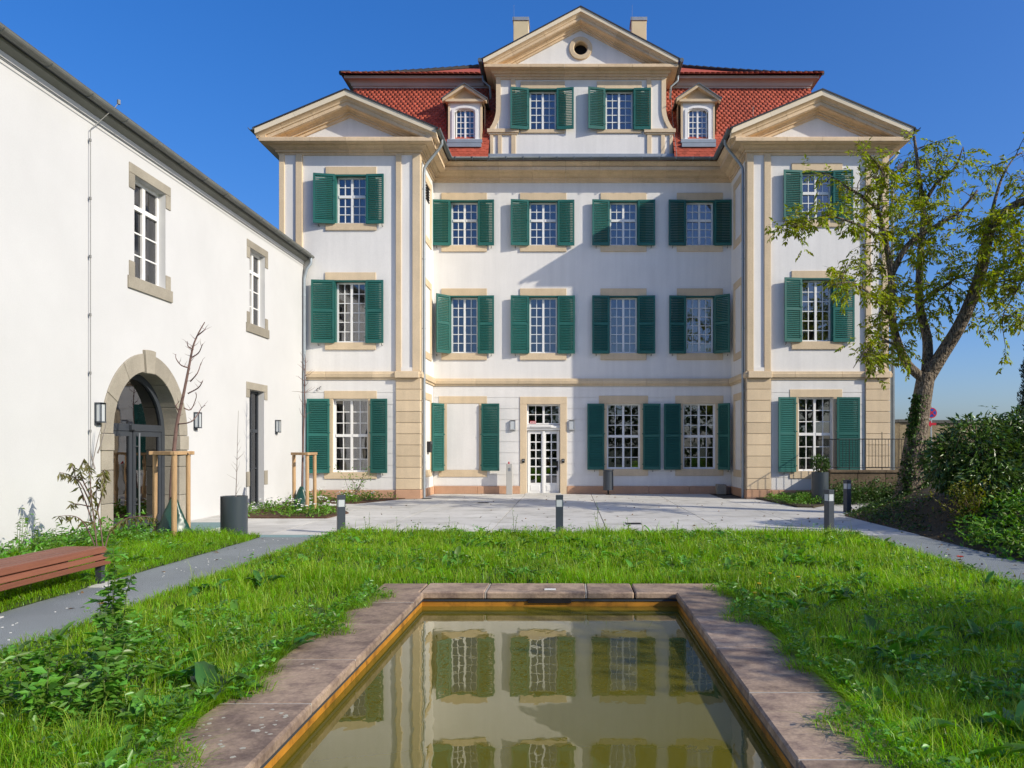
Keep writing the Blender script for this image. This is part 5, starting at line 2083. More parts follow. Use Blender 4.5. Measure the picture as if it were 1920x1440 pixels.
q.loft([(x - .18, Ys, za), (x - .02, Ys, za - .12), (x - .02, Ys, za - .045), (x + .17, Ys, za - .045), (x + .17, Ys, za + .045), (x - .02, Ys, za + .045), (x - .02, Ys, za + .12)],
       [(x - .18, Ys + .006, za), (x - .02, Ys + .006, za - .12), (x - .02, Ys + .006, za - .045), (x + .17, Ys + .006, za - .045), (x + .17, Ys + .006, za + .045), (x - .02, Ys + .006, za + .045), (x - .02, Ys + .006, za + .12)])
q.build('arrow', M_RED, t)

# parked car glimpsed through the gateway
cx_, cy_, cz_ = 13.6, 34.5, .40
t = thing('parked_car', 'silver car parked behind the gateway right of the mansion', 'car', (cx_, cy_, cz_))
side = [(-2.1, .28), (-2.12, .62), (-1.95, .80), (-1.35, .88), (-.72, 1.36), (.75, 1.40), (1.45, .98), (2.0, .90), (2.12, .66), (2.12, .28)]
q = MB()
q.loft([(cx_ + a, cy_ - .86, cz_ + c) for a, c in side], [(cx_ + a, cy_ + .86, cz_ + c) for a, c in side])
q.build('body', M_CAR, t, bevel=.05)
q = MB()
for yy in (cy_ - .868, cy_ + .862):
    for pg in ([(-1.18, .93), (-.66, 1.29), (-.05, 1.31), (-.05, .93)], [(.03, .93), (.03, 1.31), (.66, 1.30), (1.18, .97)]):
        q.loft([(cx_ + a, yy, cz_ + c) for a, c in pg], [(cx_ + a, yy + .006, cz_ + c) for a, c in pg])
q.build('side_window', M_DARK, t)
for a in (-1.32, 1.32):
    for yy in (-.80, .62):
        q = MB()
        n = 20
        q.loft([(cx_ + a + .32 * math.cos(2 * PI * k / n), cy_ + yy - .09, cz_ + .32 + .32 * math.sin(2 * PI * k / n)) for k in range(n)],
               [(cx_ + a + .32 * math.cos(2 * PI * k / n), cy_ + yy + .19, cz_ + .32 + .32 * math.sin(2 * PI * k / n)) for k in range(n)])
        w_ = q.build('wheel', M_BLACK, t)
        q = MB()
        q.loft([(cx_ + a + .2 * math.cos(2 * PI * k / n), cy_ + yy - .10, cz_ + .32 + .2 * math.sin(2 * PI * k / n)) for k in range(n)],
               [(cx_ + a + .2 * math.cos(2 * PI * k / n), cy_ + yy - .085, cz_ + .32 + .2 * math.sin(2 * PI * k / n)) for k in range(n)])
        q.build('rim', M_STEEL, w_)
q = MB()
q.box(cx_ - 2.13, cx_ - 2.09, cy_ - .75, cy_ - .45, cz_ + .6, cz_ + .74)
q.box(cx_ - 2.13, cx_ - 2.09, cy_ + .45, cy_ + .75, cz_ + .6, cz_ + .74)
q.build('headlight', M_LAMPGLASS, t)
# ------------------------------------------------------------------ vegetation
def unit(a):
    return a / np.maximum(np.linalg.norm(a, axis=-1, keepdims=True), 1e-9)


def leaf_mesh(name, P, D, L, W, m, parent=None, kind=None, fold=.18, N=None):
    """simple folded leaves: base, two sides, tip; two triangles each"""
    P, D = np.asarray(P, float), unit(np.asarray(D, float))
    n = len(P)
    if N is None:
        N = rng.normal(size=(n, 3)) + np.array([0, 0, 1.2])
    S = unit(np.cross(D, N))
    U = unit(np.cross(S, D))
    L, W = np.asarray(L)[:, None], np.asarray(W)[:, None]
    mid = P + D * L * .45
    a = mid + S * W * .5 + U * W * fold
    b = mid - S * W * .5 + U * W * fold
    tip = P + D * L - U * L * .12
    V = np.stack([P, a, tip, b], 1).reshape(-1, 3)
    i = np.arange(n)[:, None] * 4
    F = np.concatenate([i + np.array([[0, 1, 2]]), i + np.array([[0, 2, 3]])], 0)
    return fast_mesh(name, V, F, m, parent, kind)


def broad_leaves(name, P, az, L, W, pitch, curl, m, parent=None, kind=None, wave=0.0, st=None):
    """arched broad leaves, five stations by three verts"""
    P = np.asarray(P, float)
    n = len(P)
    az, L, W, pitch, curl = [np.asarray(a, float) * np.ones(n) for a in (az, L, W, pitch, curl)]
    ns_ = 9 if wave and n < 40 else 5
    nc_ = 5 if ns_ == 9 else 3
    ts = np.linspace(0, 1, ns_)
    wp = np.interp(ts, [0, .18, .42, .75, .92, 1.0], [.10, .72, 1.0, .70, .32, .03])
    cr = np.linspace(1, -1, nc_)
    H = np.stack([np.cos(az), np.sin(az), np.zeros(n)], -1)
    S = np.stack([-np.sin(az), np.cos(az), np.zeros(n)], -1)
    Z = np.array([0, 0, 1.0])
    pos = P.copy()
    rows = []
    prev = 0
    ph = rng.uniform(0, 6.28, n)
    sway = rng.normal(0, .35, n)
    for t, w in zip(ts, wp):
        if t > 0:
            th = pitch - curl * (t + prev) / 2
            step = (t - prev) * L
            pos = pos + H * (np.cos(th) * step)[:, None] + Z * (np.sin(th) * step)[:, None] + S * (sway * step * t)[:, None]
        th = pitch - curl * t
        U = Z * np.cos(th)[:, None] - H * np.sin(th)[:, None]
        line = []
        for c in cr:
            up = (.30 * abs(c) ** 1.3 * w + wave * 1.6 * abs(c) ** 2 * np.sin(ph + t * 19 + c * 2.0) * (t > 0) * w) * W
            line.append(pos + S * (c * w * W / 2)[:, None] + U * up[:, None])
        rows.append(np.stack(line, 1))
        prev = t
    V = np.stack(rows, 1).reshape(-1, 3)
    base = np.arange(n)[:, None] * (ns_ * nc_)
    q = []
    for r in range(ns_ - 1):
        for c in range(nc_ - 1):
            q.append([r * nc_ + c, r * nc_ + c + 1, (r + 1) * nc_ + c + 1, (r + 1) * nc_ + c])
    F = (base[:, None, :] + np.array(q)[None]).reshape(-1, 4)
    return fast_mesh(name, V, F, m, parent, kind, smooth=True)


def blades(name, X, Y, Z, H, Wd, lean, m, parent=None, kind='stuff'):
    n = len(X)
    az = rng.uniform(0, 2 * PI, n)
    P = np.stack([X, Y, Z], -1)
    S = np.stack([np.cos(az), np.sin(az), np.zeros(n)], -1)
    la = az + PI / 2 + rng.normal(0, .5, n)
    B = np.stack([np.cos(la), np.sin(la), np.zeros(n)], -1) * (H * lean)[:, None]
    up = np.array([0, 0, 1.0])
    w = (Wd / 2)[:, None]
    m1 = P + up * (H * .55)[:, None] + B * .35
    tip = P + up * (H * (1 - .35 * lean))[:, None] + B
    V = np.stack([P - S * w, P + S * w, m1 + S * w * .8, m1 - S * w * .8, tip], 1).reshape(-1, 3)
    i = np.arange(n)[:, None] * 5
    T = i + np.array([[3, 2, 4]])
    Q = i + np.array([[0, 1, 2, 3]])
    return fast_mesh(name, V, [Q, T], m, parent, kind)


def patch(X, Y):
    """slow variation of height and density"""
    return (np.sin(X * 1.7 + 1.3 * np.sin(Y * .9)) + np.sin(Y * 2.3 + 1.7 * np.sin(X * 1.1 + 2)) + np.sin(X * 4.1 + Y * 3.3)) / 3


# ---- grass on the lawns
def in_view(X, Y, pad=.4):
    px = VPX + X * F_PX / np.maximum(Y, .1)
    return (Y > 3.0) & (px > -120 - 0 * X) & (px < 2060)


def scatter(x0, x1, y0, y1, dens):
    n = int((x1 - x0) * (y1 - y0) * dens)
    return rng.uniform(x0, x1, n), rng.uniform(y0, y1, n)


GX, GY = [], []
for (x0, x1, y0, y1, dens) in ((-4.48, OX0 + .02, 2.6, 6.5, 4200), (-4.48, OX0 + .02, 6.5, 9.3, 2900), (OX1 - .02, 5.33, 2.6, 6.5, 4200), (OX1 - .02, 5.33, 6.5, 9.3, 2900),
                               (-4.48, 5.33, OY1 - .01, 12.2, 2100), (-4.48, 5.33, 12.2, 15.30, 1500), (-4.48, OX0, -3, 2.6, 300), (OX1, 5.33, -3, 2.6, 300)):
    X, Y = scatter(x0, x1, y0, y1, dens)
    if y0 > 2.0:
        k = in_view(X, Y)
        X, Y = X[k], Y[k]
    GX.append(X)
    GY.append(Y)
X, Y = np.concatenate(GX), np.concatenate(GY)
# gather most blades into tufts so that dark gaps open between them
nt_uft = len(X) // 16
ci = rng.integers(0, len(X), nt_uft)
ti = rng.integers(0, nt_uft, len(X))
in_tuft = rng.uniform(size=len(X)) < .72
TX, TY = X[ci][ti], Y[ci][ti]
X = np.where(in_tuft, TX + rng.normal(0, .026, len(X)), X)
Y = np.where(in_tuft, TY + rng.normal(0, .026, len(Y)), Y)
ok = ~((X > OX0 + .03) & (X < OX1 - .03) & (Y > OY0) & (Y < OY1 - .02)) & (X > -4.5) & (X < 5.35) & (Y < 15.33)
X, Y = X[ok], Y[ok]
# near the coping some tufts lean over the stone
pt = patch(X, Y)
keep = rng.uniform(size=len(X)) < (.75 + .35 * pt)
X, Y, pt = X[keep], Y[keep], pt[keep]
edge = np.minimum.reduce([X + 4.5, 5.35 - X, 15.35 - Y])
p2_ = np.sin(X * 6.1 + 2 * np.sin(Y * 2.7)) * np.sin(Y * 5.3 + 2 * np.sin(X * 3.1))
H = (.090 + .035 * pt + .025 * p2_) * rng.uniform(.5, 1.6, len(X)) * np.clip(.55 + edge * .9, .5, 1)
H += (rng.uniform(size=len(X)) < .04) * rng.uniform(.04, .12, len(X))
H *= 1 + .45 * np.clip(1 - (Y - OY1) / .7, 0, 1) * (Y > OY1) + .35 * np.clip(p2_, 0, 1) + .3 * np.clip(1 - (15.33 - Y) / .6, 0, 1)
Wd = rng.uniform(.0035, .0065, len(X)) * np.clip(Y / 7.0, .9, 1.9)
g1 = blades('grass', X, Y, np.full(len(X), lz - .005), H, Wd, rng.uniform(.25, .95, len(X)), M_GRASS)
k = rng.uniform(size=len(X)) < .10
g3 = blades('grass', X[k] + .01, Y[k] + .01, np.full(k.sum(), lz - .005), H[k] * 1.35 + .02, Wd[k] * .8, rng.uniform(.2, .9, k.sum()), M_GRASS_LT)
tag(g3, 'paler dry tipped grass blades mixed into the lawn', 'grass')
tag(g1, 'long unmown bright grass around the garden pool', 'grass')
X, Y = scatter(LX + .05, PX0 - .01, 5.0, 14.9, 1500)
k = in_view(X, Y)
X, Y = X[k], Y[k]
pt = patch(X + 3, Y)
H = (.13 + .06 * pt) * rng.uniform(.5, 1.5, len(X)) * np.clip(.4 + (PX0 - X) * 1.2, .4, 1)
g2 = blades('grass', X, Y, np.full(len(X), lz - .005), H, rng.uniform(.005, .009, len(X)), rng.uniform(.3, .95, len(X)), M_GRASS)
tag(g2, 'long grass between the bench and the white outbuilding', 'grass')

# fringes hanging over the edges of the paths
fx, fy = [], []
for (xe, sg, y0, y1, n) in ((PX0, 1, 6.5, 14.9, 2600), (-4.50, -1, 4.5, 15.3, 2600), (5.35, 1, 8.5, 15.3, 1700)):
    yy = rng.uniform(y0, y1, n)
    fx.append(xe + sg * (rng.uniform(-.10, .07, n) + .03 * np.sin(yy * 5)))
    fy.append(yy)
fx, fy = np.concatenate(fx), np.concatenate(fy)
tag(blades('grass', fx, fy, np.full(len(fx), .02), rng.uniform(.05, .15, len(fx)), rng.uniform(.005, .009, len(fx)), rng.uniform(.4, 1.2, len(fx)), M_GRASS), 'ragged grass fringe along the edges of the grey paths', 'grass')
# ---- broad-leaved weeds through the grass
def rosettes(name, centers, nleaf, Lr, Wf, m, pitch=(.25, 1.1), curl=(.6, 1.5), kind='stuff', parent=None, z=None, wave=.08):
    C = np.repeat(centers, nleaf, 0)
    n = len(C)
    sc = np.repeat(rng.uniform(.7, 1.3, len(centers)), nleaf)
    L = rng.uniform(*Lr, n) * sc
    P = C + np.stack([rng.normal(0, .02, n), rng.normal(0, .02, n), np.zeros(n)], -1)
    return broad_leaves(name, P, rng.uniform(0, 2 * PI, n), L, L * rng.uniform(Wf * .8, Wf * 1.25, n), rng.uniform(*pitch, n), rng.uniform(*curl, n), m, parent, kind, wave)


cs = []
def add_c(x0, x1, y0, y1, n, bias=None):
    X, Y = rng.uniform(x0, x1, n), rng.uniform(y0, y1, n)
    if bias is not None:
        k = patch(X * 1.3 + bias, Y * 1.3) > -.05
        X, Y = X[k], Y[k]
    cs.append(np.stack([X, Y, np.full(len(X), lz)], -1))


add_c(-4.4, OX0 - .05, 3.4, 8.0, 130, 1)
add_c(OX1 + .1, 5.2, 3.4, 9.3, 250, 2)
add_c(-4.4, 5.2, 9.5, 15.2, 420, 3)
add_c(LX + .1, PX0 - .1, 7.0, 14.8, 130, 4)
cen = np.concatenate(cs)
tag(rosettes('weeds', cen, 8, (.08, .22), .34, M_WEED, pitch=(.4, 1.3)), 'broad leaved dandelions and docks growing through the grass', 'weeds')
# fine weedy herbs: many small leaves on short stems
hx, hy = [], []
for (x0, x1, y0, y1, n, b_) in ((-4.4, OX0 - .05, 3.4, 7.5, 240, 6), (OX1 + .05, 5.2, 3.4, 9.5, 300, 7), (-4.4, 5.2, 9.5, 15.2, 420, 8), (LX + .05, PX0 - .1, 7, 14.8, 260, 9)):
    X, Y = rng.uniform(x0, x1, n), rng.uniform(y0, y1, n)
    k = patch(X * 1.6 + b_, Y * 1.5) > 0.0
    hx.append(X[k])
    hy.append(Y[k])
hx, hy = np.concatenate(hx), np.concatenate(hy)
nl = 22
PX_ = np.repeat(hx, nl) + rng.normal(0, .055, len(hx) * nl)
PY_ = np.repeat(hy, nl) + rng.normal(0, .055, len(hx) * nl)
PZ_ = lz + np.repeat(rng.uniform(.10, .24, len(hx)), nl) * rng.uniform(.2, 1, len(hx) * nl)
n = len(PX_)
D = rng.normal(size=(n, 3))
D[:, 2] = np.abs(D[:, 2]) * .4
tag(leaf_mesh('herbs', np.stack([PX_, PY_, PZ_], -1), D, rng.uniform(.03, .065, n), rng.uniform(.014, .030, n), M_WEED, kind='stuff'), 'small leaved herbs mixed into the lawn', 'herbs')

# grass and leaves hanging over the pool's coping
ex, ey = [], []
for (fx, y0, y1, n, sg) in ((OX0, 3.4, 8.9, 5200, 1), (OX1, 3.4, 9.0, 5200, -1)):
    Y = rng.uniform(y0, y1, n)
    lump = np.clip(np.sin(Y * 4.2 + fx) * .55 + np.sin(Y * 11.3) * .3 + np.sin(Y * 1.7 + 1) * .3 + .35, .03, 1.2)
    X = fx - sg * .05 + sg * rng.uniform(0, .32, n) * lump
    ex.append(X)
    ey.append(Y)
ex, ey = np.concatenate(ex), np.concatenate(ey)
nh = 2600
hy_ = rng.uniform(3.4, 9.0, nh)
left_ = rng.uniform(size=nh) < .5
fx_ = np.where(left_, OX0, OX1)
sg_ = np.where(left_, 1, -1)
lump = np.clip(np.sin(hy_ * 4.2 + fx_) * .55 + np.sin(hy_ * 11.3) * .3 + np.sin(hy_ * 1.7 + 1) * .3 + .25, .0, 1.2)
hx_ = fx_ - sg_ * .06 + sg_ * rng.uniform(0, .30, nh) * lump
D = rng.normal(size=(nh, 3))
D[:, 2] = np.abs(D[:, 2]) * .4
tag(leaf_mesh('herbs', np.stack([hx_, hy_, rng.uniform(.10, .20, nh)], -1), D, rng.uniform(.03, .07, nh), rng.uniform(.015, .035, nh), M_WEED, kind='stuff'), 'low leafy herbs spilling over the edges of the coping', 'herbs')
tag(blades('grass', ex, ey, np.full(len(ex), lz), rng.uniform(.08, .22, len(ex)), rng.uniform(.004, .007, len(ex)), rng.uniform(.6, 1.3, len(ex)), M_GRASS), 'grass tufts leaning over the edge of the coping', 'grass')

# individual large dock and comfrey plants, each a thing
def dock(x, y, label, n=11, L=(.22, .36), wf=.36, z=lz, pitch=(.3, 1.2), m=None):
    t = thing('dock_plant', label, 'weed', (x, y, z), 'large leafy dock plants in the lawn')
    P = np.tile(np.array([[x, y, z]]), (n, 1)) + rng.normal(0, .03, (n, 3)) * np.array([1, 1, .2])
    Ls = rng.uniform(*L, n)
    broad_leaves('leaf', P, np.linspace(0, 2 * PI, n, endpoint=False) + rng.normal(0, .25, n), Ls, Ls * rng.uniform(wf * .85, wf * 1.2, n), rng.uniform(*pitch, n), rng.uniform(.9, 1.9, n), m or M_DOCK, t, None, .1)
    return t


dock(-2.30, 5.15, 'big dark dock with broad leaves drooping onto the near left coping', 12, (.26, .42), .36)
dock(-2.42, 5.55, 'dock with raised leaves just behind the nearest drooping one on the left', 10, (.22, .34), .38)
dock(-2.20, 6.25, 'dock whose long leaf arches over the left coping halfway along', 9, (.24, .36), .32)
dock(-2.28, 7.55, 'low dock beside the far third of the left coping', 9, (.18, .28), .36)
dock(-3.98, 8.9, 'dock with upright leaves at the edge of the left path', 9, (.2, .34), .42, pitch=(.7, 1.4))
dock(-3.62, 9.4, 'second upright dock a little further along the left path', 8, (.18, .28), .40, pitch=(.7, 1.4))
dock(2.55, 4.55, 'pale leafed dock in the near right corner of the lawn', 12, (.22, .36), .42, m=M_WEED)
dock(3.15, 5.2, 'bright dock in the shaded right lawn with long pointed leaves', 11, (.22, .36), .36, m=M_WEED)
dock(2.45, 5.9, 'dock beside the right coping in the tree shade', 10, (.2, .32), .38)
dock(2.9, 8.6, 'wide dock in the sunny part of the right lawn', 12, (.2, .34), .42)
dock(3.35, 9.3, 'dock beyond the wide one in the sunny right lawn', 10, (.18, .3), .42)

# tall leafy weed left in front
def tall_weed(x, y, z, h, label, lean=(0.0, 0.0), leaf=(.05, .10), nst=4, m=None, wf=.4, group=None, name='tall_weed', dense=30):
    t = thing(name, label, 'weed', (x, y, z), group)
    P, D = [], []
    q = MB()
    for s in range(nst):
        a = rng.uniform(0, 2 * PI)
        sp = rng.uniform(.02, .12) if s else 0
        hh = h * (1 if s == 0 else rng.uniform(.55, .9))
        pts = [Vector((x + .01 * math.cos(a), y + .01 * math.sin(a), z))]
        for k in range(1, 6):
            u = k / 5
            pts.append(Vector((x + lean[0] * u + sp * 1.6 * u * math.cos(a) + random.uniform(-.01, .01), y + lean[1] * u + sp * 1.6 * u * math.sin(a) + random.uniform(-.01, .01), z + hh * u)))
        q.tube(pts, [.006 - .0008 * k for k in range(6)], 5)
        for k in range(dense):
            u = rng.uniform(.05, 1) ** .8 * 5
            i = min(4, int(u))
            p = pts[i].lerp(pts[i + 1], u - i)
            P.append(tuple(p))
            aa = rng.uniform(0, 2 * PI)
            D.append((math.cos(aa), math.sin(aa), rng.uniform(-.3, .5)))
    q.build('stem', M_STEM, t)
    n = len(P)
    L = rng.uniform(*leaf, n)
    leaf_mesh('leaves', P, D, L, L * rng.uniform(wf * .7, wf * 1.2, n), m or M_WEED, t)
    return t


tall_weed(-3.30, 5.75, lz, .92, 'tall leafy thistle like weed standing at the left front of the lawn', (.02, 0), (.05, .11), 6, M_WEED, .42, dense=60)
for dx_, dy_, hh_, lab in ((0.22, -.45, .55, 'bushy weed just right of the tallest one'), (.05, -.75, .50, 'bushy weed directly in front of the tallest one'), (-.22, -.95, .46, 'bushy weed nearest the lower left corner'),
                           (.45, -.85, .40, 'low bushy weed closest to the near left coping'), (.30, -1.15, .36, 'lowest bushy weed at the very front of the left lawn')):
    tall_weed(-3.27 + dx_, 5.7 + dy_, lz, hh_, lab, (0, 0), (.05, .10), 8, M_WEED, .42, 'bushy weeds in the left front of the lawn', 'bushy_weed', dense=44)
sp = []
for i, (px, py, h, lab) in enumerate(((745, 998, .34, 'slim dry weed rising before the forecourt left of the middle bollard'), (965, 1000, .50, 'slim weed with an arched tip left of the middle bollard'),
                                      (1123, 1000, .62, 'tallest thin weed just right of the middle bollard'), (1180, 1000, .34, 'short thin weed some way right of the middle bollard'),
                                      (690, 1003, .42, 'thin seeding weed right of the left bollard'), (840, 1000, .36, 'thin seeding weed at the far edge opposite the blank window'),
                                      (1270, 1002, .30, 'tiny thin weed at the far lawn edge below the right windows'))):
    Y = 15.0
    tall_weed(XP(px, Y), Y, lz, h, lab, (random.uniform(-.06, .06), 0), (.025, .05), 2, M_COVER, .4, 'thin weeds along the far edge of the lawn', dense=9)
# dandelions and poppies
for i, (px, Y, lab) in enumerate(((1441, 9.4, 'yellow dandelion furthest right of the little group by the pool corner'), (1421, 8.7, 'yellow dandelion in the middle of the group by the pool corner'), (1412, 8.15, 'yellow dandelion nearest the pool corner coping'), (1494, 9.15, 'yellow dandelion standing apart to the right of the others'))):
    x = XP(px, Y)
    t = thing('dandelion', lab, 'flower', (x, Y, lz), 'dandelions by the pool corner')
    q = MB()
    q.tube([(x, Y, lz), (x + .01, Y, lz + .09), (x + .015, Y, lz + .15)], .003, 5)
    q.build('stem', M_STEM, t)
    q = MB()
    q.cyl(x + .015, Y, lz + .15, lz + .165, .010, 12, .024)
    q.build('flower_head', M_YPETAL, t)
for i, (px, py, Y, lab) in enumerate(((1800, 1045, 11.6, 'red poppy flower over the right path'), (247, 1062, 11.2, 'red poppy flower in the grass right of the bench'))):
    x, z = XP(px, Y), ZP(py, Y)
    t = thing('poppy', lab, 'flower', (x, Y, 0.0), 'red poppies')
    q = MB()
    q.tube([(x + .05, Y, 0.0), (x + .02, Y, z * .6), (x, Y, z)], .003, 5)
    q.build('stem', M_STEM, t)
    a = np.linspace(0, 2 * PI, 6)[:-1]
    leaf_mesh('petal', np.tile([[x, Y, z]], (5, 1)), np.stack([np.cos(a), np.sin(a), a * 0 + .35], -1), np.full(5, .065), np.full(5, .075), M_RPETAL, t, N=np.tile([[0, 0, 1.]], (5, 1)))

# ---- planted beds with white flowers
def in_poly(X, Y, poly):
    inside = np.zeros(len(X), bool)
    n = len(poly)
    for i in range(n):
        x1, y1 = poly[i]
        x2, y2 = poly[(i + 1) % n]
        c = ((y1 > Y) != (y2 > Y)) & (X < (x2 - x1) * (Y - y1) / (y2 - y1 + 1e-12) + x1)
        inside ^= c
    return inside


def cover(name, poly, nclump, label, m, zf, hgt=(.10, .26), leaf=(.05, .10), per=42, spread=.11, flowers=0):
    xs_, ys_ = [p[0] for p in poly], [p[1] for p in poly]
    X, Y = rng.uniform(min(xs_), max(xs_), nclump * 6), rng.uniform(min(ys_), max(ys_), nclump * 6)
    k = in_poly(X, Y, poly)
    X, Y = X[k][:nclump], Y[k][:nclump]
    n = len(X) * per
    hh = rng.uniform(*hgt, len(X))
    X2 = np.repeat(X, per) + rng.normal(0, spread, n)
    Y2 = np.repeat(Y, per) + rng.normal(0, spread, n)
    rr = np.clip(1 - ((X2 - np.repeat(X, per)) ** 2 + (Y2 - np.repeat(Y, per)) ** 2) / (spread * 2.2) ** 2, .1, 1)
    Z2 = zf(X2, Y2) + np.repeat(hh, per) * rr * rng.uniform(.25, 1, n)
    D = rng.normal(size=(n, 3))
    D[:, 2] = np.abs(D[:, 2]) * .6
    L = rng.uniform(*leaf, n)
    o = leaf_mesh(name, np.stack([X2, Y2, Z2], -1), D, L, L * rng.uniform(.35, .55, n), m, kind='stuff')
    tag(o, label, 'ground cover')
    if flowers:
        i = rng.integers(0, len(X), flowers)
        fx, fy = X[i] + rng.normal(0, spread, flowers), Y[i] + rng.normal(0, spread, flowers)
        fz = zf(fx, fy) + hh[i] * rng.uniform(.9, 1.3, flowers)
        a = np.tile(np.linspace(0, 2 * PI, 6)[:-1], flowers)
        o = leaf_mesh('blossoms', np.repeat(np.stack([fx, fy, fz], -1), 5, 0), np.stack([np.cos(a), np.sin(a) , .3 + 0 * a], -1), np.full(5 * flowers, .040), np.full(5 * flowers, .04), M_PETAL, kind='stuff')
        tag(o, 'small white blossoms over the ' + label.split(' over ')[-1], 'blossoms')


flat = lambda z: (lambda X, Y: np.full(np.shape(X), z))
cover('ground_cover', [(-8.1, 19.0), (-5.85, 19.0), (-5.75, 20.2), (-6.7, 22.4), (-8.2, 22.4)], 52, 'leafy perennials over the mulched tree bed', M_COVER, flat(.03), (.14, .32), flowers=90)
cover('ground_cover', [(-8.5, 24.0), (-6.4, 23.85), (-5.6, 25.8), (-8.5, 25.8)], 30, 'leafy perennials over the bed below the left wing', M_COVER, flat(.03), (.16, .34), flowers=50)
cover('ground_cover', [(6.1, 25.9), (6.4, 22.4), (6.75, 22.3), (8.5, 24.4), (9.2, 25.0), (9.2, 25.9)], 80, 'bright low leaves over the bed below the right wing', M_COVER, flat(.05), (.14, .30), (.05, .09))
mz = lambda X, Y: mound_h(X, Y)
cover('ground_cover', [(6.72, 7.5), (10.5, 7.5), (10.0, 15.4), (7.6, 15.6), (7.1, 14.6), (6.75, 13.4)], 480, 'leafy undergrowth over the sunny bank beside the right path', M_COVER, mz, (.12, .34), (.06, .13), 40, .13)
cover('ground_cover', [(6.75, 15.5), (7.6, 17), (8.6, 21.0), (11, 24), (9.6, 24.3), (6.8, 19.6)], 120, 'thin dark undergrowth over the upper bank around the big tree', M_LEAF_IVY, mz, (.03, .14), (.05, .10), 24, .20)
cover('ground_cover', [(-8.65, 7.0), (-7.6, 7.0), (-7.5, 14.6), (-8.65, 14.6)], 90, 'tangled leafy weeds over the strip at the foot of the outbuilding', M_WEED, flat(lz), (.2, .5), (.05, .11), 34, .11)
cover('ground_cover', [(7.6, 23.0), (8.6, 23.3), (10.6, 23.4), (10.6, 24.3), (7.8, 24.3)], 110, 'tall dark leaves over the foot of the low wall under the railing', M_LEAF_IVY, flat(.02), (.45, .85), (.06, .11), 50, .16)
# mulch bits and dead leaves on the bank
n = 900
X, Y = rng.uniform(6.7, 9.2, n), rng.uniform(14, 22, n)
k = mound_h(X, Y) > 0
X, Y = X[k], Y[k]
D = rng.normal(size=(len(X), 3)) * np.array([1, 1, .2])
o = leaf_mesh('fallen_leaves', np.stack([X, Y, mound_h(X, Y) + .01], -1), D, rng.uniform(.04, .09, len(X)), rng.uniform(.02, .04, len(X)), mat('dead_leaf', (.16, .09, .035), .8, .3, 5, island=.4), kind='stuff')
tag(o, 'dry fallen leaves on the earth bank under the big tree', 'leaves')

n = 130
X = np.concatenate([rng.uniform(-5.6, 6.5, n), rng.uniform(5.4, 6.6, 40), rng.uniform(-5.7, -4.6, 12)])
Y = np.concatenate([rng.uniform(15.5, 27.5, n), rng.uniform(9, 15, 40), rng.uniform(7, 15, 12)])
D = rng.normal(size=(len(X), 3)) * np.array([1, 1, .12])
o = leaf_mesh('fallen_leaves', np.stack([X, Y, np.full(len(X), .008)], -1), D, rng.uniform(.04, .10, len(X)), rng.uniform(.02, .05, len(X)), MATS['dead_leaf'], kind='stuff')
tag(o, 'dry fallen leaves scattered over the forecourt and paths', 'leaves')

# ---- trees
def grow(pts, r0, r1, q, n=8, jit=.0):
    m_ = len(pts)
    q.tube(pts, [r0 + (r1 - r0) * k / (m_ - 1) for k in range(m_)], n)


def smooth_path(pts, sub=4):
    pts = [Vector(p) for p in pts]
    out = []
    for i in range(len(pts) - 1):
        p0 = pts[max(0, i - 1)]
        p1, p2 = pts[i], pts[i + 1]
        p3 = pts[min(len(pts) - 1, i + 2)]
        for k in range(sub):
            t = k / sub
            out.append(.5 * ((2 * p1) + (-p0 + p2) * t + (2 * p0 - 5 * p1 + 4 * p2 - p3) * t * t + (-p0 + 3 * p1 - 3 * p2 + p3) * t ** 3))
    out.append(pts[-1])
    return out


def twig(p, d, length, r, q, droop=.25, steps=5):
    pts = [p.copy()]
    d = d.normalized()
    for k in range(steps):
        d = (d + Vector((random.gauss(0, .18), random.gauss(0, .18), random.gauss(0, .14) - droop * .12 * k))).normalized()
        pts.append(pts[-1] + d * (length / steps))
    q.tube(pts, [r * (1 - .8 * k / steps) for k in range(steps + 1)], 5)
    return pts


def rand_dir(up=.3):
    v = Vector((random.gauss(0, 1), random.gauss(0, 1), random.gauss(0, .7) + up))
    return v.normalized()


def pinnate(P, D, Ls, pairs, leaflet, wf):
    """compound leaves -> leaflet bases, directions, sizes"""
    bp, bd, bl = [], [], []
    for p, d, L in zip(P, D, Ls):
        d = Vector(d).normalized()
        s = d.cross(Vector((random.gauss(0, .35), random.gauss(0, .35), 1))).normalized()
        pos = Vector(p)
        dd = d.copy()
        for k in range(pairs):
            u = (k + 1) / (pairs + .5)
            dd = (dd + Vector((0, 0, -.10))).normalized()
            pos = pos + dd * (L / (pairs + .5))
            for sg in (-1, 1):
                bp.append(tuple(pos))
                v = dd * .55 + s * sg * .8 + Vector((0, 0, -.35)) + Vector((random.gauss(0, .12), random.gauss(0, .12), random.gauss(0, .12)))
                bd.append(tuple(v))
                bl.append(leaflet * random.uniform(.7, 1.15) * (1 - .35 * abs(u - .55)))
        bp.append(tuple(pos))
        bd.append(tuple(dd))
        bl.append(leaflet * 1.05)
    bl = np.array(bl)
    return np.array(bp), np.array(bd), bl, bl * wf * rng.uniform(.85, 1.2, len(bl))


YT_ = 20.0
def tp(px, py, dy=0.0):
    Y = YT_ + dy
    return Vector((XP(px, Y), Y, ZP(py, Y)))


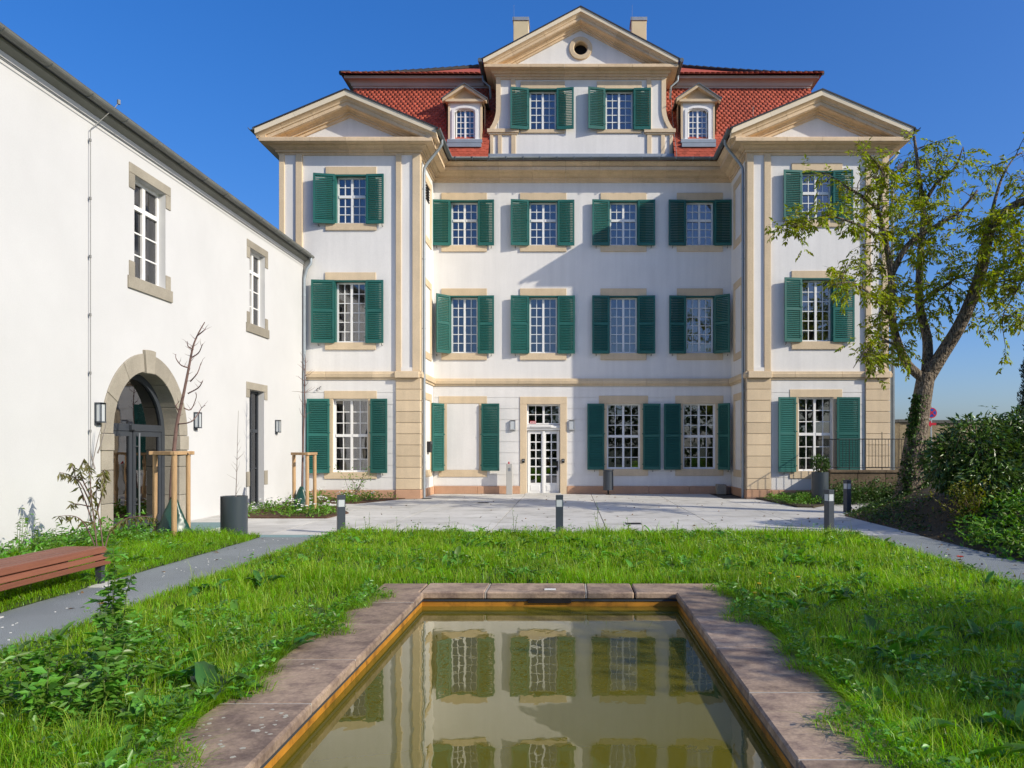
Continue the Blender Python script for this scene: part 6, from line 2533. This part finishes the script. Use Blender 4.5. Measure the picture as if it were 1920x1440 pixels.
tree_base = (XP(1708, YT_), YT_, .50)
big = thing('walnut_tree', 'big old tree with dark forking trunk and sparse feathery leaves at the right', 'tree', tree_base)
q = MB()
trunk = smooth_path([tp(1703, 940), tp(1708, 905), tp(1714, 850), tp(1722, 790), tp(1731, 735), tp(1737, 700)], 6)
mt = len(trunk)
rad = []
for k in range(mt):
    u = k / (mt - 1)
    rad.append(.30 * (1 - u) ** 2 * .5 + .232 - .02 * u)
q.tube(trunk, rad, 16)
limbA = smooth_path([tp(1733, 712), tp(1702, 684, -.1), tp(1688, 655, -.2), tp(1673, 600, -.4), tp(1671, 520, -.6), tp(1660, 450, -.8), tp(1645, 395, -1.0), tp(1622, 372, -1.2), tp(1583, 348, -1.4)], 4)
grow(limbA, .125, .03, q, 10)
limbB = smooth_path([tp(1737, 705), tp(1739, 640, .2), tp(1724, 570, .4), tp(1726, 480, .5), tp(1731, 400, .5), tp(1722, 320, .5), tp(1714, 255, .4)], 4)
grow(limbB, .14, .03, q, 10)
limbC = smooth_path([tp(1737, 712), tp(1764, 668, -.1), tp(1797, 615, -.3), tp(1822, 560, -.5), tp(1842, 500, -.7), tp(1856, 435, -.8), tp(1890, 393, -1.0), tp(1935, 372, -1.2), tp(2010, 350, -1.5), tp(2080, 300, -1.8)], 4)
grow(limbC, .185, .065, q, 10)
limbD = smooth_path([tp(1672, 515, -.6), tp(1700, 462, -.8), tp(1740, 432, -.9), tp(1795, 400, -1.0), tp(1833, 357, -1.2)], 4)
grow(limbD, .08, .025, q, 8)
limbE = smooth_path([tp(1645, 395, -1.0), tp(1650, 368, -1.1), tp(1658, 330, -1.3), tp(1630, 290, -1.4)], 4)
grow(limbE, .05, .012, q, 7)
limbF = smooth_path([tp(1729, 390, .5), tp(1755, 345, .3), tp(1790, 315, .1), tp(1806, 275, 0)], 4)
grow(limbF, .06, .012, q, 7)
limbG = smooth_path([tp(1673, 600, -.4), tp(1640, 560, -.9), tp(1600, 530, -1.4), tp(1560, 535, -1.8)], 4)
grow(limbG, .045, .010, q, 7)
limbH = smooth_path([tp(1660, 455, -.8), tp(1615, 425, -1.3), tp(1550, 405, -1.7), tp(1495, 425, -1.9)], 4)
grow(limbH, .045, .008, q, 7)
limbI = smooth_path([tp(1856, 440, -.8), tp(1862, 390, -.6), tp(1880, 330, -.5), tp(1905, 290, -.4)], 4)
grow(limbI, .06, .012, q, 7)
limbJ = smooth_path([tp(1688, 655, -.2), tp(1660, 640, -.8), tp(1625, 655, -1.2), tp(1600, 690, -1.5)], 4)
grow(limbJ, .035, .008, q, 7)
limbK = smooth_path([tp(1990, 355, -1.4), tp(1960, 440, -1.8), tp(1920, 520, -2.1), tp(1880, 590, -2.3)], 4)
grow(limbK, .05, .010, q, 7)
limbL = smooth_path([tp(1724, 570, .4), tp(1760, 545, .0), tp(1800, 520, -.4), tp(1830, 540, -.6)], 4)
grow(limbL, .04, .010, q, 7)
tr_o = q.build('trunk', M_BARK, big, smooth=True)
q = MB()
LP, LD, LL = [], [], []
for limb, cnt, t0, ln in ((limbA, 26, .28, (.5, 1.1)), (limbB, 21, .22, (.5, 1.1)), (limbC, 25, .26, (.6, 1.4)), (limbD, 16, .12, (.5, 1.0)), (limbE, 12, .15, (.4, 1.0)),
                          (limbF, 8, .2, (.4, .9)), (limbG, 9, .1, (.3, .8)), (limbH, 10, .1, (.3, .65)), (limbI, 12, .1, (.4, 1.0)), (limbJ, 10, .1, (.4, .8)), (limbK, 30, .12, (.6, 1.3)), (limbL, 11, .1, (.4, 1.0))):
    for _ in range(cnt):
        u = (t0 + (1 - t0) * random.random()) * (len(limb) - 1.001)
        i = int(u)
        p = limb[i].lerp(limb[i + 1], u - i)
        pts = twig(p, rand_dir(.25), random.uniform(*ln), .013, q, .5)
        subs = [pts]
        for _s in range(2):
            k = random.randint(1, 4)
            subs.append(twig(pts[k], rand_dir(.15), random.uniform(.25, .6), .007, q, .5, 3))
        for s in subs:
            bare = random.random() < (.45 if p.z > 7.4 else .12)
            if bare:
                continue
            for k in range(1, len(s)):
                for _l in range(random.choice([1, 1, 2])):
                    d = (s[k] - s[k - 1]).normalized() * .6 + rand_dir(-.25) * .8
                    LP.append(s[k])
                    LD.append(d)
                    LL.append(random.uniform(.20, .36))
q.build('branches', M_BARK, big, kind='stuff')
bp, bd, bl, bw = pinnate(LP, LD, LL, 4, .135, .38)
leaf_mesh('crown', bp, bd, bl, bw, M_LEAF_TREE, big)
# ivy climbing the trunk
P, D = [], []
for _ in range(1500):
    u = random.random() ** 1.3 * .78
    k = u * (mt - 1.001)
    i = int(k)
    p = trunk[i].lerp(trunk[i + 1], k - i)
    r = rad[i]
    a = random.choice([random.gauss(-PI / 2 - .75, .32), random.gauss(-PI / 2 + .75, .4) if u < .5 else random.gauss(-PI / 2 - .9, .3)])
    rr_ = r + random.uniform(.01, .05)
    P.append((p.x + rr_ * math.cos(a), p.y + rr_ * math.sin(a), p.z))
    D.append((math.cos(a) * .5 + random.gauss(0, .4), math.sin(a) * .5 + random.gauss(0, .4), -.4 + random.gauss(0, .4)))
L = rng.uniform(.05, .09, len(P))
leaf_mesh('ivy', P, D, L, L * .8, M_LEAF_IVY, big)


# ---- bushes
def leaf_blob(name, ells, n, L, wf, m, parent, droop=.3, inner=.35, kind=None):
    P, D = [], []
    wts = np.array([e[3] * e[4] * e[5] for e in ells]) ** .67
    wts /= wts.sum()
    for (cx, cy, cz, rx, ry, rz), w in zip(ells, wts):
        k = int(n * w)
        v = unit(rng.normal(size=(k, 3)))
        r = np.where(rng.uniform(size=k) < inner, rng.uniform(.4, .85, k), rng.uniform(.82, 1.06, k))
        r = r * (1 + .10 * np.sin(v[:, 0] * 7 + cx * 3) * np.sin(v[:, 2] * 6 + cy))
        P.append(np.stack([cx + rx * r * v[:, 0], cy + ry * r * v[:, 1], cz + rz * r * v[:, 2]], -1))
        dd = v * .8 + rng.normal(0, .55, (k, 3))
        dd[:, 2] -= droop
        D.append(dd)
    P, D = np.concatenate(P), np.concatenate(D)
    L_ = rng.uniform(L[0], L[1], len(P))
    return leaf_mesh(name, P, D, L_, L_ * rng.uniform(wf * .8, wf * 1.2, len(P)), m, parent, kind)


Yh = 16.2
def bp_(px, py, dy=0):
    return (XP(px, Yh + dy), Yh + dy, ZP(py, Yh + dy))


bush = thing('laurel_bush', 'dense dark evergreen laurel bush with drooping leaves right of the big tree', 'bush', (XP(1830, Yh), Yh, .62))
c1, c2, c3, c4, c5 = bp_(1830, 850), bp_(1900, 855, .2), bp_(1775, 870, -.1), bp_(1860, 905, -.5), bp_(1960, 840, .4)
leaf_blob('foliage', [(*c1, .72, .8, .72), (*c2, .75, .8, .80), (*c3, .40, .5, .52), (*c4, .85, .6, .45), (*c5, .9, .9, .95)], 10500, (.11, .20), .32, M_LEAF_BUSH, bush, .45)
q = MB()
for _ in range(16):
    x0 = XP(1830, Yh) + random.gauss(0, .25)
    q.tube([(x0, Yh + random.gauss(0, .1), .5), (x0 + random.gauss(0, .3), Yh + random.gauss(0, .2), 1.2), (x0 + random.gauss(0, .6), Yh + random.gauss(0, .3), 1.9)], [.025, .018, .006], 5)
q.build('stems', M_BARK, bush)
P, D = [], []                             # upright shoots on top
for (px, py) in ((1858, 768), (1905, 785), (1800, 795), (1835, 790), (1880, 790), (1780, 800)):
    p = Vector(bp_(px, py))
    for k in range(14):
        P.append(tuple(p + Vector((random.gauss(0, .04), random.gauss(0, .04), random.uniform(-.2, .08)))))
        D.append((random.gauss(0, .6), random.gauss(0, .6), random.uniform(-.5, .7)))
L = rng.uniform(.10, .16, len(P))
leaf_mesh('shoot_leaves', P, D, L, L * .3, M_LEAF_BUSH, bush)

Yy = 15.0
yx, yz = XP(1822, Yy), float(mound_h(XP(1822, Yy), Yy))
t = thing('yellow_shrub', 'small loose yellow green shrub in front of the dark laurel bush', 'shrub', (yx, Yy, yz))
q = MB()
LP, LD = [], []
for _ in range(16):
    d = Vector((random.gauss(0, .35), random.gauss(0, .3), 1)).normalized()
    pts = twig(Vector((yx + random.gauss(0, .04), Yy + random.gauss(0, .04), yz)), d, random.uniform(.5, .92), .008, q, .1)
    for k in range(1, len(pts)):
        for _l in range(9):
            LP.append(tuple(pts[k] + Vector((random.gauss(0, .05), random.gauss(0, .05), random.gauss(0, .05)))))
            LD.append(tuple(rand_dir(-.1)))
q.build('stems', M_BARK_Y, t)
L = rng.uniform(.05, .10, len(LP))
leaf_mesh('foliage', LP, LD, L, L * .42, M_LEAF_YEL, t)

px_, py_, pz_ = plR
t = thing('planter_shrub', 'small green shrub growing in the right round planter', 'shrub', (px_, py_, pz_))
leaf_blob('foliage', [(px_, py_, pz_ + .27, .24, .22, .22), (px_ - .1, py_, pz_ + .40, .16, .15, .16), (px_ + .12, py_, pz_ + .30, .15, .15, .18)], 620, (.06, .10), .42, M_LEAF_IVY, t, .1)
q = MB()
for _ in range(7):
    q.tube([(px_ + random.gauss(0, .03), py_, pz_ - .02), (px_ + random.gauss(0, .1), py_ + random.gauss(0, .06), pz_ + .35)], [.008, .004], 5)
q.build('stems', M_BARK_Y, t)
px_, py_, pz_ = plL
t = thing('bare_sapling', 'bare grey twig standing in the left round planter', 'sapling', (px_ , py_, pz_))
q = MB()
top = ZP(770, py_)
x2 = XP(447, py_)
main = smooth_path([(px_ + .03, py_, pz_ - .02), (px_ + .05, py_, pz_ + .5), (x2 - .02, py_, pz_ + 1.0), (x2, py_, top)], 4)
grow(main, .010, .003, q, 6)
for k in range(12):
    p = main[random.randint(1, 9)]
    twig(p, Vector((random.gauss(0, .6), random.gauss(0, .6), 1)), random.uniform(.10, .25), .004, q, 0, 3)
q.build('stem', mat('grey_twig', (.25, .22, .20), .85, .2, 8), t)


# ---- staked young trees at the outbuilding
def stake_set(Y, stakes, pyt, zb, label, cross):
    t = thing('tree_stakes', label, 'tree stakes', (XP(sum(s[0] for s in stakes) / len(stakes), Y), Y, zb), 'peeled wooden tree stakes')
    zt = ZP(pyt, Y)
    pos = []
    for (px, dy, r) in stakes:
        x = XP(px, Y + dy)
        q = MB()
        q.tube([(x + random.uniform(-.01, .01), Y + dy, zb - .02), (x, Y + dy, zt - .10)], r, 12)
        o = q.build('stake', M_STAKE, t, smooth=True)
        smooth_angle(o)
        pos.append((x, Y + dy))
    for (i, j, ex) in cross:
        a, c = Vector((*pos[i], 0)), Vector((*pos[j], 0))
        d = (c - a).normalized()
        n_ = Vector((-d.y, d.x, 0))
        a2, c2 = a - d * ex, c + d * ex
        w, z0, z1 = .045, zt - .098 + .002 * i, zt - .03 + .002 * i
        q = MB()
        q.loft([tuple(p + Vector((0, 0, z0))) for p in (a2 - n_ * w, c2 - n_ * w, c2 + n_ * w, a2 + n_ * w)], [tuple(p + Vector((0, 0, z1))) for p in (a2 - n_ * w, c2 - n_ * w, c2 + n_ * w, a2 + n_ * w)])
        q.build('crossbar', M_STAKE, t, bevel=.006)
    return pos, zt


def water_bag(px, py_base, py_top, Y, w, label):
    x = XP(px, Y)
    zb, zt = ZP(py_base, Y), ZP(py_top, Y)
    t = thing('watering_bag', label, 'watering bag', (x, Y, zb), 'dark green watering bags')
    q = MB()
    rows, n = 9, 18
    vs, fs = [], []
    for r in range(rows):
        u = r / (rows - 1)
        rr_ = w * (1 - u) ** .75 * (.55 + .45 * (1 - u)) + .03
        for k in range(n):
            a = 2 * PI * k / n
            wob = 1 + .13 * math.sin(3 * a + u * 4) + .08 * math.sin(7 * a + u * 9)
            vs.append((x + rr_ * wob * math.cos(a) * 1.15 + .05 * u, Y + rr_ * wob * math.sin(a) * .8, zb + (zt - zb) * u))
    for r in range(rows - 1):
        for k in range(n):
            fs.append((r * n + k, r * n + (k + 1) % n, (r + 1) * n + (k + 1) % n, (r + 1) * n + k))
    fs.append(tuple((rows - 1) * n + k for k in range(n)))
    q.add(vs, fs)
    q.build('bag', M_BAG, t, smooth=True)


Y1 = 15.0
stake_set(Y1, [(291, 0, .042), (327, -.35, .048), (353, .1, .042)], 843, lz, 'three wooden stakes around the bare young tree before the stone arch', [(0, 2, .10), (0, 1, .06), (1, 2, .06)])
water_bag(322, 1000, 930, Y1 - .05, .27, 'dark green watering bag around the tree before the stone arch')
def yt(px, py, dy=0):
    return Vector((XP(px, Y1 + dy), Y1 + dy, ZP(py, Y1 + dy)))
t = thing('young_tree', 'bare crooked young fruit tree tied to stakes before the stone arch', 'tree', (XP(322, Y1), Y1, lz), 'staked young trees')
q = MB()
main = smooth_path([yt(322, 1004), yt(321, 930), yt(326, 850), yt(332, 795), yt(343, 745), yt(354, 690), yt(362, 650), yt(372, 625), yt(384, 604)], 4)
grow(main, .045, .008, q, 9)
tips = [((333, 795), (360, 790), (378, 765), (385, 760)), ((345, 765), (358, 768), (368, 745), (367, 735)), ((352, 738), (372, 727), (380, 714), (377, 718)), ((356, 690), (340, 685), (330, 672), (330, 664)),
        ((357, 715), (370, 700), (376, 683), (378, 680)), ((362, 655), (353, 650), (352, 645), (351, 640)), ((360, 670), (372, 662), (378, 650), (380, 645)), ((372, 628), (382, 620), (384, 618), (386, 614)), ((336, 772), (330, 762), (334, 755), (334, 752))]
for tpz in tips:
    pts = smooth_path([yt(a, b_, random.uniform(-.12, .12) * i) for i, (a, b_) in enumerate(tpz)], 3)
    grow(pts, .014, .004, q, 6)
    for _ in range(3):
        twig(pts[random.randint(2, len(pts) - 1)], Vector((random.gauss(0, .6), random.gauss(0, .5), .8)), random.uniform(.06, .16), .005, q, 0, 2)
for k in range(18):
    twig(main[random.randint(12, len(main) - 2)], Vector((random.gauss(0, .8), random.gauss(0, .6), .6)), random.uniform(.07, .2), .006, q, 0, 3)
smooth_angle(q.build('trunk', M_BARK_Y, t, smooth=True), 60)
q = MB()
zt = ZP(848, Y1)
xx = XP(326, Y1)
q.tube([(XP(291, Y1), Y1, zt - .02), (xx, Y1 - .06, zt - .05), (XP(353, Y1), Y1, zt - .02)], .014, 6)
q.tube([(XP(291, Y1), Y1, zt - .04), (xx, Y1 + .06, zt - .06), (XP(353, Y1), Y1, zt - .04)], .014, 6)
q.build('tie_strap', M_BLACK, t)

Y2 = 20.6
stake_set(Y2, [(551, 0, .045), (576, -.4, .045), (590, .1, .045)], 846, .03, 'three wooden stakes around the thin young tree by the downpipe', [(0, 1, .08), (1, 2, .08)])
water_bag(562, 962, 912, Y2 - .05, .25, 'dark green watering bag around the tree by the downpipe')
def y2(px, py, dy=0):
    return Vector((XP(px, Y2 + dy), Y2 + dy, ZP(py, Y2 + dy)))
t = thing('young_tree', 'thin straight young tree tied to stakes by the downpipe', 'tree', (XP(566, Y2), Y2, .03), 'staked young trees')
q = MB()
main = smooth_path([y2(566, 962), y2(567, 880), y2(569, 810), y2(571, 760), y2(571, 715), y2(573, 680), y2(571, 664)], 4)
grow(main, .03, .005, q, 8)
for k in range(26):
    i = random.randint(9, 20)
    twig(main[i], Vector((random.gauss(0, .9), random.gauss(0, .7), .8)), random.uniform(.12, .38), .008, q, 0, 4)
q.build('trunk', M_BARK_Y, t)

# peach-like shrub behind the bench
Yp_ = 12.4
def pp(px, py, dy=0):
    return Vector((XP(px, Yp_ + dy), Yp_ + dy, ZP(py, Yp_ + dy)))
t = thing('peach_shrub', 'thin young peach shrub with drooping brownish leaves behind the bench', 'shrub', (XP(190, Yp_), Yp_, lz))
q = MB()
P, D = [], []
stems = [[(183, 1040), (178, 990), (172, 940), (168, 890), (165, 868)], [(183, 1035), (160, 985), (140, 968), (108, 968)], [(195, 1040), (188, 985), (180, 930), (186, 895), (196, 880)],
         [(195, 1040), (205, 1000), (230, 975), (262, 968), (285, 970)], [(180, 1000), (160, 940), (140, 890), (135, 868)], [(172, 950), (150, 905), (128, 890), (112, 886)], [(170, 930), (155, 900), (150, 880), (158, 860)],
         [(182, 960), (190, 930), (196, 900), (193, 886)], [(170, 950), (145, 945), (132, 945)]]
for s in stems:
    dy = random.uniform(-.25, .25)
    pts = smooth_path([pp(a, b_, dy * i / 4) for i, (a, b_) in enumerate(s)], 4)
    grow(pts, .012, .004, q, 6)
    for k in range(5, len(pts)):
        for _ in range(3):
            P.append(tuple(pts[k]))
            D.append((random.gauss(0, .55), random.gauss(0, .55), -.75 + random.gauss(0, .3)))
q.build('stems', M_BARK_Y, t)
L = rng.uniform(.10, .17, len(P))
leaf_mesh('leaves', P, D, L, L * .24, M_LEAF_PEACH, t)
# bare climber on the arch
t = thing('bare_climber', 'bare grey climbing shoot at the left foot of the stone arch', 'climber', (-8.45, 14.9, lz))
q = MB()
for s in ([(183, 1000), (170, 930), (172, 880), (182, 830), (190, 800)], [(178, 880), (170, 850), (165, 830)], [(183, 850), (190, 830), (200, 790)]):
    Yc_ = 14.5
    grow(smooth_path([Vector((XP(a, Yc_), Yc_, ZP(b_, Yc_))) for a, b_ in s], 3), .014, .004, q, 6)
q.build('stem', MATS['grey_twig'], t)
# small shrub in the bed below the left wing
Yb_ = 24.6
bx_ = XP(664, Yb_)
t = thing('young_shrub', 'thin young shrub in front of the left wing ground floor window', 'shrub', (bx_, Yb_, .03))
q = MB()
P, D = [], []
for _ in range(9):
    pts = twig(Vector((bx_ + random.gauss(0, .05), Yb_ + random.gauss(0, .05), .03)), Vector((random.gauss(0, .28), random.gauss(0, .2), 1)), random.uniform(.8, 1.35), .008, q, .1)
    for k in range(2, len(pts)):
        for _l in range(6):
            P.append(tuple(pts[k] + Vector((random.gauss(0, .06), random.gauss(0, .06), random.gauss(0, .06)))))
            D.append(tuple(rand_dir(-.2)))
q.build('stems', M_BARK_Y, t)
L = rng.uniform(.05, .09, len(P))
leaf_mesh('leaves', P, D, L, L * .45, M_COVER, t)
for i, (px, py, h, lab) in enumerate(((35, 1045, .75, 'spindly weed against the white wall far left'), (60, 1040, .62, 'second spindly weed against the white wall right of the far left one'), (105, 1030, .5, 'low spindly weed against the white wall behind the bench end'))):
    Yq = 11.8
    tall_weed(XP(px, Yq), Yq, lz, h, lab, (random.uniform(-.05, .05), 0), (.04, .08), 5, M_COVER, .35, 'spindly weeds along the white wall', dense=16)

# dark conifer at the right edge
Yk_ = 38.0
t = thing('cypress', 'dark narrow cypress at the right edge behind the laurel bush', 'tree', (XP(1940, Yk_), Yk_, .4))
kx = XP(1940, Yk_)
q = MB()
q.tube([(kx, Yk_, .2), (kx, Yk_, 8.0)], [.2, .04], 8)
q.build('trunk', M_BARK, t)
P, D = [], []
for _ in range(9000):
    z = random.uniform(.9, ZP(575, Yk_))
    u = (z - .9) / (ZP(575, Yk_) - .9)
    r = .85 * (1 - u) ** .6 * (1 + .15 * math.sin(z * 5)) * random.uniform(.6, 1.05)
    a = random.uniform(0, 2 * PI)
    P.append((kx + r * math.cos(a), Yk_ + r * math.sin(a), z))
    D.append((math.cos(a) * .4 + random.gauss(0, .2), math.sin(a) * .4 + random.gauss(0, .2), .8))
L = rng.uniform(.10, .18, len(P))
leaf_mesh('foliage', P, D, L, L * .3, mat('cypress_leaf', (.018, .038, .014), .7, .2, 3, island=.3), t)


# trees beside and behind the viewpoint whose shade falls on the right lawn
def shade_tree(x, y, h, crown, n, label):
    t = thing('garden_tree', label, 'tree', (x, y, 0), 'garden trees beside the viewpoint')
    q = MB()
    tr = smooth_path([(x, y, -.05), (x + .1, y, h * .3), (x - .1, y + .1, h * .6), (x, y, h * .85)], 4)
    grow(tr, .22, .05, q, 10)
    for _ in range(26):
        p = tr[random.randint(4, len(tr) - 1)]
        twig(p, rand_dir(.5), random.uniform(1.2, 2.6), .05, q, .2)
    q.build('trunk', M_BARK, t, smooth=True)
    leaf_blob('crown', crown, n, (.10, .17), .6, M_LEAF_SHADE, t, .2, .6)


shade_tree(11.2, 2.7, 7.0, [(11.2, 2.7, 5.3, 1.9, 1.7, 1.4), (10.2, 2.1, 4.5, 1.2, 1.2, .8), (12.4, 3.3, 5.0, 1.3, 1.2, 1.0), (9.9, 1.2, 4.3, .75, .7, .5)], 4600, 'leafy garden tree to the right of the pool')
shade_tree(16.2, -1.6, 7.5, [(16.2, -1.6, 5.6, 2.3, 2.3, 1.8), (15.0, -2.3, 5.0, 1.5, 1.5, 1.1), (17.3, -.8, 4.8, 1.4, 1.5, 1.2)], 6000, 'taller leafy garden tree behind the viewpoint')

# belt of trees far behind the viewpoint; only mirrored in the window panes
ells = []
for k in range(13):
    x = -34 + k * 4.6 + random.uniform(-1, 1)
    h = random.uniform(3.2, 5.0)
    ells.append((x, -27 + random.uniform(-2, 2), h, 2.8, 2.6, h * .95))
tag(leaf_blob('treeline', ells, 9000, (.5, .9), .6, M_LEAF_SHADE, None, .2, .4, 'stuff'), 'distant treeline behind the garden, mirrored in the window panes', 'treeline')
